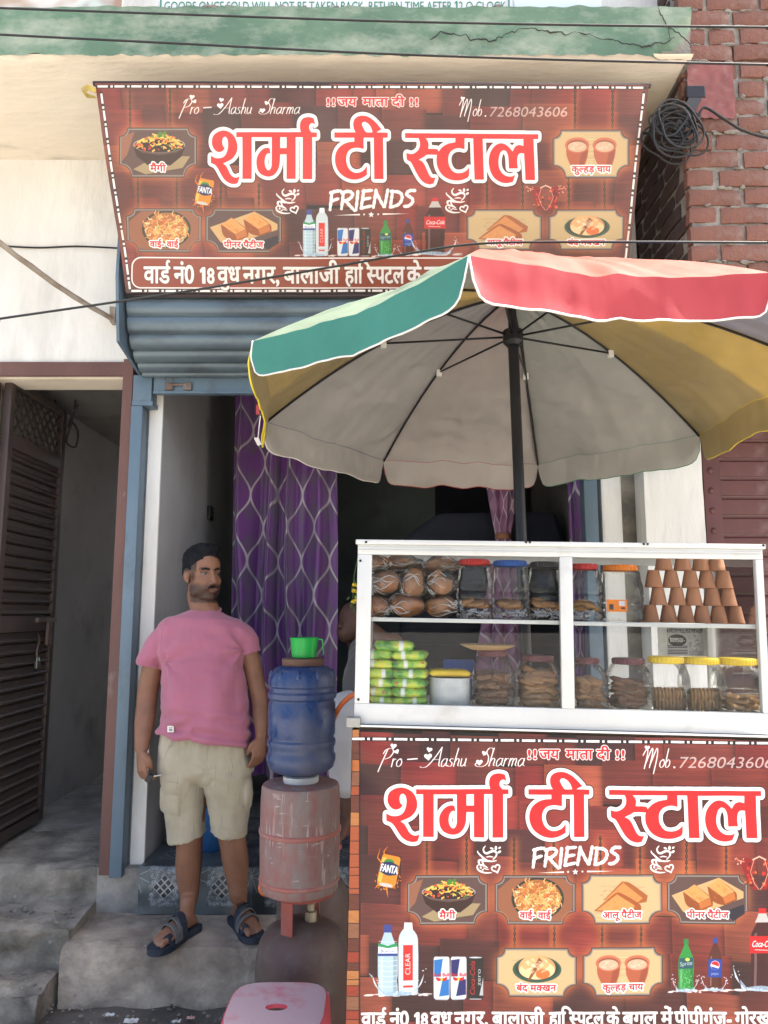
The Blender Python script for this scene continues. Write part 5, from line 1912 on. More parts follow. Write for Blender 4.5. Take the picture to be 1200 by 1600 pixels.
# pole
b = MB()
ax = lambda h: UC + UN * h
b.tube([ax(HAP + .02), ax(.16)], .017, 12)
b.tube([ax(.20), ax(-1.93)], .0205, 14)
b.tube([ax(-.62), ax(-.66)], .026, 14)
b.obj('pole', M['black_metal'], um, smooth=40)
b = MB(); b.tube([ax(.27), ax(.265), ax(.22), ax(.205)], [.026, .040, .040, .026], 16); b.obj('runner', M['black_metal'], um, smooth=40)
b = MB(); b.tube([ax(HAP + .0), ax(HAP + .03), ax(HAP + .05)], [.045, .03, .006], 14); b.obj('finial', M['black_metal'], um, smooth=40)
b = MB(); b.lathe([(.02, .5), (.03, .10), (.20, .07), (.26, .05), (.27, 0)], 24, c=tuple((ax(-1.93).x, ax(-1.93).y, 0)), cap=True); b.obj('base', M['concrete'], um, smooth=40)
# cord along the pole and maker's tag at the left tip
b = MB(); b.tube(catmull([ax(.24) + Vector((.03, -.01, 0)), ax(.1) + Vector((.055, .05, 0)), rib_pt(2, UR * .55, -.06), rib_pt(2, UR * .96, -.02)], 8), .0035, 5); b.obj('cord', M['black_rubber'], um, smooth=True)
p = rib_pt(0, UR * 1.0)
q = at(402, 640, p.y)
b = MB(); b.box(q + Vector((-.005, -.002, -.022)), q + Vector((.010, .0, .022)))
b.obj('tag', M['piping_red'], um)
q = at(403, 690, p.y)
b = MB(); b.prism([q + Vector((-.018, 0, .016)), q + Vector((.002, 0, .018)), q + Vector((.016, 0, -.012)), q + Vector((.0, 0, -.018))], (0, .003, 0)); b.tube([q + Vector((0, 0, .012)), at(405, 665, p.y), at(407, 650, p.y)], .0025, 5)
b.obj('loose_tie', M['piping_white'], um)
# ------------------------------------------------------------------ tea cart
surf('alu_white', (.60, .60, .575, 1), (.53, .53, .51, 1), 2.5, .42, .12, bump=.08, bscale=60, dirt=(.30, .27, .22, 1), dirt_amt=.20, dirt_scale=6)
surf('sheet_white', (.66, .66, .64, 1), (.58, .58, .56, 1), 2, .45, bump=.08, dirt=(.36, .32, .27, 1), dirt_amt=.22, dirt_scale=5)
surf('cart_ply', (.16, .11, .07, 1), (.10, .07, .05, 1), 5, .8)
surf('tyre_black', (.02, .02, .02, 1), (.05, .045, .04, 1), 8, .85)
thin_clear('case_glass', (.985, .992, .988, 1), .004, .7, .01, blend=.20)
thin_clear('jar_clear', (.975, .975, .965, 1), .006, .8, .06, bump=.35, bscale=24, blend=.26)
thin_clear('wrap_clear', (.96, .94, .91, 1), .012, .95, .10, bump=1.0, bscale=30, blend=.30, film=(.74, .70, .66, 1), film_amt=.09, crinkle=70)
thin_clear('wrap_white', (.95, .94, .93, 1), .05, 1.0, .15, film=(.85, .84, .83, 1), film_amt=.9)


def C(x, y, z):
    return CART @ Vector((x, y, z))


def cbox(a, b_, bevel=0.0):
    m = MB()
    m.box(a, b_, bevel=bevel, M=CART)
    return m


xr = cartpt(1199, 1000).x
zt = cartpt(800, 846).z
CD = .40
cart = empty('tea_cart', mat=CART @ Matrix.Translation((0, 0, cartpt(800, 1622).z)), label='white topped tea cart carrying the glass display case with a printed front', cat='cart')
z0 = cartpt(800, 1139).z
cbox((-.012, -.02, z0), (xr + .10, CD + .03, -.002), .003).obj('counter_slab', M['sheet_white'], cart, smooth=40)
cbox((.012, .0, CB_Z0 + .01), (xr + .07, CD, z0 - .002)).obj('cabinet_body', M['cart_ply'], cart)
gz = -(CART @ Vector((0, 0, 0))).z
for x in (.03, xr + .04):
    for y in (.03, CD - .03):
        m = MB(); m.tube([C(x, y, CB_Z0 + .02), Vector((C(x, y, 0).x, C(x, y, 0).y, .0 if y > .2 else .01))], .018, 8); m.obj('leg', M['alu_white'], cart, smooth=40)
cbox((-.020, -.024, z0 - .004), (.02, -.004, z0 + .024), .003).obj('corner_clip', M['steel_dull'], cart)

case = empty('display_case', mat=CART, label='white aluminium display case with sliding glass and one shelf standing on the cart', cat='display case')
zb0, zb1 = 0.0, cartpt(800, 1105).z                     # bottom rail
ztr = cartpt(800, 869).z
xl1 = cartpt(579, 980).x
xm0, xm1 = cartpt(876, 980).x, cartpt(896, 980).x
xr0 = cartpt(1186, 980).x
for nm, a, c in (('bottom_rail', (.0, 0, zb0), (xr, .022, zb1)), ('top_rail', (.0, 0, ztr), (xr, .022, zt - .014)), ('stile', (.0, .001, zb1), (xl1, .022, ztr)), ('stile', (xr0, .001, zb1), (xr, .022, ztr)), ('mullion', (xm0, -.002, zb1), (xm1, .022, ztr)),
                 ('top_cap', (-.006, -.008, zt - .014), (xr + .006, .03, zt)), ('top_cap', (-.006, CD - .03, zt - .014), (xr + .006, CD + .008, zt)), ('top_cap', (-.006, .03, zt - .014), (.03, CD - .03, zt)), ('top_cap', (xr - .03, .03, zt - .014), (xr + .006, CD - .03, zt)), ('back_post', (.0, CD - .02, zb0), (.022, CD, zt - .014)), ('back_post', (xr - .026, CD - .02, zb0), (xr, CD, zt - .014)), ('back_rail', (.022, CD - .018, zt - .04), (xr - .026, CD, zt - .014)),
                 ('back_rail', (.022, CD - .018, zb0), (xr - .026, CD, .022)), ('side_rail', (.0, .022, zb0), (.02, CD - .02, zb1)), ('side_rail', (xr - .02, .022, zb0), (xr, CD - .02, zb1)), ('base_board', (.02, .022, zb0), (xr - .02, CD - .02, zb1 - .012))):
    cbox(a, c, .0025).obj(nm, M['alu_white'], case, smooth=40)
# raised lips and screws of the frame
for z in (ztr + .010, ztr + .018):
    cbox((.004, -.003, z), (xr - .004, .0, z + .003)).obj('bead', M['alu_white'], case)
m = MB()
for p in ((563, 876), (560, 1093), (572, 847), (822, 847), (828, 847), (1006, 850), (1012, 850), (1193, 852)):
    q = cartpt(p[0], p[1], -.009 if p[1] < 860 else -.001)
    m.blob(C(q.x, q.y, q.z), .0038, 8, 6)
setp(m.obj('screw_heads', M['black_metal'], case, smooth=True), kind='stuff')
zs = cartpt(730, 967, .03).z
cbox((.018, .024, zs - .012), (xm0 + .01, .040, zs), .002).obj('shelf_edge', M['alu_white'], case, smooth=40)
cbox((.02, .041, zs - .006), (xm0 + .01, CD - .03, zs - .0005)).obj('glass_shelf', M['case_glass'], case)
cbox((.03, .030, zt - .009), (xr - .03, CD - .03, zt - .004)).obj('top_glass', M['case_glass'], case)
zs2 = zs - .004
cbox((xm0 + .01, .024, zs - .0135), (xr - .016, .040, zs - .0015), .002).obj('shelf_edge', M['alu_white'], case, smooth=40)
cbox((xm0 + .011, .041, zs - .0075), (xr - .018, CD - .03, zs - .0018)).obj('glass_shelf', M['case_glass'], case)
for a, c, y in ((xl1 - .008, xm1 - .002, .012), (xm0 + .002, xr0 + .008, .017)):
    m = MB(); m.prism([C(a, y, zb1 - .006), C(c, y, zb1 - .006), C(c, y, ztr + .006), C(a, y, ztr + .006)], CART.to_3x3() @ Vector((0, .003, 0))); m.obj('glass_pane', M['case_glass'], case)
for x in (.004, xr - .008):
    m = MB(); m.prism([C(x, .024, zb1), C(x, CD - .022, zb1), C(x, CD - .022, zt - .02), C(x, .024, zt - .02)], CART.to_3x3() @ Vector((.003, 0, 0))); m.obj('side_pane', M['case_glass'], case)

# front banner of the cart
m = MB()


def cbfn(u, v):
    x, z = CB_X0 + (CB_X1 - CB_X0) * u, CB_Z0 + (CB_Z1 - CB_Z0) * v
    w = .006 * mnoise.noise(Vector((u * 6, v * 4, 2))) + .0025 * mnoise.noise(Vector((u * 20 + v * 9, v * 9 - u * 5, 4)))
    k = max(0, 1 - u / .22) * max(0, 1 - abs(v - .86) / .2)
    w += .008 * k * math.sin(26 * (u * 1.0 + v * 1.2))
    return C(x, -.014 + w, z)


m.grid(cbfn, 110, 70)
cbn = link('cart_banner', m.mesh('cart_banner', False), M['cart_banner'], None, False, True)
recentre(cbn)
setp(cbn, 'printed menu banner stretched over the front of the tea cart below the display case', 'banner')
m = MB()
lay = m.b.loops.layers.uv.verify()
m.grid(lambda u, v: C(CB_X0 - .0015, -.013 + .40 * u, CB_Z0 + (CB_Z1 - CB_Z0) * v), 4, 30)
for f in m.b.faces:
    for lp in f.loops: lp[lay].uv = (lp[lay].uv[0] * .06 + .004, lp[lay].uv[1])
m.obj('side_flap', M['cart_banner'], cbn, smooth=True, fix=False)

# ------------------------------------------------------------------ goods in the case
ITEM_Y = .13
S = Matrix.Identity(4)


def spot(px, py, yl):
    q = cartpt(px, py, yl)
    return q


def place(x, y, z, rz=0.0):
    return CART @ Matrix.Translation((x, y, z)) @ Matrix.Rotation(rz, 4, 'Z')


def pxw(w, yl=ITEM_Y):
    return cartpt(600 + w, 1000, yl).x - cartpt(600, 1000, yl).x


ZLOW = zb1 - .012
# biscuits, buns and jars -------------------------------------------------
surf('biscuit_tan', (.40, .215, .095, 1), (.30, .15, .062, 1), 60, .85, bump=.5, bscale=160, rand=.35)
surf('biscuit_brown', (.21, .095, .048, 1), (.15, .065, .032, 1), 60, .85, bump=.5, bscale=160, rand=.35)
surf('biscuit_gold', (.42, .235, .085, 1), (.33, .17, .06, 1), 60, .85, bump=.5, bscale=160, rand=.3)
surf('bun_crust', (.47, .185, .055, 1), (.28, .09, .024, 1), 14, .45, bump=.4, bscale=24, rand=.4)
surf('bun_pale', (.50, .23, .085, 1), (.34, .14, .05, 1), 9, .6, bump=.3, bscale=30, rand=.3)
surf('clay', (.36, .172, .098, 1), (.29, .132, .072, 1), 9, .9, bump=.3, bscale=70, dirt=(.46, .30, .2, 1), dirt_amt=.14, dirt_scale=14, rand=.25)
surf('shred_paper', (.62, .62, .66, 1), (.5, .5, .55, 1), 30, .85)
for nm, c in (('red', (.50, .03, .03, 1)), ('blue', (.03, .10, .40, 1)), ('orange', (.72, .20, .02, 1)), ('maroon', (.11, .022, .03, 1)), ('yellow', (.80, .55, .02, 1)), ('dark', (.04, .035, .04, 1))):
    surf('lid_' + nm, c, tuple(k * .85 for k in c[:3]) + (1,), 12, .42, bump=.08)


def jar(px, py, w, h, lid, lidw, label, yl, zbase, style='square', neck=.62, lid_h=.018):
    """Clear jar with its screw lid; px is the jar's middle, w its width (photo px)."""
    q = cartpt(px, py, yl)
    W = pxw(w, yl)
    r, rn = W / 2 * .97, pxw(lidw, yl) / 2
    root = empty('sweet_jar', mat=place(q.x, yl, zbase), label=label, cat='jar', group='clear jars in the display case')
    m = MB()
    prof = [(r * .55, .002), (r * .9, .001), (r, .008)]
    hb = h * (.60 if style == 'square' else .55)
    for k in range(5):
        z = .012 + (hb - .016) * k / 4
        prof += [(r, z - .004), (r * .955, z), (r, z + .004)] if 0 < k < 4 else [(r, z)]
    if style == 'square':
        prof += [(r * .985, hb + h * .03), (r * .90, hb + h * .12), (rn * 1.02, h - lid_h - .004), (rn * .94, h - lid_h)]
        sq = 5.0
    else:
        prof += [(r * .985, hb + h * .08), (r * .93, hb + h * .16), (rn * 1.06, h - lid_h - .006), (rn * .94, h - lid_h)]
        sq = 3.2
    m.lathe(prof, 28, sq=sq if style == 'square' else sq)
    m.obj('jar_body', M['jar_clear'], root, smooth=35, local=True)
    m = MB()
    m.lathe([(rn * .98, h - lid_h), (rn * 1.03, h - lid_h + .002), (rn * 1.03, h - .003), (rn * .98, h), (rn * .2, h + .001)], 28, cap=True)
    for k in range(28):
        a = 2 * math.pi * k / 28
        m.box((-.0012, -.0012, h - lid_h + .003), (.0012, .0012, h - .004), M=Matrix.Translation((rn * 1.03 * math.cos(a), rn * 1.03 * math.sin(a), 0)))
    m.obj('lid', M['lid_' + lid], root, smooth=40, local=True)
    return root, q.x, r


def cookie_mesh(kind):
    m = MB()
    if kind == 'disc':
        m.lathe([(.0, 0), (.016, 0), (.021, .002), (.022, .005), (.019, .0085), (.012, .0105), (.0, .011)], 16)
        bmesh.ops.remove_doubles(m.b, verts=m.b.verts, dist=.0004)
    elif kind == 'almond':
        m.blob((0, 0, .006), (.026, .012, .007), 14, 7)
    else:
        m.box((-.022, -.011, 0), (.022, .011, .010), bevel=.004)
    m.jitter(.0014, 120)
    return m.mesh('biscuit')


CK = {k: cookie_mesh(k) for k in ('disc', 'almond', 'bar')}


def fill_jar(x, yl, zbase, r, top, kind, mat, label, n, upright=False, ck=1.3):
    if ck > 1.2 and n > 20: n = int(n * 1.5)
    made = 0
    me = CK[kind].copy()
    me.materials.append(M[mat])
    me.shade_smooth()
    lay = 0
    k = 0
    while made < n:
        t = made / n
        z = zbase + .006 + (top - .014) * t
        a = k * 2.4 + rnd.uniform(-.3, .3)
        rr = (r - .022 * ck) * (0.55 + .45 * rnd.random()) if not upright else 0
        if upright:
            cx, cy = -r * .66 + (2 * r * .66) * ((made % 9) / 8), rnd.uniform(-.006, .0)
            z = zbase + .024 * ck + (made // 9) * .026
            R = Matrix.Rotation(math.pi / 2 + rnd.uniform(-.12, .12), 4, 'Y') @ Matrix.Rotation(rnd.uniform(0, 6), 4, 'Z')
        else:
            cx, cy = rr * math.cos(a), rr * math.sin(a)
            R = Matrix.Rotation(rnd.uniform(0, 6.28), 4, 'Z') @ Matrix.Rotation(rnd.uniform(-.45, .45), 4, 'X') @ Matrix.Rotation(rnd.uniform(-.35, .35), 4, 'Y')
        o = link('biscuit', me, M[mat], None, True, mat=CART @ Matrix.Translation((x + cx, yl + cy, z)) @ R @ Matrix.Scale(ck, 4))
        setp(o, label, 'biscuit', label)
        made += 1
        k += 1


LOWY = .105
UPY = .12
JH = lambda top, base, px, yl: cartpt(px, top, yl).z - cartpt(px, base, yl).z
# upper shelf jars
for px, w, lid, lw, lab, top in ((741, 58, 'red', 46, 'red lidded jar left of the blue lidded jar on the upper shelf', 874), (797, 58, 'blue', 50, 'blue lidded jar between the red and the dark lidded jars on the upper shelf', 875), (852, 56, 'dark', 44, 'dark lidded jar just left of the centre bar on the upper shelf', 876),
                                 (913, 54, 'red', 40, 'small red lidded jar just right of the centre bar on the upper shelf', 878), (970, 62, 'orange', 50, 'orange lidded jar with an orange sticker on the upper shelf', 879)):
    h = JH(top, 966, px, UPY)
    root, x, r = jar(px, 930, w, h, lid, lw, lab, UPY, zs + .0005)
    if lid == 'orange':
        m = MB()
        for mi, a, c in ((0, (-.058, -r - .0016, .028), (.002, -r - .0006, .064)), (1, (-.050, -r - .0022, .034), (-.038, -r - .0016, .050)), (2, (-.022, -r - .0022, .046), (-.004, -r - .0016, .060)), (3, (-.016, -r - .0022, .036), (-.004, -r - .0016, .042))):
            m.box(a, c, mi=mi)
        m.obj('sticker', [M['lid_orange'], M['lid_dark'], M['shred_paper'], M['lid_maroon']], root, local=True)
    else:
        m = MB()
        for k in range(46):
            a, rr = rnd.uniform(0, 6.28), r * .88 * rnd.random() ** .4
            p = Vector((rr * math.cos(a), rr * math.sin(a), rnd.uniform(.003, .030)))
            P = [p + Vector((rnd.uniform(-.008, .008), rnd.uniform(-.008, .008), rnd.uniform(-.004, .006))) * t for t in (0, 1, 1.6, 2.2)]
            P = [Vector((max(-r * .9, min(r * .9, q.x)), max(-r * .9, min(r * .9, q.y)), max(.002, q.z))) for q in P]
            m.tube(catmull(P, 2), .0016, 4)
        o = setp(m.obj('paper_shreds', M['shred_paper'], local=True, mat=WM[root.name].copy()), 'white shredded paper at the bottom of the ' + lab.split(' jar')[0] + ' jar', 'paper', kind='stuff')
        fill_jar(x, UPY, zs + .028, r, .03, 'disc', 'biscuit_tan' if px < 900 else 'biscuit_gold', 'tan biscuit lying on shredded paper in an upper shelf jar', 5)
# lower shelf jars
h = JH(1015, 1103, 770, LOWY)
r_, x_, rr_ = jar(770, 1060, 66, h, 'maroon', 44, 'maroon lidded jar of broken brown biscuits under the tan plate', LOWY, ZLOW)
fill_jar(x_, LOWY, ZLOW, rr_, h * .62, 'bar', 'biscuit_brown', 'brown finger biscuit in the jar under the tan plate', 26)
m = MB(); q = cartpt(762, 1013, LOWY)
m.lathe([(.0, .002), (.05, .0), (.066, .006), (.084, .014), (.083, .016), (.064, .009), (.0, .004)], 32)
surf('plate_tan', (.50, .34, .18, 1), (.44, .28, .14, 1), 10, .5)
o = m.obj('shallow_plate', M['plate_tan'], smooth=40, local=True, mat=place(q.x, LOWY, ZLOW + h + .0012))
setp(o, 'shallow tan plate resting on a jar lid on the lower shelf', 'plate')
h = JH(1021, 1103, 840, LOWY)
r_, x_, rr_ = jar(841, 1060, 70, h, 'maroon', 46, 'maroon lidded jar of round tan cookies left of the centre bar', LOWY, ZLOW)
for k in range(7):
    pass
fill_jar(x_, LOWY, ZLOW, rr_, h * .72, 'disc', 'biscuit_tan', 'round tan cookie in the jar left of the centre bar', 26, False, 1.4)
h = JH(1025, 1105, 920, LOWY)
r_, x_, rr_ = jar(918, 1060, 58, h, 'maroon', 34, 'maroon lidded jar of almond shaped biscuits right of the centre bar', LOWY, ZLOW)
fill_jar(x_, LOWY, ZLOW, rr_, h * .60, 'almond', 'biscuit_tan', 'almond shaped biscuit in the jar right of the centre bar', 30)
h = JH(1025, 1106, 980, LOWY)
r_, x_, rr_ = jar(982, 1060, 66, h, 'maroon', 46, 'maroon lidded jar of dark biscuits beside the yellow lidded jars', LOWY, ZLOW)
fill_jar(x_, LOWY, ZLOW, rr_, h * .58, 'almond', 'biscuit_brown', 'dark oval biscuit in the jar beside the yellow lidded jars', 26)
for px, w, lab, mat, kind, n, up, top in ((1041, 66, 'leftmost of the three yellow lidded jars with upright biscuits', 'biscuit_tan', 'disc', 18, True, .5), (1096, 66, 'middle one of the three yellow lidded jars, half full of biscuits', 'biscuit_gold', 'disc', 18, True, .5), (1151, 74, 'rightmost of the three yellow lidded jars with golden biscuits', 'biscuit_gold', 'bar', 24, False, .055)):
    h = JH(1021, 1106, px, LOWY)
    r_, x_, rr_ = jar(px, 1060, w, h, 'yellow', 50, lab, LOWY, ZLOW, 'round', lid_h=.020)
    fill_jar(x_, LOWY, ZLOW, rr_, top, kind, mat, {0: 'biscuit standing on edge in the left yellow lidded jar', 1: 'biscuit standing on edge in the middle yellow lidded jar', 2: 'golden finger biscuit in the right yellow lidded jar'}[(px - 1041) // 55], n, up, .95)
# white filled tub with a yellow packet on it
q = cartpt(703, 1070, LOWY)
surf('tub_white', (.50, .52, .52, 1), (.40, .42, .43, 1), 30, .5, bump=.4, bscale=80)
m = MB(); hh = JH(1058, 1103, 703, LOWY)
m.lathe([(.0, 0), (.055, 0), (.060, .006), (.062, hh * .5), (.061, hh), (.056, hh - .002), (.0, hh - .004)], 28, sq=3.0)
setp(m.obj('white_tub', M['tub_white'], smooth=40, local=True, mat=place(q.x, LOWY, ZLOW)), 'pale translucent tub of white sugar under a yellow packet', 'tub')


def pack_mesh(L, W, H, name='packet', seed=0):
    m = MB()
    nx, ny = 18, 8
    top, bot = [], []
    for sgn in (1, -1):
        def fn(u, v):
            x, y = (u - .5) * L, (v - .5) * W
            e = (1 - abs(2 * u - 1) ** 7) * (1 - abs(2 * v - 1) ** 6)
            w = .12 * mnoise.noise(Vector((u * 4 + seed, v * 3, seed * 2 + sgn)))
            fl = .16 * L if False else 0
            return Vector((x, y * (1 + .0 * u), H / 2 + sgn * H / 2 * max(.0, (e ** .5) * (1 + w)) + .0018 * math.sin(u * 40) * (1 if abs(u - .5) > .42 else .2)))
        m.grid(fn, nx, ny)
    bmesh.ops.remove_doubles(m.b, verts=m.b.verts, dist=.0006)
    return m.mesh(name)


surf('yellow_pack', (.75, .56, .03, 1), (.68, .44, .02, 1), 12, .3, bump=.2, bscale=60)
o = link('yellow_packet', pack_mesh(.128, .09, .022, seed=3), M['yellow_pack'], None, True, True, mat=place(q.x - .002, LOWY, ZLOW + hh + .0008, .05))
setp(o, 'shiny yellow packet lying on the white tub', 'packet')
# blue box lid seen behind
q = cartpt(717, 1030, .28)
m = MB(); m.box((-.05, -.02, 0), (.05, .03, cartpt(717, 1031, .28).z - ZLOW), bevel=.004)
setp(m.obj('blue_box', M['lid_blue'], local=True, smooth=40, mat=place(q.x, .28, ZLOW)), 'small blue box behind the white tub', 'box')

# green noodle packets
t = NT('noodle_pack')
v = t.coords()
oi = t.n('ObjectInfo')
add = t.n('VectorMath', operation='ADD'); t.l(v, add.inputs[0])
cmb = t.n('CombineXYZ'); t.l(t.math('MULTIPLY', oi.outputs['Random'], 5.0), cmb.inputs[0]); t.l(t.math('MULTIPLY', oi.outputs['Random'], 9.0), cmb.inputs[2])
t.l(cmb.outputs[0], add.inputs[1])
base = t.ramp(t.noise(add.outputs[0], 24, 3.0), [(.36, (.05, .20, .03, 1)), (.47, (.20, .42, .04, 1)), (.55, (.44, .55, .06, 1)), (.66, (.60, .55, .05, 1))])
nz = t.n('TexVoronoi', Scale=34.0); t.l(add.outputs[0], nz.inputs['Vector'])
base = t.mix(t.ramp(nz.outputs['Distance'], [(.12, WHITE), (.2, BLACK)]), base, (.55, .08, .05, 1))
sep = t.n('SeparateXYZ'); t.l(v, sep.inputs[0])
bar = t.math('ABSOLUTE', t.math('ADD', sep.outputs[0], t.math('MULTIPLY', t.math('SUBTRACT', oi.outputs['Random'], .5), .05)))
base = t.mix(t.ramp(bar, [(.0045, WHITE), (.0065, BLACK)]), base, (.70, .70, .66, 1))
t.done(t.principled(base, .28, 0, t.bump(t.noise(add.outputs[0], 50, 4.0), .35, .004), .5).outputs[0])
PK = [pack_mesh(.108, .105, .0275, 'noodle_packet', s) for s in (1, 5, 9)]
for me in PK:
    me.materials.append(M['noodle_pack']); me.shade_smooth()
ords = ['lowest', 'second from the bottom', 'third from the bottom', 'fourth from the bottom', 'fifth from the bottom', 'uppermost']
for col, px in ((0, 589), (1, 641)):
    for k in range(6):
        q = cartpt(px + rnd.uniform(-2.5, 2.5), 1060, .085)
        zz = ZLOW + k * .0272
        o = link('noodle_packet', PK[(k + col) % 3], M['noodle_pack'], None, True, mat=place(q.x, .085 + rnd.uniform(-.006, .006), zz, rnd.uniform(-.10, .10)) @ Matrix.Rotation(rnd.uniform(-.05, .05), 4, 'Y'))
        setp(o, 'green noodle packet, %s in the %s column of the packet stack' % (ords[k], ('left', 'right')[col]), 'packet', 'green noodle packets in the display case')
q = cartpt(616, 1004, .085)
o = link('noodle_packet', PK[1].copy(), M['noodle_pack'], None, True, mat=place(q.x, .085, ZLOW + 6 * .0272 - .003, .08) @ Matrix.Scale(1.12, 4))
setp(o, 'bright green noodle packet lying across the top of both stack columns', 'packet', 'green noodle packets in the display case')

# bagged bread
def bread(px, py, wpx, hpx, yl, rot, label, pale=False):
    q = cartpt(px, py, yl)
    a, c = pxw(wpx, yl) / 2, pxw(hpx, yl) / 2
    d = min(a, c) * 1.15
    Mx = CART @ Matrix.Translation((q.x, yl, q.z)) @ Matrix.Rotation(rot, 4, 'Y')
    root = empty('bagged_bread', mat=Mx, label=label, cat='bread', group='bread in clear bags on the upper shelf')
    m = MB(); m.blob((0, 0, 0), (a * .90, d * .9, c * .88), 22, 14); m.jitter(.010, 13, px); m.jitter(.003, 45, px)
    m.obj('bread_roll', M['bun_pale' if pale else 'bun_crust'], root, smooth=True, local=True)
    m = MB(); m.blob((0, 0, 0), (a * 1.02, d * 1.02, c * 1.02), 30, 20); m.jitter(.010, 22, px * .3); m.jitter(.005, 60, px * .7)
    for v in m.b.verts:
        if abs(v.co.x) > a * .8:
            v.co.x *= 1.22; v.co.z *= .7 + .5 * math.sin(v.co.z * 300) * .3
    rb = random.Random(int(px * 7 + py))
    sd_ = rb.choice((-1, 1))
    for i in range(9):                                  # white strips as painted highlights on creases running from the gathered mouth
        phi = math.pi * rb.uniform(.62, 1.38)
        t0, t1 = rb.uniform(.1, .5), rb.uniform(.9, 2.3)
        P = []
        for k in range(10):
            tt = t0 + (t1 - t0) * k / 9
            ph = phi + .25 * math.sin(k * .7 + i)
            P.append(Vector((sd_ * a * 1.05 * math.cos(tt), d * 1.05 * math.sin(tt) * math.cos(ph), c * 1.05 * math.sin(tt) * math.sin(ph))))
        m.tube(P, [.0003 + .0011 * math.sin(math.pi * (k + .5) / 10) * rb.uniform(.6, 1.3) for k in range(10)], 5, mi=1)
    hub_ = Vector((sd_ * a * 1.0, -d * .25, 0))
    for k in range(9):                                  # the gathered mouth itself
        an = rb.uniform(-1.0, 1.0)
        tip = hub_ + Vector((sd_ * a * rb.uniform(.16, .34) * math.cos(an), -d * rb.uniform(-.1, .3), a * .34 * math.sin(an)))
        nn = Vector((-math.sin(an), .3, math.cos(an))) * a * .06
        m.face(m.verts([hub_, tip - nn, tip + nn]), 1)
    m.obj('plastic_bag', [M['wrap_clear'], M['wrap_white']], root, smooth=True, local=True)
    return root


for px, py, w, h, yl, rot, lab, pale in ((588, 948, 48, 36, .085, .1, 'bagged bread roll at the bottom left corner of the upper shelf', 0), (635, 946, 58, 40, .085, .05, 'bagged bread roll lying in the middle of the bottom row of bread', 0), (690, 946, 54, 38, .10, 0, 'wrinkled bagged bread at the right end of the bottom row of bread', 1),
                                         (602, 910, 52, 40, .08, -.08, 'round glossy bagged roll against the left frame above the bottom row', 0), (646, 912, 40, 58, .09, .25, 'upright long bagged roll in the middle of the bread pile', 1), (688, 912, 46, 44, .09, 0, 'bagged bun with a gathered bag mouth next to the red lidded jar', 1),
                                         (588, 880, 40, 26, .11, .1, 'bagged bread at the top left of the bread pile', 0), (628, 880, 62, 26, .14, -.05, 'long brown bagged loaf across the top of the bread pile', 0), (685, 884, 62, 32, .16, -.1, 'pale bagged loaf at the top right of the bread pile', 1)):
    bread(px, py, w, h, yl, rot, lab, pale)
m = MB(); q = cartpt(700, 898, .04)
m.blob((0, 0, 0), (.020, .004, .010), 12, 8); m.jitter(.004, 60)
setp(m.obj('black_wrapper', M['black_rubber'], local=True, smooth=True, mat=CART @ Matrix.Translation((q.x, .055, q.z)) @ Matrix.Rotation(.5, 4, 'Y')), 'shiny black wrapper scrap on the bread bag near the red lidded jar', 'wrapper')

# clay cups, mouth down
m = MB()
cw = pxw(27, .12) / 2
chh = pxw(26.5, .12)
m.lathe([(cw * .62, chh * .97), (cw * .66, chh), (cw * .1, chh)], 20)
m.lathe([(cw * .90, 0), (cw * 1.0, .001), (cw * 1.0, .005), (cw * .95, .008), (cw * .80, chh * .55), (cw * .64, chh * .96), (cw * .62, chh * .99), (cw * .5, chh), (.0005, chh)], 20)
m.lathe([(cw * .90, 0), (cw * .84, .004), (cw * .55, chh * .92), (.0005, chh * .93)], 20)
cup = m.mesh('clay_cup'); cup.materials.append(M['clay']); cup.shade_smooth(); cup.set_sharp_from_angle(angle=math.radians(40))
CZ = zs - .0015
nth = ['leftmost', 'second from the left', 'third from the left', 'fourth from the left', 'fifth from the left', 'rightmost']
for row, (xs, nm) in enumerate((((1016, 1044, 1070, 1096, 1121, 1147), 'bottom row'), ((1028.5, 1057, 1083, 1112, 1136), 'second row up'), ((1021.5, 1050, 1079.5, 1105, 1130.5), 'third row up'), ((1038, 1069, 1097.5, 1121), 'top row'))):
    for k, px in enumerate(xs):
        q = cartpt(px, 930, .12)
        w = nth[k] if k < len(xs) - 1 else 'rightmost'
        o = link('clay_cup', cup, M['clay'], None, True, mat=place(q.x, .12 + rnd.uniform(-.006, .006), CZ + row * (chh + .0004) + .0005, rnd.uniform(0, 6)))
        setp(o, 'upturned clay cup, %s in the %s of the pile' % (w, nm), 'cup', 'upturned clay cups on the upper shelf')

# newspaper cutting stuck at the back of the case
cv = Canvas(520, 250, seed=3)
cv.a[:] = (.72, .72, .70)
cv.a *= (.93 + .12 * smooth_noise(250, 520, 30, 30, cv.rng))[..., None]
ink = (.16, .16, .17)
cv.poly([(85, 0), (425, 0), (425, 250), (85, 250)], (.62, .62, .61))
put_text(cv, '6392397952,9517911429', 90, 412, 44, 36, ink, .8, cap=.72)
cv.ell((180, 112), 84, 52, ink)
put_text(cv, '10950/-', 112, 250, 128, 38, (.75, .75, .73), 1.5, cap=.72)
for y in (158, 172, 196, 212, 226):
    cv.poly([(92, y), (272, y), (272, y + 8), (92, y + 8)], ink, .8)
for i in range(60):
    x, y = cv.rng.uniform(285, 405), cv.rng.uniform(62, 200)
    cv.ell((x, y), cv.rng.uniform(4, 14), cv.rng.uniform(4, 14), tuple([cv.rng.uniform(.3, .75)] * 3), .6)
for y in (208, 220, 232): cv.poly([(286, y), (410, y), (410, y + 4), (286, y + 4)], ink, .6)
print_mat('news_print', cv.image('newspaper_print'), .85, .2, .15, 20)
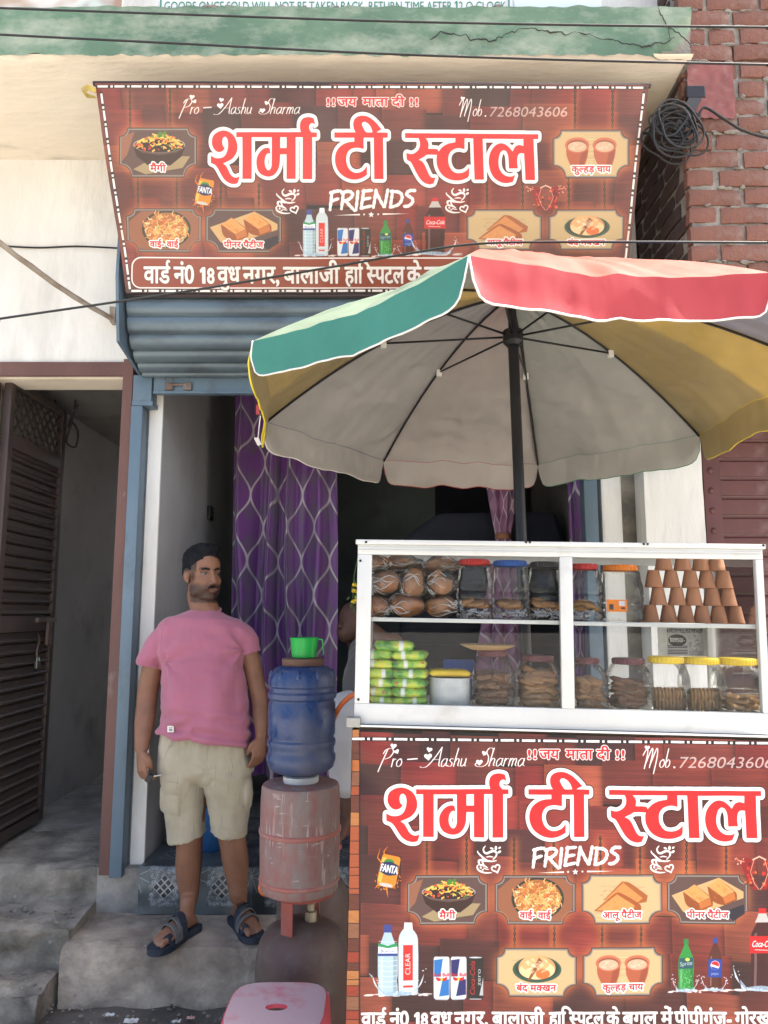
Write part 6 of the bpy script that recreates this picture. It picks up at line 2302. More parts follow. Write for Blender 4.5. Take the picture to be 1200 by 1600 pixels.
a, c = cartpt(1027, 980, CD + .002), cartpt(1117, 1026, CD + .002)
m = MB(); m.grid(lambda u, v: C(a.x + (c.x - a.x) * u + .003 * mnoise.noise(Vector((0, v * 5, 1))) * (u < .2), CD + .002 + .003 * mnoise.noise(Vector((u * 4, v * 3, 0))), c.z + (a.z - c.z) * v), 20, 10)
o = link('newspaper_cutting', m.mesh('newspaper_cutting', False), M['news_print'], None, False, True)
setp(recentre(o), 'newspaper advertisement cutting stuck behind the yellow lidded jars', 'newspaper')
# ------------------------------------------------------------------ curtains and the inside of the shop
def curtain_mat(name, c1, c2, line, period=(.25, .43)):
    """Satin with an ogee net of pale lines, laid along the cloth's own UV (metres)."""
    t = NT(name)
    uv = t.n('UVMap')
    sp = t.n('SeparateXYZ'); t.l(uv.outputs[0], sp.inputs[0])
    U, V = sp.outputs[0], sp.outputs[1]
    px, pz = period
    s = t.math('SINE', t.math('MULTIPLY', V, 2 * math.pi / pz))
    def dist(off, sgn):
        k = t.math('ADD', t.math('DIVIDE', U, px), off)
        k = t.math('ADD', k, t.math('MULTIPLY', s, .25 * sgn))
        f = t.math('FRACT', k)
        return t.math('ABSOLUTE', t.math('SUBTRACT', f, .5))
    d = t.math('MINIMUM', dist(0.0, 1), dist(.5, -1))
    ln = t.ramp(d, [(.026, WHITE), (.045, BLACK)])
    k1 = t.math('GREATER_THAN', t.math('FRACT', t.math('ADD', t.math('DIVIDE', U, px), t.math('MULTIPLY', s, .25))), .5)
    k2 = t.math('GREATER_THAN', t.math('FRACT', t.math('ADD', t.math('ADD', t.math('DIVIDE', U, px), .5), t.math('MULTIPLY', s, -.25))), .5)
    ck = t.math('ABSOLUTE', t.math('SUBTRACT', k1, k2))
    base = t.mix(ck, c1, c2)
    base = t.mix(t.math('MULTIPLY', ln, .9), base, line)
    p = t.principled(base, .38, 0, t.bump(t.noise(t.coords((1, 1, .25)), 90, 3.0), .12, .004), .5)
    p.inputs['Sheen Weight'].default_value = .3
    return t.done(p.outputs[0])


curtain_mat('curtain_purple', (.185, .062, .255, 1), (.15, .085, .19, 1), (.60, .56, .55, 1))
curtain_mat('curtain_mauve', (.30, .13, .22, 1), (.20, .07, .15, 1), (.55, .45, .46, 1), (.11, .3))


def curtain(name, mat, x0, x1, ytop, ztop, zbot, folds, amp, label, seed, cloth=1.55, sway=0.0):
    m = MB()
    nu, nv = 130, 46
    lay = m.b.loops.layers.uv.verify()

    def fn(u, v):
        z = ztop + (zbot - ztop) * v
        ph = folds * u + .75 * mnoise.noise(Vector((u * 3.4, v * 1.5, seed)))
        a = amp * (.55 + .45 * v) * (1 + .5 * mnoise.noise(Vector((u * 5, seed, v))))
        x = x0 + (x1 - x0) * u + .018 * math.sin(2 * math.pi * ph * .5 + v * 2) * v + sway * v * v
        y = ytop + a * math.sin(2 * math.pi * ph) + .35 * a * math.sin(4 * math.pi * ph + 1 + v * 1.3)
        return Vector((x, y, z))
    m.grid(fn, nu, nv)
    w, h = (x1 - x0) * cloth, ztop - zbot
    for f in m.b.faces:
        for lp in f.loops:
            lp[lay].uv = (lp[lay].uv[0] * w, lp[lay].uv[1] * h)
    o = m.obj(name, M[mat], smooth=True, fix=False)
    recentre(o)
    return setp(o, label, 'curtain')


cu = curtain('door_curtain', 'curtain_purple', at(361, 800, 4.7).x, at(526, 800, 4.7).x, 4.7, 3.16, .66, 4.6, .085, 'purple satin curtain with silver ogee lines hanging inside the shop opening', 3, 1.5)
m = MB(); m.tube([(-1.15, 4.7, 3.17), (1.2, 4.7, 3.17)], .012, 8); m.obj('curtain_rod', M['steel_dull'], cu, smooth=True)
curtain('side_curtain', 'curtain_purple', 1.0, 1.13, 3.98, 2.9, .7, 2.0, .02, 'narrow purple curtain bunched against the right hand shutter guide', 8)
# bunched curtain gathered with a tie
m = MB()
lay = m.b.loops.layers.uv.verify()
bc = at(793, 838, 4.62)
def bun(u, v):
    a = 2 * math.pi * u
    z = 3.12 + (1.2 - 3.12) * v
    k = abs(z - bc.z)
    r = .034 + .085 * min(1, (k / .75)) ** .8 + .02 * max(0, bc.z - z)
    rr = r * (1 + .28 * math.sin(7 * a + z * 2) + .1 * math.sin(13 * a))
    return Vector((bc.x + .02 * (z - bc.z) - .03 + rr * math.cos(a), bc.y + rr * .7 * math.sin(a), z))
m.grid(bun, 90, 50)
for f in m.b.faces:
    for lp in f.loops: lp[lay].uv = (lp[lay].uv[0] * .7, lp[lay].uv[1] * 2)
tc = m.obj('tied_curtain', M['curtain_mauve'], smooth=True, fix=False)
recentre(tc); setp(tc, 'mauve striped curtain gathered with a tie behind the umbrella pole', 'curtain')
m = MB(); m.lathe([(.042, -.02), (.05, -.012), (.05, .012), (.042, .02)], 16, c=tuple(bc + Vector((-.03, 0, 0)))); m.obj('curtain_tie', M['clay'], tc, smooth=True)

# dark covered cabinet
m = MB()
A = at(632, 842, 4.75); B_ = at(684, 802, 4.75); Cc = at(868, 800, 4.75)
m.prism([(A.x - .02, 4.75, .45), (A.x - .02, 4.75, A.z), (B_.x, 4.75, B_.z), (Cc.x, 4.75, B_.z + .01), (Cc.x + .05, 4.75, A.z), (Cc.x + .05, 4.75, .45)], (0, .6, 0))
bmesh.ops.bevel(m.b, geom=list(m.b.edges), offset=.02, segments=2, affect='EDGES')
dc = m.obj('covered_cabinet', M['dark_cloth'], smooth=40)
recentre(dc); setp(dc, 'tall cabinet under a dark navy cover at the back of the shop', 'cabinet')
m = MB()
for k in range(9):
    m.box((A.x, 4.742, .9 + k * .11), (Cc.x + .03, 4.748, .905 + k * .11))
m.obj('cover_seam', M['black_rubber'], dc)
# switch box on the grey wall
c = at(321, 802, 4.62)
c.x = -1.165
y = (-1.165) * FPX / (321 - 600)
yy = (y - (1.65 - CAM_Z)) / CP
m = MB(); zz = at(321, 802, yy).z
m.box((-1.164, yy - .055, zz - .045), (-1.142, yy + .055, zz + .045), bevel=.004)
m.box((-1.142, yy - .035, zz - .02), (-1.138, yy - .005, zz + .02))
m.box((-1.142, yy + .01, zz - .02), (-1.138, yy + .035, zz + .02))
setp(recentre(m.obj('switch_box', M['black_metal'], smooth=40)), 'small black switch box on the grey side wall above the man', 'switch')

# ------------------------------------------------------------------ floor sheet on the threshold
cv = Canvas(1000, 420, seed=6)
dk = np.array((.27, .295, .305))
cv.a[:] = dk
cv.a *= (.7 + .9 * smooth_noise(420, 1000, 120, 60, cv.rng))[..., None]
lt = (.66, .69, .70)
for i in range(-1, 6):
    for j in range(-1, 3):
        x, y = i * 220 + 40, j * 220 + 24
        cv.poly([(x, y), (x + 116, y), (x + 116, y + 150), (x, y + 150)], (.32, .34, .355))
        for a in range(230):
            px_, py_ = x + cv.rng.uniform(4, 112), y + cv.rng.uniform(4, 146)
            an = cv.rng.uniform(0, 6.28)
            pts = [(px_ + 5 * math.cos(an + q * .9), py_ + 5 * math.sin(an + q * .9)) for q in range(6)]
            cv.stroke(pts, 1.5, lt, .75)
        for a in (-1, 0, 1):
            for c in (-1, 0, 1):
                X, Y = x + 58 + (a - c) * 15, y + 78 + (a + c) * 15
                cv.poly([(X, Y - 14), (X + 14, Y), (X, Y + 14), (X - 14, Y)], (.72, .74, .75))
                cv.poly([(X, Y - 11.5), (X + 11.5, Y), (X, Y + 11.5), (X - 11.5, Y)], (.10, .11, .13))
        X, Y = x + 168, y + 40
        for q in range(8):
            a = q * math.pi / 4 + .39
            cv.stroke([(X, Y), (X + 62 * math.cos(a), Y + 62 * math.sin(a))], 2.2, lt, .8)
        cv.stroke([(X, y - 60), (X, y + 190)], 2, lt, .6)
for k in range(60):
    cv.ell((cv.rng.uniform(0, 1000), cv.rng.uniform(0, 420)), cv.rng.uniform(10, 60), cv.rng.uniform(6, 20), (.22, .22, .21), .14, rot=cv.rng.uniform(0, 3))
print_mat('floor_sheet', cv.image('floor_sheet_print'), .34, .5, .22, 6)
FX0, FX1 = at(217, 1400, 3.7).x, .30
m = MB()
prof = [(3.700, .252)] + [(3.702 + .003 * math.sin(k), .252 + (FL - .254) * k / 9) for k in range(1, 9)] + [(3.704, FL - .008), (3.712, FL + .003), (3.74, FL + .006)] + [(3.74 + .11 * k, FL + .006) for k in range(1, 9)]
ln = [0.0]
for i in range(1, len(prof)): ln.append(ln[-1] + math.hypot(prof[i][0] - prof[i - 1][0], prof[i][1] - prof[i - 1][1]))
lay = m.b.loops.layers.uv.verify()
nv = len(prof) - 1
def mat_fn(u, v):
    y, z = prof[int(round(v * nv))]
    x = FX0 + (FX1 - FX0) * u
    w = .010 * mnoise.noise(Vector((x * 5, v * 3, 3))) + .004 * mnoise.noise(Vector((x * 16, v * 6, 1)))
    return Vector((x, y - .014 + min(.012, max(-.012, w)) - (.0 if v > .1 else 0), z + (.004 + abs(w) * .5 if v > .5 else 0)))
m.grid(mat_fn, 90, nv)
for f in m.b.faces:
    for lp in f.loops:
        u, v = lp[lay].uv
        lp[lay].uv = (u * (FX1 - FX0) / 1.24, ln[int(round(v * nv))] / .52)
o = m.obj('floor_sheet', M['floor_sheet'], smooth=50, fix=False)
recentre(o); setp(o, 'dark patterned plastic floor sheet draped over the threshold edge', 'floor covering')

# ------------------------------------------------------------------ gas cylinders, drum, water bottle, mug
surf('cylinder_body', (.105, .062, .054, 1), (.075, .055, .05, 1), 5, .6, .1, bump=.25, bscale=50, dirt=(.135, .122, .11, 1), dirt_amt=.40, dirt_scale=9)
surf('cylinder_red', (.32, .075, .055, 1), (.24, .06, .05, 1), 6, .55, bump=.2, dirt=(.20, .12, .10, 1), dirt_amt=.35, dirt_scale=10)
surf('drum_pink', (.28, .125, .11, 1), (.215, .105, .095, 1), 7, .75, bump=.35, bscale=50, dirt=(.23, .195, .175, 1), dirt_amt=.70, dirt_scale=15, scratch=(.46, .38, .35, 1), stretch=(1.5, 1.5, .6))
surf('drum_rim', (.36, .125, .10, 1), (.29, .115, .10, 1), 8, .6, bump=.25, dirt=(.30, .24, .21, 1), dirt_amt=.4, dirt_scale=12)
surf('brass', (.34, .29, .20, 1), (.25, .22, .17, 1), 10, .45, .6)
surf('hose_orange', (.50, .13, .04, 1), rough=.5)


def cylinder(px, base_y, dia, top_z, label):
    c = at(px, 1500, base_y)
    root = empty('gas_cylinder', (c.x, base_y, 0.0), label, 'gas cylinder', 'gas cylinders beside the step')
    r = dia / 2
    sh_ = top_z
    m = MB()
    prof = [(r * .55, .045), (r * .80, .055), (r * .95, .085), (r, .14), (r, sh_ - .155), (r * .985, sh_ - .115), (r * .92, sh_ - .07), (r * .78, sh_ - .033), (r * .55, sh_ - .012), (r * .25, sh_ - .002), (.001, sh_)]
    m.lathe(prof, 40)
    m.obj('body', M['cylinder_body'], root, smooth=50, local=True)
    m = MB(); m.lathe([(r * .74, .0), (r * .76, .0), (r * .76, .075), (r * .74, .075)], 32); m.obj('foot_ring', M['cylinder_body'], root, smooth=40, local=True)
    m = MB(); m.lathe([(.022, sh_ - .004), (.022, sh_ + .03), (.014, sh_ + .034), (.014, sh_ + .055), (.022, sh_ + .06), (.022, sh_ + .075), (.004, sh_ + .08)], 14, c=(.03, 0, 0), cap=True); m.obj('valve', M['brass'], root, smooth=40, local=True)
    R = .105
    for a0 in (-2.05, 1.25):
        m = MB()
        P = []
        for k in range(7):
            a = a0 + .42 * (k / 6 - .5) * 1.1
            P.append((a, 0))
        lo = [Vector((R * math.cos(a), R * math.sin(a), sh_ - .05)) for a, _ in P]
        hi = [Vector((R * math.cos(a), R * math.sin(a), sh_ + .092)) for a, _ in P]
        inner_lo = [p * 1.0 - Vector((p.x, p.y, 0)).normalized() * .005 for p in lo]
        inner_hi = [p * 1.0 - Vector((p.x, p.y, 0)).normalized() * .005 for p in hi]
        m.loft([lo + inner_lo[::-1], hi + inner_hi[::-1]])
        m.obj('collar_strut', M['cylinder_red'], root, smooth=30, local=True)
    m = MB(); m.tube([(R * math.cos(a), R * math.sin(a), sh_ + .098) for a in np.linspace(0, 2 * math.pi, 28, endpoint=False)], .009, 8, closed=True); m.obj('collar_ring', M['cylinder_red'], root, smooth=True, local=True)
    return root, c


cy, cc_ = cylinder(472, 2.86, .335, .548, 'dusty brown gas cylinder with red collar carrying the pink drum')
cylinder(489, 3.20, .30, .60, 'dark gas cylinder standing just behind the one under the drum')
DX, DY = cc_.x, 2.86
DX = at(469, 1300, 2.86).x
zb_, zt_ = .657, 1.030
r0 = .146
drum = empty('plastic_drum', (DX, DY, zb_), 'scuffed pinkish plastic drum standing on the gas cylinder under the water bottle', 'drum')
hh = zt_ - zb_
m = MB(); m.lathe([(.02, .001), (r0 * .93, 0), (r0 * .965, .006), (r0 * .975, .03)], 44); m.lathe([(r0 * .975, .03), (r0 * .985, .05), (r0 * 1.0, .13), (r0 * 1.005, .185), (r0 * 1.0, hh - .05), (r0 * .985, hh - .035)], 44)
m.obj('drum_wall', M['drum_pink'], drum, smooth=40, local=True)
m = MB()
m.lathe([(r0 * .985, .030), (r0 * 1.012, .034), (r0 * 1.012, .042), (r0 * .985, .046)], 44)
m.lathe([(r0 * 1.0, .196), (r0 * 1.035, .201), (r0 * 1.035, .211), (r0 * 1.0, .216)], 44)
m.obj('hoop', M['drum_rim'], drum, smooth=40, local=True)
m = MB(); m.lathe([(r0 * .99, hh - .046), (r0 * .985, hh - .016), (r0 * .95, hh - .006), (r0 * .6, hh), (.001, hh)], 44); m.obj('drum_lid', M['drum_pink'], drum, smooth=40, local=True)

t = NT('bottle_blue')
v = t.coords((1, 1, .6))
dust = t.ramp(t.noise(v, 5.0, 7.0, .68), [(.40, BLACK), (.66, WHITE)])
sepz = t.n('SeparateXYZ'); t.l(t.coords(), sepz.inputs[0])
base = t.mix(t.math('MULTIPLY', dust, .62), (.010, .038, .135, 1), (.125, .125, .135, 1))
p = t.principled(base, .34, 0, t.bump(t.noise(v, 40, 4.0), .15, .004), .5)
t.l(t.math('ADD', t.math('MULTIPLY', dust, .45), .22), p.inputs['Roughness'])
t.done(p.outputs[0])
bt = empty('water_bottle', (DX, DY, zt_), 'dusty blue twenty litre water bottle standing upside down on the drum', 'water bottle')
rb_ = .128
m = MB()
prof = [(.052, .002), (.056, .028), (.062, .034), (.10, .040), (rb_ * .94, .056), (rb_, .082), (rb_, .100), (rb_ * .955, .108), (rb_ * .955, .128), (rb_, .136), (rb_ * 1.0, .152), (rb_ * .95, .160), (rb_ * .95, .168), (rb_ * .985, .175), (rb_ * .985, .285), (rb_ * .95, .292), (rb_ * .95, .300),
        (rb_ * 1.01, .308), (rb_ * 1.01, .324), (rb_ * .955, .332), (rb_ * .955, .345), (rb_ * 1.0, .352), (rb_ * .995, .374), (rb_ * .93, .398), (rb_ * .80, .416), (rb_ * .64, .424)]
m.lathe(prof, 44)
m.lathe([(rb_ * .64, .424), (rb_ * .55, .420), (.001, .420)], 44)
bd = m.obj('bottle_body', M['bottle_blue'], bt, smooth=38, local=True)
m = MB(); m.lathe([(.05, .0), (.064, .0), (.066, .006), (.066, .022), (.056, .026)], 30, cap=True); m.obj('bottle_cap', M['board_white'], bt, smooth=40, local=True)
m = MB()
for k in range(10):
    a = 2 * math.pi * k / 10 + .3
    m.blob((rb_ * .90 * math.cos(a), rb_ * .90 * math.sin(a), .388), (.012, .012, .022), 8, 6)
setp(m.obj('grip_dimples', M['bottle_blue'], bt, smooth=True, local=True), kind='stuff')
surf('wood_disc', (.155, .085, .06, 1), (.11, .06, .045, 1), 8, .8, bump=.4, stretch=(1, 1, 6))
zc = zt_ + .4245
m = MB(); m.lathe([(.001, 0), (.078, 0), (.080, .004), (.080, .024), (.076, .027), (.001, .027)], 32)
for f in m.b.faces: pass
setp(m.obj('wooden_disc', M['wood_disc'], smooth=40, loc=(DX + .002, DY, zc)), 'small round brown wooden disc on top of the water bottle', 'disc')
t = NT('mug_green')
mx = t.n('MixShader'); mx.inputs[0].default_value = .35
pp = t.principled((.025, .52, .10, 1), .35, spec=.5); tl = t.n('BsdfTranslucent'); tl.inputs['Color'].default_value = (.03, .75, .14, 1)
t.l(pp.outputs[0], mx.inputs[1]); t.l(tl.outputs[0], mx.inputs[2]); t.done(mx.outputs[0])
mug = empty('green_mug', (DX + .005, DY, zc + .0275), 'bright green plastic mug standing on the wooden disc', 'mug')
m = MB(); m.lathe([(.001, 0), (.042, 0), (.046, .003), (.053, .070), (.055, .074), (.0535, .076), (.050, .070), (.043, .006), (.001, .005)], 32); m.obj('cup', M['mug_green'], mug, smooth=40, local=True)
m = MB()
P = catmull([(.052, 0, .070), (.066, 0, .0715), (.072, 0, .066), (.074, 0, .04), (.076, 0, .016), (.070, 0, .012)], 5)
m.loft([[p + Vector((0, -.008, 0)), p + Vector((0, .008, 0)), p + Vector((-.004, .008, -.004)), p + Vector((-.004, -.008, -.004))] for p in P]); m.obj('handle', M['mug_green'], mug, smooth=40, local=True)
# gas hose end
m = MB(); m.tube(catmull([(DX - .10, 2.98, .66), (DX - .135, 2.94, .66), (DX - .15, 2.92, .635), (DX - .13, 2.92, .615), (DX - .10, 2.95, .62)], 6), .011, 8)
setp(recentre(m.obj('gas_hose', M['hose_orange'], smooth=True)), 'short orange gas hose loop beside the drum foot', 'hose')

# ------------------------------------------------------------------ pink stool
t = NT('stool_plastic')
v = t.coords()
base = t.mix(t.ramp(t.noise(v, 9, 7.0, .7), [(.42, BLACK), (.58, WHITE)]), (.62, .055, .085, 1), (.60, .36, .38, 1))
geo = t.n('NewGeometry')
nz = t.n('SeparateXYZ'); t.l(geo.outputs['Normal'], nz.inputs[0])
worn = t.mix(t.math('MULTIPLY', t.ramp(t.noise(v, 5, 6.0, .65), [(.30, BLACK), (.50, WHITE)]), t.math('GREATER_THAN', nz.outputs[2], .7)), (.60, .075, .11, 1), (.60, .43, .45, 1))
t.done(t.principled(worn, .5, 0, t.bump(t.noise(v, 60, 4), .1, .003), .4).outputs[0])
sc_ = at(432, 1572, 2.44)
stool = empty('plastic_stool', (sc_.x, 2.44, 0), 'worn pink plastic stool with a finger hole in its square seat', 'stool')
SH = sc_.z
hw = .155
m = MB()
NR = 44
def sq(k, w, r=4.2):
    a = 2 * math.pi * k / NR
    c, s = math.cos(a), math.sin(a)
    q = 1 / (abs(c) ** r + abs(s) ** r) ** (1 / r)
    return w * q * c, w * q * s
rings = []
for w, z in ((hw * 1.06, SH - .075), (hw * 1.04, SH - .07), (hw * 1.01, SH - .02), (hw * .985, SH - .006), (hw * .95, SH), (hw * .8, SH + .001), (hw * .5, SH - .002)):
    rings.append([Vector((*sq(k, w), z)) for k in range(NR)])
hole = [Vector((.034 * math.cos(2 * math.pi * k / NR), .020 * math.sin(2 * math.pi * k / NR), SH - .003)) for k in range(NR)]
rings += [[p.lerp(h, .6) for p, h in zip(rings[-1], hole)], hole, [p * 1 - Vector((0, 0, .012)) for p in hole]]
m.loft(rings, cap=False)
m.obj('seat', M['stool_plastic'], stool, smooth=40, local=True)
for sx in (-1, 1):
    for sy in (-1, 1):
        m = MB()
        A = [Vector((sx * hw * .97, sy * hw * .55, SH - .03)), Vector((sx * hw * .97, sy * hw * .97, SH - .03)), Vector((sx * hw * .55, sy * hw * .97, SH - .03)), Vector((sx * hw * .93, sy * hw * .93, SH - .03))]
        Bq = [Vector((sx * hw * 1.16, sy * hw * .95, 0)), Vector((sx * hw * 1.16, sy * hw * 1.16, 0)), Vector((sx * hw * .95, sy * hw * 1.16, 0)), Vector((sx * hw * 1.1, sy * hw * 1.1, 0))]
        m.loft([A, Bq]); m.obj('leg', M['stool_plastic'], stool, local=True)

# blue bucket behind the legs
surf('bucket_blue', (.03, .13, .36, 1), (.025, .10, .28, 1), 6, .4)
c = at(326, 1318, 3.98)
m = MB(); m.lathe([(.001, 0), (.085, 0), (.088, .004), (.105, .21), (.112, .214), (.112, .222), (.103, .22), (.084, .01), (.001, .008)], 30)
bk = m.obj('blue_bucket', M['bucket_blue'], smooth=40, loc=(c.x, 3.98, FL + .012)); setp(bk, 'blue plastic bucket on the shop floor behind the standing man', 'bucket')
m = MB(); m.tube([Vector((.112 * math.cos(a), .02 * math.sin(a) + .112 * .3, .215 + .05 * math.sin(a))) for a in np.linspace(0, math.pi, 14)], .003, 6); m.obj('handle', M['steel_dull'], bk, smooth=True, local=True)

# garland of yellow flowers by the case
surf('marigold', (.62, .46, .03, 1), (.50, .34, .02, 1), 40, .8)
surf('leaf_green', (.05, .12, .03, 1), (.04, .085, .03, 1), 20, .6)
m = MB()
c = at(551, 925, 2.75)
for i in range(9):
    p = c + Vector((rnd.uniform(-.004, .022), rnd.uniform(-.02, .02), rnd.uniform(-.04, .04)))
    m.blob(p, (.009, .009, .007), 8, 5)
m.jitter(.004, 90)
gl = m.obj('flower_garland', M['marigold'], smooth=30); recentre(gl)
setp(gl, 'small garland of yellow marigolds hanging at the left edge of the display case', 'garland')
m = MB()
for i in range(12):
    p = c + Vector((rnd.uniform(-.01, .02), rnd.uniform(-.02, .02), rnd.uniform(-.06, .05)))
    d = Vector((rnd.uniform(-1, 1), rnd.uniform(-.5, .5), rnd.uniform(-1, 1))).normalized() * .02
    s = d.cross(Vector((0, 1, .3))).normalized() * .004
    m.face(m.verts([p, p + d * .5 + s, p + d, p + d * .5 - s]))
m.tube([c + Vector((.02, -.06, .12)), c + Vector((.005, .0, .06)), c + Vector((0, 0, -.05))], .002, 5)
m.obj('leaves', M['leaf_green'], gl)

# litter by the step
surf('litter_white', (.62, .62, .60, 1), (.5, .5, .48, 1), 30, .7)
surf('litter_red', (.45, .08, .06, 1), (.6, .55, .5, 1), 60, .6)
for px, py, s, mt, lab in ((205, 1597, .034, 'litter_white', 'crumpled white paper scrap at the foot of the step'), (298, 1592, .020, 'litter_red', 'small red and white wrapper lying by the step near the stool'), (172, 1588, .022, 'litter_white', 'tiny white plastic scrap lying on the dark gutter'), (276, 1598, .02, 'litter_white', 'torn white paper shred beside the small red wrapper')):
    d = ray(px, py); q = CAM + d * ((.03 - CAM_Z) / d.z)
    m = MB(); m.grid(lambda u, v: q + Vector(((u - .5) * s * 1.6, (v - .5) * s, .004 + .012 * abs(mnoise.noise(Vector((u * 3, v * 3, px)))))), 6, 6)
    setp(recentre(m.obj('litter_scrap', M[mt])), lab, 'litter', 'scraps of litter by the step')
# ------------------------------------------------------------------ people
def skin_mat(name, col, dark):
    t = NT(name)
    v = t.coords()
    at_ = t.n('Attribute', attribute_name='tint')
    sp = t.n('SeparateColor'); t.l(at_.outputs['Color'], sp.inputs[0])
    base = t.ramp(t.noise(v, 14, 5.0), [(.35, col), (.68, tuple(c * .80 for c in col[:3]) + (1,))])
    st = t.ramp(t.noise(v, 420, 2.0), [(.40, BLACK), (.60, WHITE)])
    base = t.mix(t.math('MULTIPLY', sp.outputs[0], t.math('ADD', t.math('MULTIPLY', st, .25), .74)), base, dark)
    base = t.mix(sp.outputs[1], base, (.20, .075, .065, 1))
    base = t.mix(sp.outputs[2], base, (.42, .25, .19, 1))
    p = t.principled(base, .52, 0, t.bump(t.noise(v, 160, 3.0), .12, .002), .4)
    p.inputs['Subsurface Weight'].default_value = .08
    p.inputs['Subsurface Radius'].default_value = (.012, .005, .003)
    return t.done(p.outputs[0])


skin_mat('skin_brown', (.255, .122, .072, 1), (.012, .009, .009, 1))
skin_mat('skin_dark', (.12, .058, .04, 1), (.02, .015, .014, 1))


def cloth_mat(name, c1, c2, scale=3.0, weave=500, rough=.88, marks=None):
    t = NT(name)
    v = t.coords()
    base = t.ramp(t.noise(v, scale, 4.0), [(.35, c1), (.65, c2)])
    if marks:
        w = t.n('TexBrick', Scale=9.0)
        w.inputs['Color1'].default_value = (0, 0, 0, 1); w.inputs['Color2'].default_value = (0, 0, 0, 1); w.inputs['Mortar'].default_value = (1, 1, 1, 1)
        w.inputs['Mortar Size'].default_value = .012
        t.l(t.coords((1, 1, 1)), w.inputs[0])
        m_ = t.math('MULTIPLY', w.outputs[0], t.ramp(t.noise(v, 11, 2.0), [(.52, BLACK), (.60, WHITE)]))
        base = t.mix(t.math('MULTIPLY', m_, .35), base, marks)
    h = t.math('ADD', t.math('MULTIPLY', t.noise(t.coords((1, 1, .45)), 15, 4.0), 1.0), t.math('MULTIPLY', t.noise(v, weave, 2.0), .12))
    p = t.principled(base, rough, 0, t.bump(h, .30, .012), .15)
    p.inputs['Sheen Weight'].default_value = .25
    return t.done(p.outputs[0])


cloth_mat('shirt_pink', (.42, .15, .215, 1), (.36, .125, .185, 1))
cloth_mat('shorts_khaki', (.43, .385, .285, 1), (.36, .315, .225, 1), 6.0, marks=(.16, .15, .12, 1))
cloth_mat('shirt_dim', (.13, .125, .12, 1), (.10, .098, .095, 1))
cloth_mat('kurta_white', (.50, .50, .52, 1), (.42, .42, .45, 1))
surf('hair_black', (.004, .0045, .006, 1), (.009, .0095, .012, 1), 60, .62, bump=.9, bscale=160, stretch=(1, 1, .35), dist=.004, spec=.15)
surf('sandal_navy', (.018, .026, .042, 1), (.03, .04, .055, 1), 10, .65, bump=.25)
surf('sandal_grey', (.135, .135, .135, 1), (.10, .10, .105, 1), 10, .6, bump=.25)
surf('eye_white', (.15, .135, .12, 1), rough=.75, bump=0)
surf('eye_dark', (.010, .006, .005, 1), rough=.15, bump=0)
surf('patch_white', (.75, .74, .70, 1), rough=.7, bump=0)


def limb(m, pts, n=18, flat=None):
    """Tapered closed loft through (point, radius_across, radius_deep) stations."""
    P = [Vector(p[0]) for p in pts]
    rings = []
    for i, (p, ra, rd) in enumerate(pts):
        d = (P[min(i + 1, len(P) - 1)] - P[max(i - 1, 0)]).normalized()
        a = Vector((1, 0, 0)) - d * d.x
        a.normalize()
        b_ = d.cross(a)
        rings.append([P[i] + a * (ra * math.cos(2 * math.pi * k / n)) + b_ * (rd * math.sin(2 * math.pi * k / n)) for k in range(n)])
    # rounded ends
    for e, s in ((0, -1), (-1, 1)):
        c = P[e]
        d = (P[0] - P[1] if e == 0 else P[-1] - P[-2]).normalized()
        r = min(pts[e][1], pts[e][2])
        ex = [c + d * r * .6 + (q - c) * .70 for q in rings[e]]
        ex2 = [c + d * r * .9 + (q - c) * .25 for q in rings[e]]
        if e == 0: rings = [ex2, ex] + rings
        else: rings = rings + [ex, ex2]
    m.loft(rings)


def densify(st, n=4):
    """Smooth interpolation of loft stations."""
    P = catmull([s[0] for s in st], n)
    R = catmull([(s[1], s[2], 0) for s in st], n)
    return [(p, r.x, r.y) for p, r in zip(P, R)]


K = 1 / 335.0                                          # metres per photo pixel at the man's distance
MY = 3.50


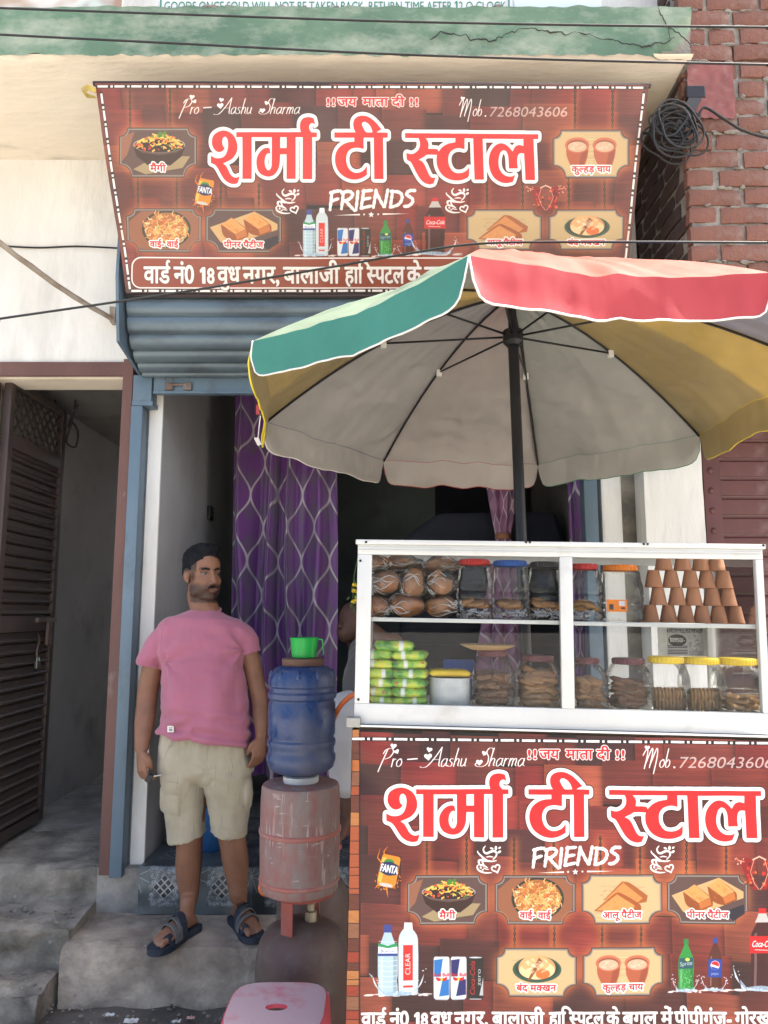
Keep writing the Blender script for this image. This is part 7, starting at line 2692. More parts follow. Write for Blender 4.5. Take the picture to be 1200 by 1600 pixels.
def hand(m, wrist, palm_dir, out_dir, curl, spread, thumb_dir, size=1.0, grip=False):
    """Palm, four bent fingers and a thumb. palm_dir: wrist to knuckles; out_dir: back of the hand."""
    d, o = Vector(palm_dir).normalized(), Vector(out_dir).normalized()
    o = (o - d * o.dot(d)).normalized()
    s = d.cross(o).normalized()
    if s.dot(Vector(thumb_dir)) < 0: s = -s            # s points to the thumb side
    L = .092 * size
    w = Vector(wrist)
    # palm
    rings = []
    for t, hw, th in ((-.03, .026, .021), (.0, .028, .020), (.25, .036, .0185), (.6, .043, .0165), (.9, .044, .0145), (1.05, .040, .012)):
        c = w + d * (L * t)
        rings.append([c + s * (hw * size * math.cos(a)) + o * (th * size * math.sin(a)) for a in np.linspace(0, 2 * math.pi, 16, endpoint=False)])
    m.loft(rings)
    for i, (off, ln, r) in enumerate(((.031, .072, .0092), (.0105, .080, .0096), (-.0105, .074, .0092), (-.030, .058, .0080))):
        p = w + d * (L * .93) + s * (off * size)
        seg = [ln * .45, ln * .31, ln * .26]
        ang = curl[i]
        P = [p - d * .02 * size, p]
        a = 0.0
        base_d = (d + s * (spread * off * 12)).normalized()
        for j, q in enumerate(seg):
            a += ang[j]
            dirv = base_d * math.cos(a) - o * math.sin(a)
            P.append(P[-1] + dirv * q * size)
        rr = [r * size * k for k in (1.05, 1.08, 1.0, .92, .78)]
        m.tube(catmull(P, 4), [rr[min(4, int(k / 4))] * (1 - .12 * ((k % 4) / 4)) for k in range(4 * (len(P) - 1) + 1)], 10)
        m.blob(P[-1], .74 * r * size, 10, 8)
    td = (s * .80 + d * .70 - o * .30).normalized()
    p = w + d * (L * .18) + s * (.020 * size)
    P = [p, p + td * .034 * size, p + td * .040 * size + (d * .9 - o * .35 - s * (.25 if grip else .05)).normalized() * .030 * size, p + td * .040 * size + (d * .85 - o * .5 - s * (.5 if grip else .2)).normalized() * .056 * size]
    m.tube(catmull(P, 4), [.0155 * size - .0065 * size * k / 12 for k in range(13)], 10)
    m.blob(P[-1], .0088 * size, 10, 8)


def foot(m, heel, toe, inner, z):
    heel, toe = Vector(heel), Vector(toe)
    d = (toe - heel); L = d.length; d.normalize()
    up = Vector((0, 0, 1))
    s = d.cross(up)
    if s.dot(Vector(inner)) < 0: s = -s
    rings = []
    for t, hw, h, off in ((.02, .020, .030, 0), (.07, .031, .052, 0), (.16, .034, .078, 0), (.26, .034, .094, .001), (.40, .036, .078, .003), (.55, .041, .058, .003), (.70, .046, .042, .003), (.80, .046, .030, .003), (.86, .040, .022, .004)):
        c = heel + d * (L * t) + s * off
        rings.append([c + s * (hw * math.cos(a)) + up * (h / 2 + h / 2 * math.sin(a)) for a in np.linspace(0, 2 * math.pi, 16, endpoint=False)])
    m.loft(rings)
    for off, t0, t1, r in ((.030, .78, .965, .0135), (.010, .80, .955, .0098), (-.008, .79, .925, .0090), (-.023, .77, .885, .0084), (-.036, .74, .835, .0078)):
        a, b_ = heel + d * (L * t0) + s * off + up * .020, heel + d * (L * t1) + s * off * 1.05 + up * (r + .001)
        m.tube([a, a.lerp(b_, .5) + up * .002, b_], [r * .95, r, r * 1.02], 10)
        m.blob(b_, r * 1.0, 10, 8)
    return d, s, L


def ground_at(px, py, z):
    d = ray(px, py)
    return CAM + d * ((z - CAM_Z) / d.z)


# ---- the standing man -------------------------------------------------------------------------
man = empty('person', (at(325, 1300, MY).x, MY, .25), 'man in a pink t-shirt, khaki cargo shorts and sandals standing on the step looking sideways', 'person')
YAW = math.radians(41)
HF = Vector((math.sin(YAW), -math.cos(YAW), -.02)).normalized()
HR = Vector((math.cos(YAW), math.sin(YAW), 0))
HU = HR.cross(HF) * -1
HU = Vector((0, 0, 1)) if HU.z < 0 else HU
HU = (HU - HF * HU.dot(HF)).normalized()
HC = at(318.5, 897.5, MY + .02)


def H(r, f, u):
    return HC + HR * r + HF * f + HU * u


HM = Matrix((HR, HF, HU)).transposed()
HS = 1.045
m = MB()


def hb(c, rad, tilt=None):
    MM = HM if tilt is None else HM @ tilt
    m.blob(H(*[q * HS for q in c]), [q * HS for q in rad], 22, 14, M=MM)


hb((0, -.015, .035), (.074, .096, .086))
hb((0, .022, -.040), (.064, .066, .080))
hb((0, .060, -.098), (.027, .024, .020))
hb((0, .030, -.098), (.042, .036, .022))
for s in (-1, 1):
    hb((s * .046, .012, -.072), (.023, .036, .032))
    hb((s * .038, .047, -.030), (.024, .024, .022))
    hb((s * .031, .062, .019), (.024, .012, .008))
    hb((s * .0305, .0640, .0105), (.0165, .0095, .0050))
    hb((s * .0305, .0630, -.0135), (.0160, .0090, .0045))
    hb((s * .0115, .099, -.042), (.0095, .012, .0085))
    hb((s * .022, .082, -.062), (.016, .014, .013))
    # ear: shell with a hollow left between rim and lobe
    tl = Matrix.Rotation(s * .38, 3, 'Z') @ Matrix.Rotation(-.16, 3, 'X')
    hb((s * .078, -.012, -.006), (.0075, .020, .030), tl)
    hb((s * .082, -.020, .006), (.0058, .010, .022), tl)
    hb((s * .076, -.004, -.033), (.0065, .009, .011), tl)
m.tube([H(0, .080, .016), H(0, .092, -.006), H(0, .106, -.030), H(0, .109, -.040)], [.0085, .0085, .0115, .0125], 12)
m.blob(H(0, .108, -.038), .0118, 12, 8)
hb((0, .083, -.0685), (.023, .011, .0062))
hb((0, .082, -.079), (.020, .011, .0068))
# neck and upper trunk
NB = at(322, 958, MY + .03)
limb(m, [(H(0, -.020, -.055), .062, .062), (H(0, -.026, -.10), .062, .062), (NB, .070, .068), (NB - Vector((0, -.01, .08)), .10, .08)])
# arms
AL = [(at(256, 996, MY + .02), .042, .05), (at(242, 1030, MY + .02), .049, .05), (at(232, 1075, MY + .03), .048, .047), (at(229, 1100, MY + .02), .046, .045), (at(226, 1128, MY - .02), .046, .042), (at(223, 1152, MY - .05), .037, .034), (at(221, 1172, MY - .07), .030, .026)]
AR = [(at(380, 992, MY + .02), .038, .05), (at(392, 1030, MY + .03), .043, .046), (at(402, 1075, MY + .03), .040, .042), (at(406, 1098, MY + .02), .038, .038), (at(407, 1120, MY - .01), .035, .034), (at(408, 1138, MY - .03), .029, .027), (at(408, 1152, MY - .04), .026, .023)]
limb(m, densify(AL)); limb(m, densify(AR))
hand(m, at(221, 1172, MY - .07), (at(222, 1210, MY - .09) - at(221, 1172, MY - .07)), (-.75, -.66, 0), [(.35, .75, .55), (.45, .85, .6), (.40, .75, .55), (.35, .65, .5)], .05, (.66, -.75, 0), 1.0, True)
hand(m, at(408, 1152, MY - .04), (at(404, 1182, MY - .05) - at(408, 1152, MY - .04)), (.75, -.66, .1), [(.30, .38, .3), (.34, .42, .3), (.36, .42, .3), (.38, .45, .3)], .06, (-.66, -.75, 0), .92)
# legs
ZS = .25 + .024
hl, tl_ = ground_at(304, 1444, ZS), ground_at(247, 1478, ZS)
hr_, tr_ = ground_at(368, 1431, ZS), ground_at(403, 1466, ZS)
def cap_len(a, b_, L=.250):
    d = b_ - a
    return a, a + d.normalized() * L
hl, tl_ = cap_len(hl, tl_, .262); hr_, tr_ = cap_len(hr_, tr_, .255)
ankl, ankr = hl.lerp(tl_, .20) + Vector((0, 0, .085)), hr_.lerp(tr_, .20) + Vector((0, 0, .085))
LL = [(at(296, 1230, MY), .085, .088), (at(296, 1290, MY - .01), .066, .070), (at(296, 1322, MY - .01), .058, .062), (at(295, 1350, MY + .01), .059, .066), (at(295, 1378, MY + .015), .050, .056), (at(296, 1404, MY + .01), .039, .043), (ankl + Vector((0, .0, .03)), .034, .040), (ankl - Vector((0, 0, .03)), .033, .042)]
LR = [(at(352, 1230, MY), .085, .088), (at(359, 1285, MY - .01), .066, .070), (at(364, 1318, MY - .01), .059, .062), (at(368, 1345, MY + .01), .058, .066), (at(371, 1372, MY + .02), .049, .056), (at(372, 1398, MY + .02), .038, .043), (ankr + Vector((0, .0, .03)), .033, .040), (ankr - Vector((0, 0, .03)), .032, .042)]
limb(m, densify(LL)); limb(m, densify(LR))
fdl = foot(m, hl, tl_, (1, .3, 0), ZS)
fdr = foot(m, hr_, tr_, (-1, .3, 0), ZS)
body = remesh(m.mesh('body'), .0042, 6, .5)
# colours of the skin: stubble, lips, palm-side nails
def paint(me, fn):
    n = len(me.vertices)
    co = np.empty(n * 3, np.float32); me.vertices.foreach_get('co', co); co = co.reshape(-1, 3)
    c = np.zeros((n, 4), np.float32); c[:, 3] = 1
    fn(co, c)
    at_ = me.attributes.new('tint', 'FLOAT_COLOR', 'POINT')
    at_.data.foreach_set('color', c.ravel())


def sstep(x, a, b_):
    t = np.clip((x - a) / (b_ - a), 0, 1)
    return t * t * (3 - 2 * t)


def man_tint(co, c):
    d = (co - np.array(HC)) / HS
    r, f, u = d @ np.array(HR), d @ np.array(HF), d @ np.array(HU)
    headz = (u > -.135) & (u < .14) & (np.abs(r) < .12) & (np.abs(f) < .14)
    jaw = sstep(-u, .030, .055) * sstep(f, -.025, .0) * (u > -.128)
    jaw *= 1 - .55 * sstep(-u, .118, .135)
    jaw *= 1 - .75 * np.exp(-((np.abs(r) - .036) / .016) ** 2 - ((u + .040) / .018) ** 2)
    lash = np.exp(-((u - .0055) / .0042) ** 2) * sstep(np.abs(r), .012, .018) * (1 - sstep(np.abs(r), .042, .050)) * (f > .04) * .9
    mou = np.exp(-((u + .0565) / .0090) ** 2 - (r / .030) ** 2) * (f > .07) * 1.15
    goat = np.exp(-((u + .098) / .018) ** 2 - (r / .026) ** 2) * (f > .05) * .9
    front = sstep(u, .074, .094) * (f > -.02) * .9
    mline = np.exp(-((u + .0735) / .0030) ** 2 - (r / .022) ** 2) * (f > .066)
    lips = np.exp(-((u + .073) / .0085) ** 2 - (r / .021) ** 2) * (f > .070) * .5
    burn = sstep(np.abs(r), .050, .060) * np.exp(-((f - .018) / .017) ** 2) * sstep(u, -.045, -.02) * .9
    side = sstep(np.abs(r), .045, .058) * (f < .040) * sstep(u, -.006, .020) * .97
    back = (f < -.05) * sstep(u, -.06, -.035) * .95
    brow = np.exp(-((u - .0215 - .10 * (np.abs(r) - .03) * (np.abs(r) < .03)) / .0078) ** 2) * sstep(np.abs(r), .009, .014) * (1 - sstep(np.abs(r), .046, .056)) * (f > .04)
    nos = np.exp(-((u + .050) / .0035) ** 2 - ((np.abs(r) - .0085) / .005) ** 2) * (f > .088) * .9
    c[:, 0] = np.where(headz, np.clip(np.maximum.reduce([jaw * .92, front, mline, lash, mou, goat, burn, side, back, brow * 1.1, nos]) * (1 - .8 * lips * (1 - mline)), 0, 1), 0)
    c[:, 1] = np.where(headz, lips * .9, 0)
    # toe nails and knuckles a little paler
    for h_, t_ in ((hl, tl_), (hr_, tr_)):
        dd = np.linalg.norm(co - np.array(t_), axis=1)
        c[:, 2] += np.clip(1 - dd / .07, 0, 1) * .6


paint(body, man_tint)
from mathutils.bvhtree import BVHTree
bvb = BVHTree.FromPolygons([v.co for v in body.vertices], [list(p.vertices) for p in body.polygons])
def on_face(r, u, lift=.0):
    h = bvb.ray_cast(H(r * HS, .25, u * HS), -HF)[0]
    return None if h is None else h + HF * lift
link('body', body, M['skin_brown'], man, False, True)
def face_hair(name, pts, radii):
    P = [on_face(r, u, .0006) for r, u in pts]
    if any(p is None for p in P): return
    m = MB()
    Q = catmull(P, 4)
    rr = []
    for i in range(len(Q)):
        t = i / (len(Q) - 1) * (len(radii) - 1)
        a = min(int(t), len(radii) - 2)
        rr.append((radii[a] + (radii[a + 1] - radii[a]) * (t - a)) * (1 + .15 * mnoise.noise(Q[i] * 300)))
    m.tube(Q, rr, 8)
    m.jitter(.0010, 260)
    m.obj(name, M['hair_black'], man, smooth=True)
for s in (-1, 1):
    face_hair('eyebrow', [(s * .011, .0185), (s * .019, .0225), (s * .029, .0250), (s * .039, .0225), (s * .047, .0165)], [.0022, .0036, .0036, .0028, .0010])
face_hair('moustache', [(-.026, -.0660), (-.017, -.0585), (-.006, -.0560), (.006, -.0560), (.017, -.0585), (.026, -.0660)], [.0016, .0034, .0036, .0036, .0034, .0016])
# eyes
for s in (-1, 1):
    e = H(s * .0305 * HS, .0590 * HS, -.0015 * HS)
    m = MB(); m.blob(e, .0130, 16, 12); ey = m.obj('eye', M['eye_white'], man, smooth=True)
    gz_ = (HF * .93 + HR * .36).normalized()
    m = MB(); m.blob(e + gz_ * .0066, .0078, 14, 10); m.obj('iris', M['eye_dark'], ey, smooth=True)
# hair
m = MB()
m.blob(H(0, -.030 * HS, .060 * HS), (.0815 * HS, .098 * HS, .083 * HS), 60, 40, M=HM)
m.blob(H(.004, .028 * HS, .112 * HS), (.055 * HS, .036 * HS, .030 * HS), 40, 24, M=HM)
m.blob(H(0, -.055 * HS, .010 * HS), (.074 * HS, .066 * HS, .060 * HS), 40, 24, M=HM)
for s in (-1, 1): m.blob(H(s * .042 * HS, -.034 * HS, .034 * HS), (.0385 * HS, .066 * HS, .050 * HS), 40, 24, M=HM)
hm = remesh(m.mesh('hair'), .0035, 2)
b2 = bmesh.new(); b2.from_mesh(hm)
for v in b2.verts:
    q = v.co
    loc = q - HC
    rr, ff, uu = loc.dot(HR), loc.dot(HF), loc.dot(HU)
    k = .5 + .5 * min(1, max(0, (uu - .04) / .06))
    v.co += (loc.normalized()) * (.0048 * k * mnoise.noise(Vector((rr * 45 + uu * 12, ff * 28, uu * 28))) + .0026 * k * mnoise.noise(Vector((rr * 150, ff * 70, uu * 70))))
b2.to_mesh(hm); b2.free()
link('hair', hm, M['hair_black'], man, False, True)

# ---- t-shirt
def ring_e(px, py, hw, hd, y=0.0, n=36, tilt=0.0, ex=2.35, lean=0.0):
    c = at(px, py, MY + y)
    out = []
    for k in range(n):
        a = 2 * math.pi * k / n
        ca, sa = math.cos(a), math.sin(a)
        q = 1 / (abs(ca) ** ex + abs(sa) ** ex) ** (1 / ex)
        x = hw * K * q * ca
        out.append(c + Vector((x, hd * q * sa, -tilt * x)))
    return out


m = MB()
st = [(322, 952, 21, .060, .035, 0, 0), (321, 958, 34, .078, .03, .06, 0), (318, 966, 55, .092, .02, .04, 0), (316, 978, 68, .104, .015, .02, 0), (315, 998, 70, .116, .01, .01, 0), (316, 1025, 66, .126, .005, 0, 0), (318, 1055, 65, .140, -.005, .02, 0),
      (320, 1085, 66, .150, -.012, .05, 0), (320, 1112, 68, .152, -.012, .09, 0), (320, 1134, 70, .147, -.006, .12, 0), (320.5, 1150, 71.5, .146, -.004, .14, 0), (320.5, 1153.5, 71.5, .145, -.004, .14, 0), (320.5, 1153.5, 64, .120, -.004, .14, 0)]
R = [ring_e(*s[:5], tilt=s[5]) for s in st]
RR = []
for i in range(len(R) - 1):
    nn = 4 if i < len(R) - 3 else 1
    for k in range(nn):
        RR.append([a.lerp(b_, k / nn) for a, b_ in zip(R[i], R[i + 1])])
RR.append(R[-1])
m.loft(RR)
SL = [(at(270, 990, MY + .02), .050, .070), (at(256, 996, MY + .02), .054, .072), (at(246, 1010, MY + .02), .057, .068), (at(238, 1030, MY + .02), .060, .066), (at(234, 1042, MY + .02), .062, .066)]
SR = [(at(366, 986, MY + .02), .048, .070), (at(377, 990, MY + .02), .050, .072), (at(385, 1000, MY + .025), .050, .064), (at(390, 1012, MY + .03), .049, .060), (at(392, 1021, MY + .03), .050, .060)]
def sleeve(st, up):
    P = densify(st, 4)
    rings = []
    n = 24
    pts = [p[0] for p in P]
    for i, (p, ra, rd) in enumerate(P):
        d = (pts[min(i + 1, len(P) - 1)] - pts[max(i - 1, 0)]).normalized()
        a = (Vector((1, 0, 0)) - d * d.x).normalized(); b_ = d.cross(a)
        rings.append([p + a * (ra * math.cos(2 * math.pi * k / n)) + b_ * (rd * math.sin(2 * math.pi * k / n)) for k in range(n)])
    e = rings[-1]; c = pts[-1]
    rings.append([c + (q - c) * .84 - (pts[-1] - pts[-2]).normalized() * .0 for q in e])
    rings.append([c + (q - c) * .80 - (pts[-1] - pts[-2]).normalized() * .02 for q in e])
    m.loft(rings)
sleeve(SL, 0); sleeve(SR, 0)
sh_me = remesh(m.mesh('shirt'), .0052, 5, .5)
def wrinkle(me, fn):
    b2 = bmesh.new(); b2.from_mesh(me)
    for v in b2.verts:
        v.normal_update()
        v.co += v.normal * (fn(v.co) * 1.5)
    b2.to_mesh(me); b2.free()
cpx = lambda co: proj(co)
def sh_wr(co):
    px, py = proj(co)
    w = .0050 * mnoise.noise(Vector((co.x * 7, co.y * 5, co.z * 9))) + .0030 * mnoise.noise(Vector((co.x * 9 + co.z * 12, co.y * 5, co.z * 26 - co.x * 8)))
    # soft folds from the armpits towards the belly and across the hem
    for ax, ay, s in ((255, 1035, 1), (378, 1015, -1)):
        dx, dy = (px - ax) * s, py - ay
        if -6 < dx < 80 and abs(dy) < 110:
            ang = math.atan2(dy, max(dx, 1))
            w += .0050 * math.sin(ang * 7 + .5) * math.exp(-dx / 45) * min(1, max(0, dx + 6) / 14)
    w += .0036 * math.sin((px - 320) * .115 + 2.6 * mnoise.noise(Vector((px * .02, py * .012, 6)))) * min(1, max(0, (py - 1020) / 70)) * (1 - min(1, max(0, (py - 1120) / 40)) * .4)
    w += .0040 * max(0, 1 - abs(py - 1010 - abs(px - 318) * .25) / 46) * math.sin((py - abs(px - 318) * .45) * .16 + 1.5 * mnoise.noise(Vector((px * .02, py * .02, 8))))
    if py > 1095:
        k = min(1, (py - 1095) / 35)
        w += .0042 * k * math.sin((py - (px - 320) * .16) * .30 + 2.2 * mnoise.noise(Vector((px * .012, py * .02, 1))))
    if py > 1120 and px < 300: w += .004 * math.sin((px * .5 + py) * .22)
    return w
wrinkle(sh_me, sh_wr)
shirt = link('t_shirt', sh_me, M['shirt_pink'], man, False, True)
m = MB()
cr = ring_e(322, 952, 22.5, .062, .034, 40, .05)
fr = []
for k, p in enumerate(cr):
    a = 2 * math.pi * k / 40
    fr.append(p + Vector((0, -.004, -.020 * max(0, -math.sin(a)) + .012 * max(0, math.sin(a)))))
m.tube(fr, .0062, 8, closed=True); m.obj('collar_band', M['shirt_pink'], shirt, smooth=True)
from mathutils.bvhtree import BVHTree
bvs = BVHTree.FromPolygons([(WM[man.name] @ v.co) for v in sh_me.vertices], [list(p.vertices) for p in sh_me.polygons])
for pts in ([(262, 966), (254, 985), (252, 1010), (256, 1036)], [(373, 964), (380, 985), (380, 1004), (378, 1018)], [(219, 1036), (235, 1040), (254, 1038)], [(379, 1016), (390, 1017), (403, 1013)], [(254, 1142), (280, 1147), (310, 1152), (350, 1157), (386, 1159)]):
    P = []
    for p in catmull([(a, b_, 0) for a, b_ in pts], 5):
        h = bvs.ray_cast(CAM, ray(p.x, p.y).normalized())[0]
        if h is not None: P.append(h)
    if len(P) > 3:
        m = MB(); m.tube(P, .0013, 5); m.obj('stitching', M['shirt_pink'], shirt, smooth=True)
m = MB(); q = at(266, 1139, MY - .128)
m.box(q + Vector((-.014, -.003, -.014)), q + Vector((.016, .003, .014))); m.jitter(.003, 20); m.obj('cloth_label', M['patch_white'], shirt)
m = MB()
for z in (.005, -.002, -.007): m.box(q + Vector((-.007, -.0042, z - .0012)), q + Vector((.009, -.0028, z + .0012)))
m.jitter(.003, 20); m.obj('label_print', M['eye_dark'], shirt)

# ---- cargo shorts
m = MB()
def trouser(cx0, cx1, legs):
    P = densify(legs, 4)
    rings = []
    n = 28
    pts = [p[0] for p in P]
    for i, (p, ra, rd) in enumerate(P):
        rings.append([p + Vector((ra * math.cos(2 * math.pi * k / n), rd * math.sin(2 * math.pi * k / n), (cx1 * ra * math.cos(2 * math.pi * k / n)) * min(1, i / len(P)))) for k in range(n)])
    e, c = rings[-1], pts[-1]
    rings.append([c + (q - c) * .90 for q in e]); rings.append([c + (q - c) * .86 + Vector((0, 0, .03)) for q in e])
    m.loft(rings)
R = [ring_e(*s) for s in ((320, 1143, 66, .125, 0), (320, 1165, 69, .134, 0), (321, 1190, 71.5, .138, 0), (322, 1206, 72, .132, 0), (322.5, 1216, 50, .11, 0), (323, 1224, 22, .07, 0))]
RR = []
for i in range(len(R) - 1):
    for k in range(4): RR.append([a.lerp(b_, k / 4) for a, b_ in zip(R[i], R[i + 1])])
RR.append(R[-1]); m.loft(RR)
trouser(0, .24, [(at(289, 1205, MY), .108, .130), (at(289, 1235, MY), .099, .122), (at(289, 1262, MY), .092, .112), (at(291, 1290, MY - .005), .086, .104), (at(293, 1309, MY - .005), .083, .100)])
trouser(0, -.16, [(at(355, 1205, MY), .108, .130), (at(356, 1235, MY), .099, .122), (at(357, 1262, MY), .092, .112), (at(357, 1286, MY - .005), .086, .104), (at(357.5, 1302, MY - .005), .083, .100)])
# pocket flaps and bags on the outer sides
for px, py, w in ((259, 1243, .030), (388, 1238, .030)):
    m.blob(at(px, py, MY - .01), (.024, .072, .074), 18, 12)
sm_ = remesh(m.mesh('shorts'), .0052, 4, .5)
def so_wr(co):
    px, py = proj(co)
    w = .0060 * mnoise.noise(Vector((co.x * 11, co.y * 7, co.z * 9))) + .003 * mnoise.noise(Vector((co.x * 26, co.y * 20, co.z * 20)))
    if py < 1176: w += .0030 * math.sin(px * .55 + 2 * mnoise.noise(Vector((px * .03, py * .05, 0)))) * (1 - (py - 1145) / 31)
    d = math.hypot(px - 323, py - 1205)
    if d < 70: w += .0032 * math.sin(math.atan2(py - 1205, px - 323) * 5 + 2.5 * mnoise.noise(Vector((px * .03, py * .03, 4)))) * math.exp(-d / 40) * min(1, d / 14)
    return w
wrinkle(sm_, so_wr)
shorts = link('cargo_shorts', sm_, M['shorts_khaki'], man, False, True)
def drape(pts, y0=-.2, lift=.002):
    """Project photo points on the shorts' front."""
    return pts
from mathutils.bvhtree import BVHTree
bv = BVHTree.FromPolygons([(WM[man.name] @ v.co) for v in sm_.vertices], [list(p.vertices) for p in sm_.polygons])
def hit(px, py):
    h = bv.ray_cast(CAM, ray(px, py).normalized())
    return h[0]
for pts in ([(323, 1152), (324, 1175), (323, 1196), (323, 1222)], [(270, 1156), (262, 1172), (256, 1186)], [(376, 1156), (384, 1170), (390, 1186)], [(256, 1222), (266, 1220), (282, 1224)], [(257, 1222), (257, 1262), (264, 1272)], [(281, 1224), (280, 1268), (266, 1272)],
            [(368, 1220), (380, 1216), (392, 1217)], [(369, 1220), (371, 1256), (382, 1262)], [(266, 1306), (292, 1303), (320, 1293)], [(331, 1291), (358, 1296), (385, 1300)]):
    P = [hit(x, y) for x, y in [(a + (c - a) * t, b_ + (d - b_) * t) for (a, b_), (c, d) in zip(pts, pts[1:]) for t in (0, .25, .5, .75)]]
    P = [p for p in P if p is not None]
    if len(P) > 2:
        m = MB(); m.tube(P, .0018, 5); m.obj('seam', M['shorts_khaki'], shorts, smooth=True)
for rows, nm in ((((255, 1221), (284, 1225), (283, 1243), (254, 1239)), 'pocket_flap'), (((256, 1241), (282, 1244), (281, 1276), (258, 1272)), 'pocket'), (((366, 1219), (393, 1216), (396, 1234), (368, 1238)), 'pocket_flap'), (((369, 1239), (395, 1235), (393, 1266), (371, 1270)), 'pocket')):
    (a, b_, c, d) = [Vector((x, y, 0)) for x, y in rows]
    m = MB()
    G, okk = [], True
    for i in range(9):
        row = []
        for j in range(7):
            q = a.lerp(b_, i / 8).lerp(d.lerp(c, i / 8), j / 6)
            h = hit(q.x, q.y)
            if h is None: okk = False; break
            e_ = min(i, 8 - i, j, 6 - j)
            row.append(h - ray(q.x, q.y).normalized() * (.0015 if e_ == 0 else (.006 if nm == 'pocket_flap' else .010) + .003 * mnoise.noise(h * 40)))
        if not okk: break
        G.append(row)
    if okk:
        VV = [m.verts(r) for r in G]
        for i in range(8):
            for j in range(6): m.face([VV[i][j], VV[i + 1][j], VV[i + 1][j + 1], VV[i][j + 1]])
        m.obj(nm, M['shorts_khaki'], shorts, smooth=True)

# ---- sandals
for (h_, t_, side, nm) in ((hl, tl_, fdl, 'r'), (hr_, tr_, fdr, 'l')):
    d, s, L = side
    sd = empty('sandal', h_)
    sd.parent = man
    sd.matrix_basis = WM[man.name].inverted() @ Matrix.Translation(h_)
    WM[sd.name] = Matrix.Translation(h_)
    up = Vector((0, 0, 1))
    m = MB()
    prof = [(-.06, 0), (-.04, .030), (.05, .037), (.30, .036), (.55, .043), (.78, .052), (.94, .047), (1.05, .028), (1.09, 0)]
    edge_ = [(t, w + .003) for t, w in prof] + [(t, -w + .006 if 0 else -(w - .002)) for t, w in prof[-2:0:-1]]
    def pt(t, w, z): return h_ + d * (L * t) + s * w + up * z
    E_ = [Vector((t, w, 0)) for t, w in edge_]
    E_ = catmull(E_, 4, True)
    lo = [pt(p.x, p.y, -.024) for p in E_]; mid = [pt(p.x, p.y * 1.04, -.012) for p in E_]; hi = [pt(p.x, p.y * 1.02, .001) for p in E_]; hi2 = [pt(p.x * .98 + .005, p.y * .90, .003) for p in E_]
    m.loft([lo, mid, hi, hi2]); m.obj('sole', M['sandal_navy'], sd, smooth=50)

    def strap(t0, t1, wid, mat, hgt, name='strap', wl=.050, wr=.050, lift=0.0):
        m = MB()
        A = []
        for k in range(17):
            a = math.pi * k / 16
            w = math.cos(a)
            ww = (wl if w > 0 else wr) * w
            t = t0 + (t1 - t0) * (1 - w) / 2
            A.append(pt(t, ww, -.002 + hgt * math.sin(a) ** .75 + lift))
        rings = []
        for k, p in enumerate(A):
            tn = (A[min(k + 1, 16)] - A[max(k - 1, 0)]).normalized()
            out = tn.cross(d).normalized()
            if out.z < 0 and 2 < k < 14: out = -out
            if k <= 2 and out.dot(s) < 0: out = -out
            if k >= 14 and out.dot(s) > 0: out = -out
            rings.append([p + d * (wid / 2) + out * .001, p + d * (wid / 2) * .9 + out * .0052, p - d * (wid / 2) * .9 + out * .0052, p - d * (wid / 2) + out * .001])
        m.loft(rings); m.obj(name, M[mat], sd, smooth=40)
    strap(.50, .34, .044, 'sandal_navy', .083, wl=.047, wr=.045)
    strap(.60, .46, .022, 'sandal_grey', .071, wl=.050, wr=.048, lift=.002)
    strap(.70, .58, .022, 'sandal_grey', .056, wl=.053, wr=.050, lift=.002)
    # loop round the big toe
    m = MB()
    A = [pt(.80, .052 - .048 * (k / 12), .002 + .034 * math.sin(math.pi * k / 12)) for k in range(13)]
    m.loft([[p + d * .016, p + d * .014 + up * .004, p - d * .014 + up * .004, p - d * .016] for p in A]); m.obj('toe_loop', M['sandal_navy'], sd, smooth=40)

# key fob held in his hand
fob = empty('key_fob', at(233, 1217, MY - .135), 'small black key fob with a pale cord held in the standing man\'s hand', 'key fob')
q = at(233, 1216, MY - .135)
m = MB(); m.box((-.013, -.008, -.018), (.013, .008, .018), bevel=.004, M=Matrix.Translation(q) @ Matrix.Rotation(.5, 4, 'Y')); m.obj('fob_body', M['black_metal'], fob, smooth=40)
m = MB(); m.tube(catmull([q + Vector((.010, 0, .0)), at(240, 1213, MY - .13), at(247, 1212, MY - .12), at(253, 1210, MY - .10)], 5), .0022, 6); m.obj('cord', M['patch_white'], fob, smooth=True)

# ---- the seated person behind the case
py_ = 3.60
sp_ = empty('person', (at(585, 1200, py_).x, py_, .45), 'seated person in white trousers half hidden behind the display case and water bottle', 'person')
m = MB()
hc = at(551, 972, py_ + .50)
m.blob(hc, (.078, .098, .115), 22, 16); m.blob(hc + Vector((-.03, -.05, -.05)), (.055, .05, .06), 18, 12)
m.tube([hc + Vector((-.055, -.085, .0)), hc + Vector((-.07, -.11, -.03))], [.009, .014], 10)
for s in (-1, 1): m.blob(hc + Vector((.02 + .055 * s, .02 + .05 * s, -.01)), (.012, .018, .028), 10, 8)
limb(m, [(hc + Vector((.01, .02, -.07)), .055, .055), (hc + Vector((.05, .0, -.16)), .06, .06), (at(592, 1040, py_ + .25), .09, .08), (at(600, 1110, py_ + .05), .09, .08), (at(575, 1130, py_ - .06), .06, .06), (at(540, 1112, py_ - .17), .05, .05), (at(541, 1215, py_ - .10), .045, .045)])
limb(m, densify([(at(592, 1030, py_ + .16), .05, .05), (at(575, 1036, py_), .045, .045), (at(572, 985, py_ - .22), .042, .042), (at(600, 1000, py_ - .30), .032, .032)]))
hand(m, at(600, 1000, py_ - .30), (1, 0, -.5), (0, -1, .3), [(.4, .5, .4)] * 4, .05, (0, 0, 1), .9)
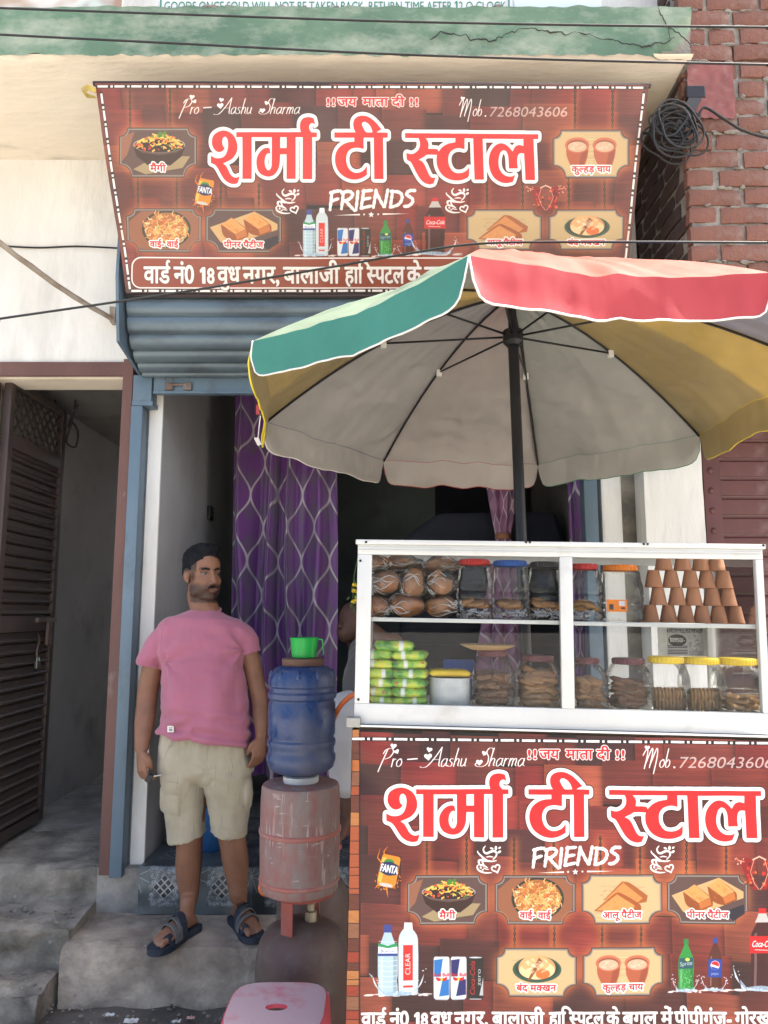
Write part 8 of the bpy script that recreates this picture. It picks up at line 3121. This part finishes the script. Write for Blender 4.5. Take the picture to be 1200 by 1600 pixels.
limb(m, densify([(at(541, 1210, py_ - .10), .05, .05), (at(545, 1255, py_ - .10), .042, .045), (at(548, 1290, py_ - .08), .036, .04)]))
foot(m, at(550, 1300, py_ - .06), at(550, 1300, py_ - .06) + Vector((-.10, -.20, 0)), (1, 0, 0), .5)
sb = remesh(m.mesh('body'), .006, 4)
paint(sb, lambda co, c: None)
link('body', sb, M['skin_dark'], sp_, False, True)
m = MB(); m.blob(hc + Vector((.012, .02, .028)), (.084, .098, .098), 30, 20); hm = remesh(m.mesh('hair'), .005, 2); link('hair', hm, M['hair_black'], sp_, False, True)
m = MB()
limb(m, densify([(hc + Vector((.07, .0, -.15)), .09, .09), (at(598, 1040, py_ + .18), .19, .12), (at(592, 1090, py_ + .06), .18, .13), (at(600, 1140, py_ + .06), .19, .15)]), 26)
limb(m, densify([(at(590, 1012, py_ + .16), .075, .075), (at(575, 1040, py_ - .0), .065, .065), (at(578, 1012, py_ - .14), .058, .058)]))
wrinkle_me = remesh(m.mesh('kurta'), .008, 5)
wrinkle(wrinkle_me, lambda co: .006 * mnoise.noise(co * 14))
link('kurta', wrinkle_me, M['shirt_dim'], sp_, False, True)
m = MB()
limb(m, densify([(at(610, 1150, py_ + .02), .12, .11), (at(575, 1130, py_ - .08), .10, .10), (at(537, 1108, py_ - .18), .085, .085)]))
limb(m, densify([(at(536, 1108, py_ - .18), .085, .085), (at(533, 1150, py_ - .17), .078, .08), (at(537, 1195, py_ - .13), .072, .075), (at(540, 1224, py_ - .11), .070, .072)]))
limb(m, densify([(at(625, 1150, py_ + .05), .11, .11), (at(610, 1120, py_ - .12), .09, .09), (at(610, 1180, py_ - .14), .075, .075), (at(610, 1240, py_ - .1), .065, .07)]))
tm = remesh(m.mesh('trousers'), .008, 5)
wrinkle(tm, lambda co: .007 * mnoise.noise(Vector((co.x * 16, co.y * 10, co.z * 10))))
link('trousers', tm, M['kurta_white'], sp_, False, True)
# the low stool the person sits on
q = at(606, 1178, py_ + .06)
m = MB(); m.lathe([(.001, .02), (.15, .02), (.16, .01), (.16, -.02), (.15, -.03)], 24, c=tuple(q))
for a in range(4):
    t_ = a * math.pi / 2 + .78
    m.tube([q + Vector((.12 * math.cos(t_), .12 * math.sin(t_), -.02)), Vector((q.x + .15 * math.cos(t_), q.y + .15 * math.sin(t_), FL if q.y + .15 * math.sin(t_) > 3.72 else .25))], .016, 8)
setp(recentre(m.obj('low_stool', M['cart_ply'], smooth=40)), 'low wooden stool under the seated person behind the cart', 'stool')
# rubber hose running to the case
m = MB(); m.tube(catmull([at(556, 1084, 2.62), at(545, 1090, 2.72), at(532, 1103, 2.82), at(522, 1122, 2.9), at(518, 1140, 3.0)], 6), .0095, 8)
setp(recentre(m.obj('rubber_hose', M['hose_orange'], smooth=True)), 'brown orange rubber hose looping from the case past the water bottle', 'hose')
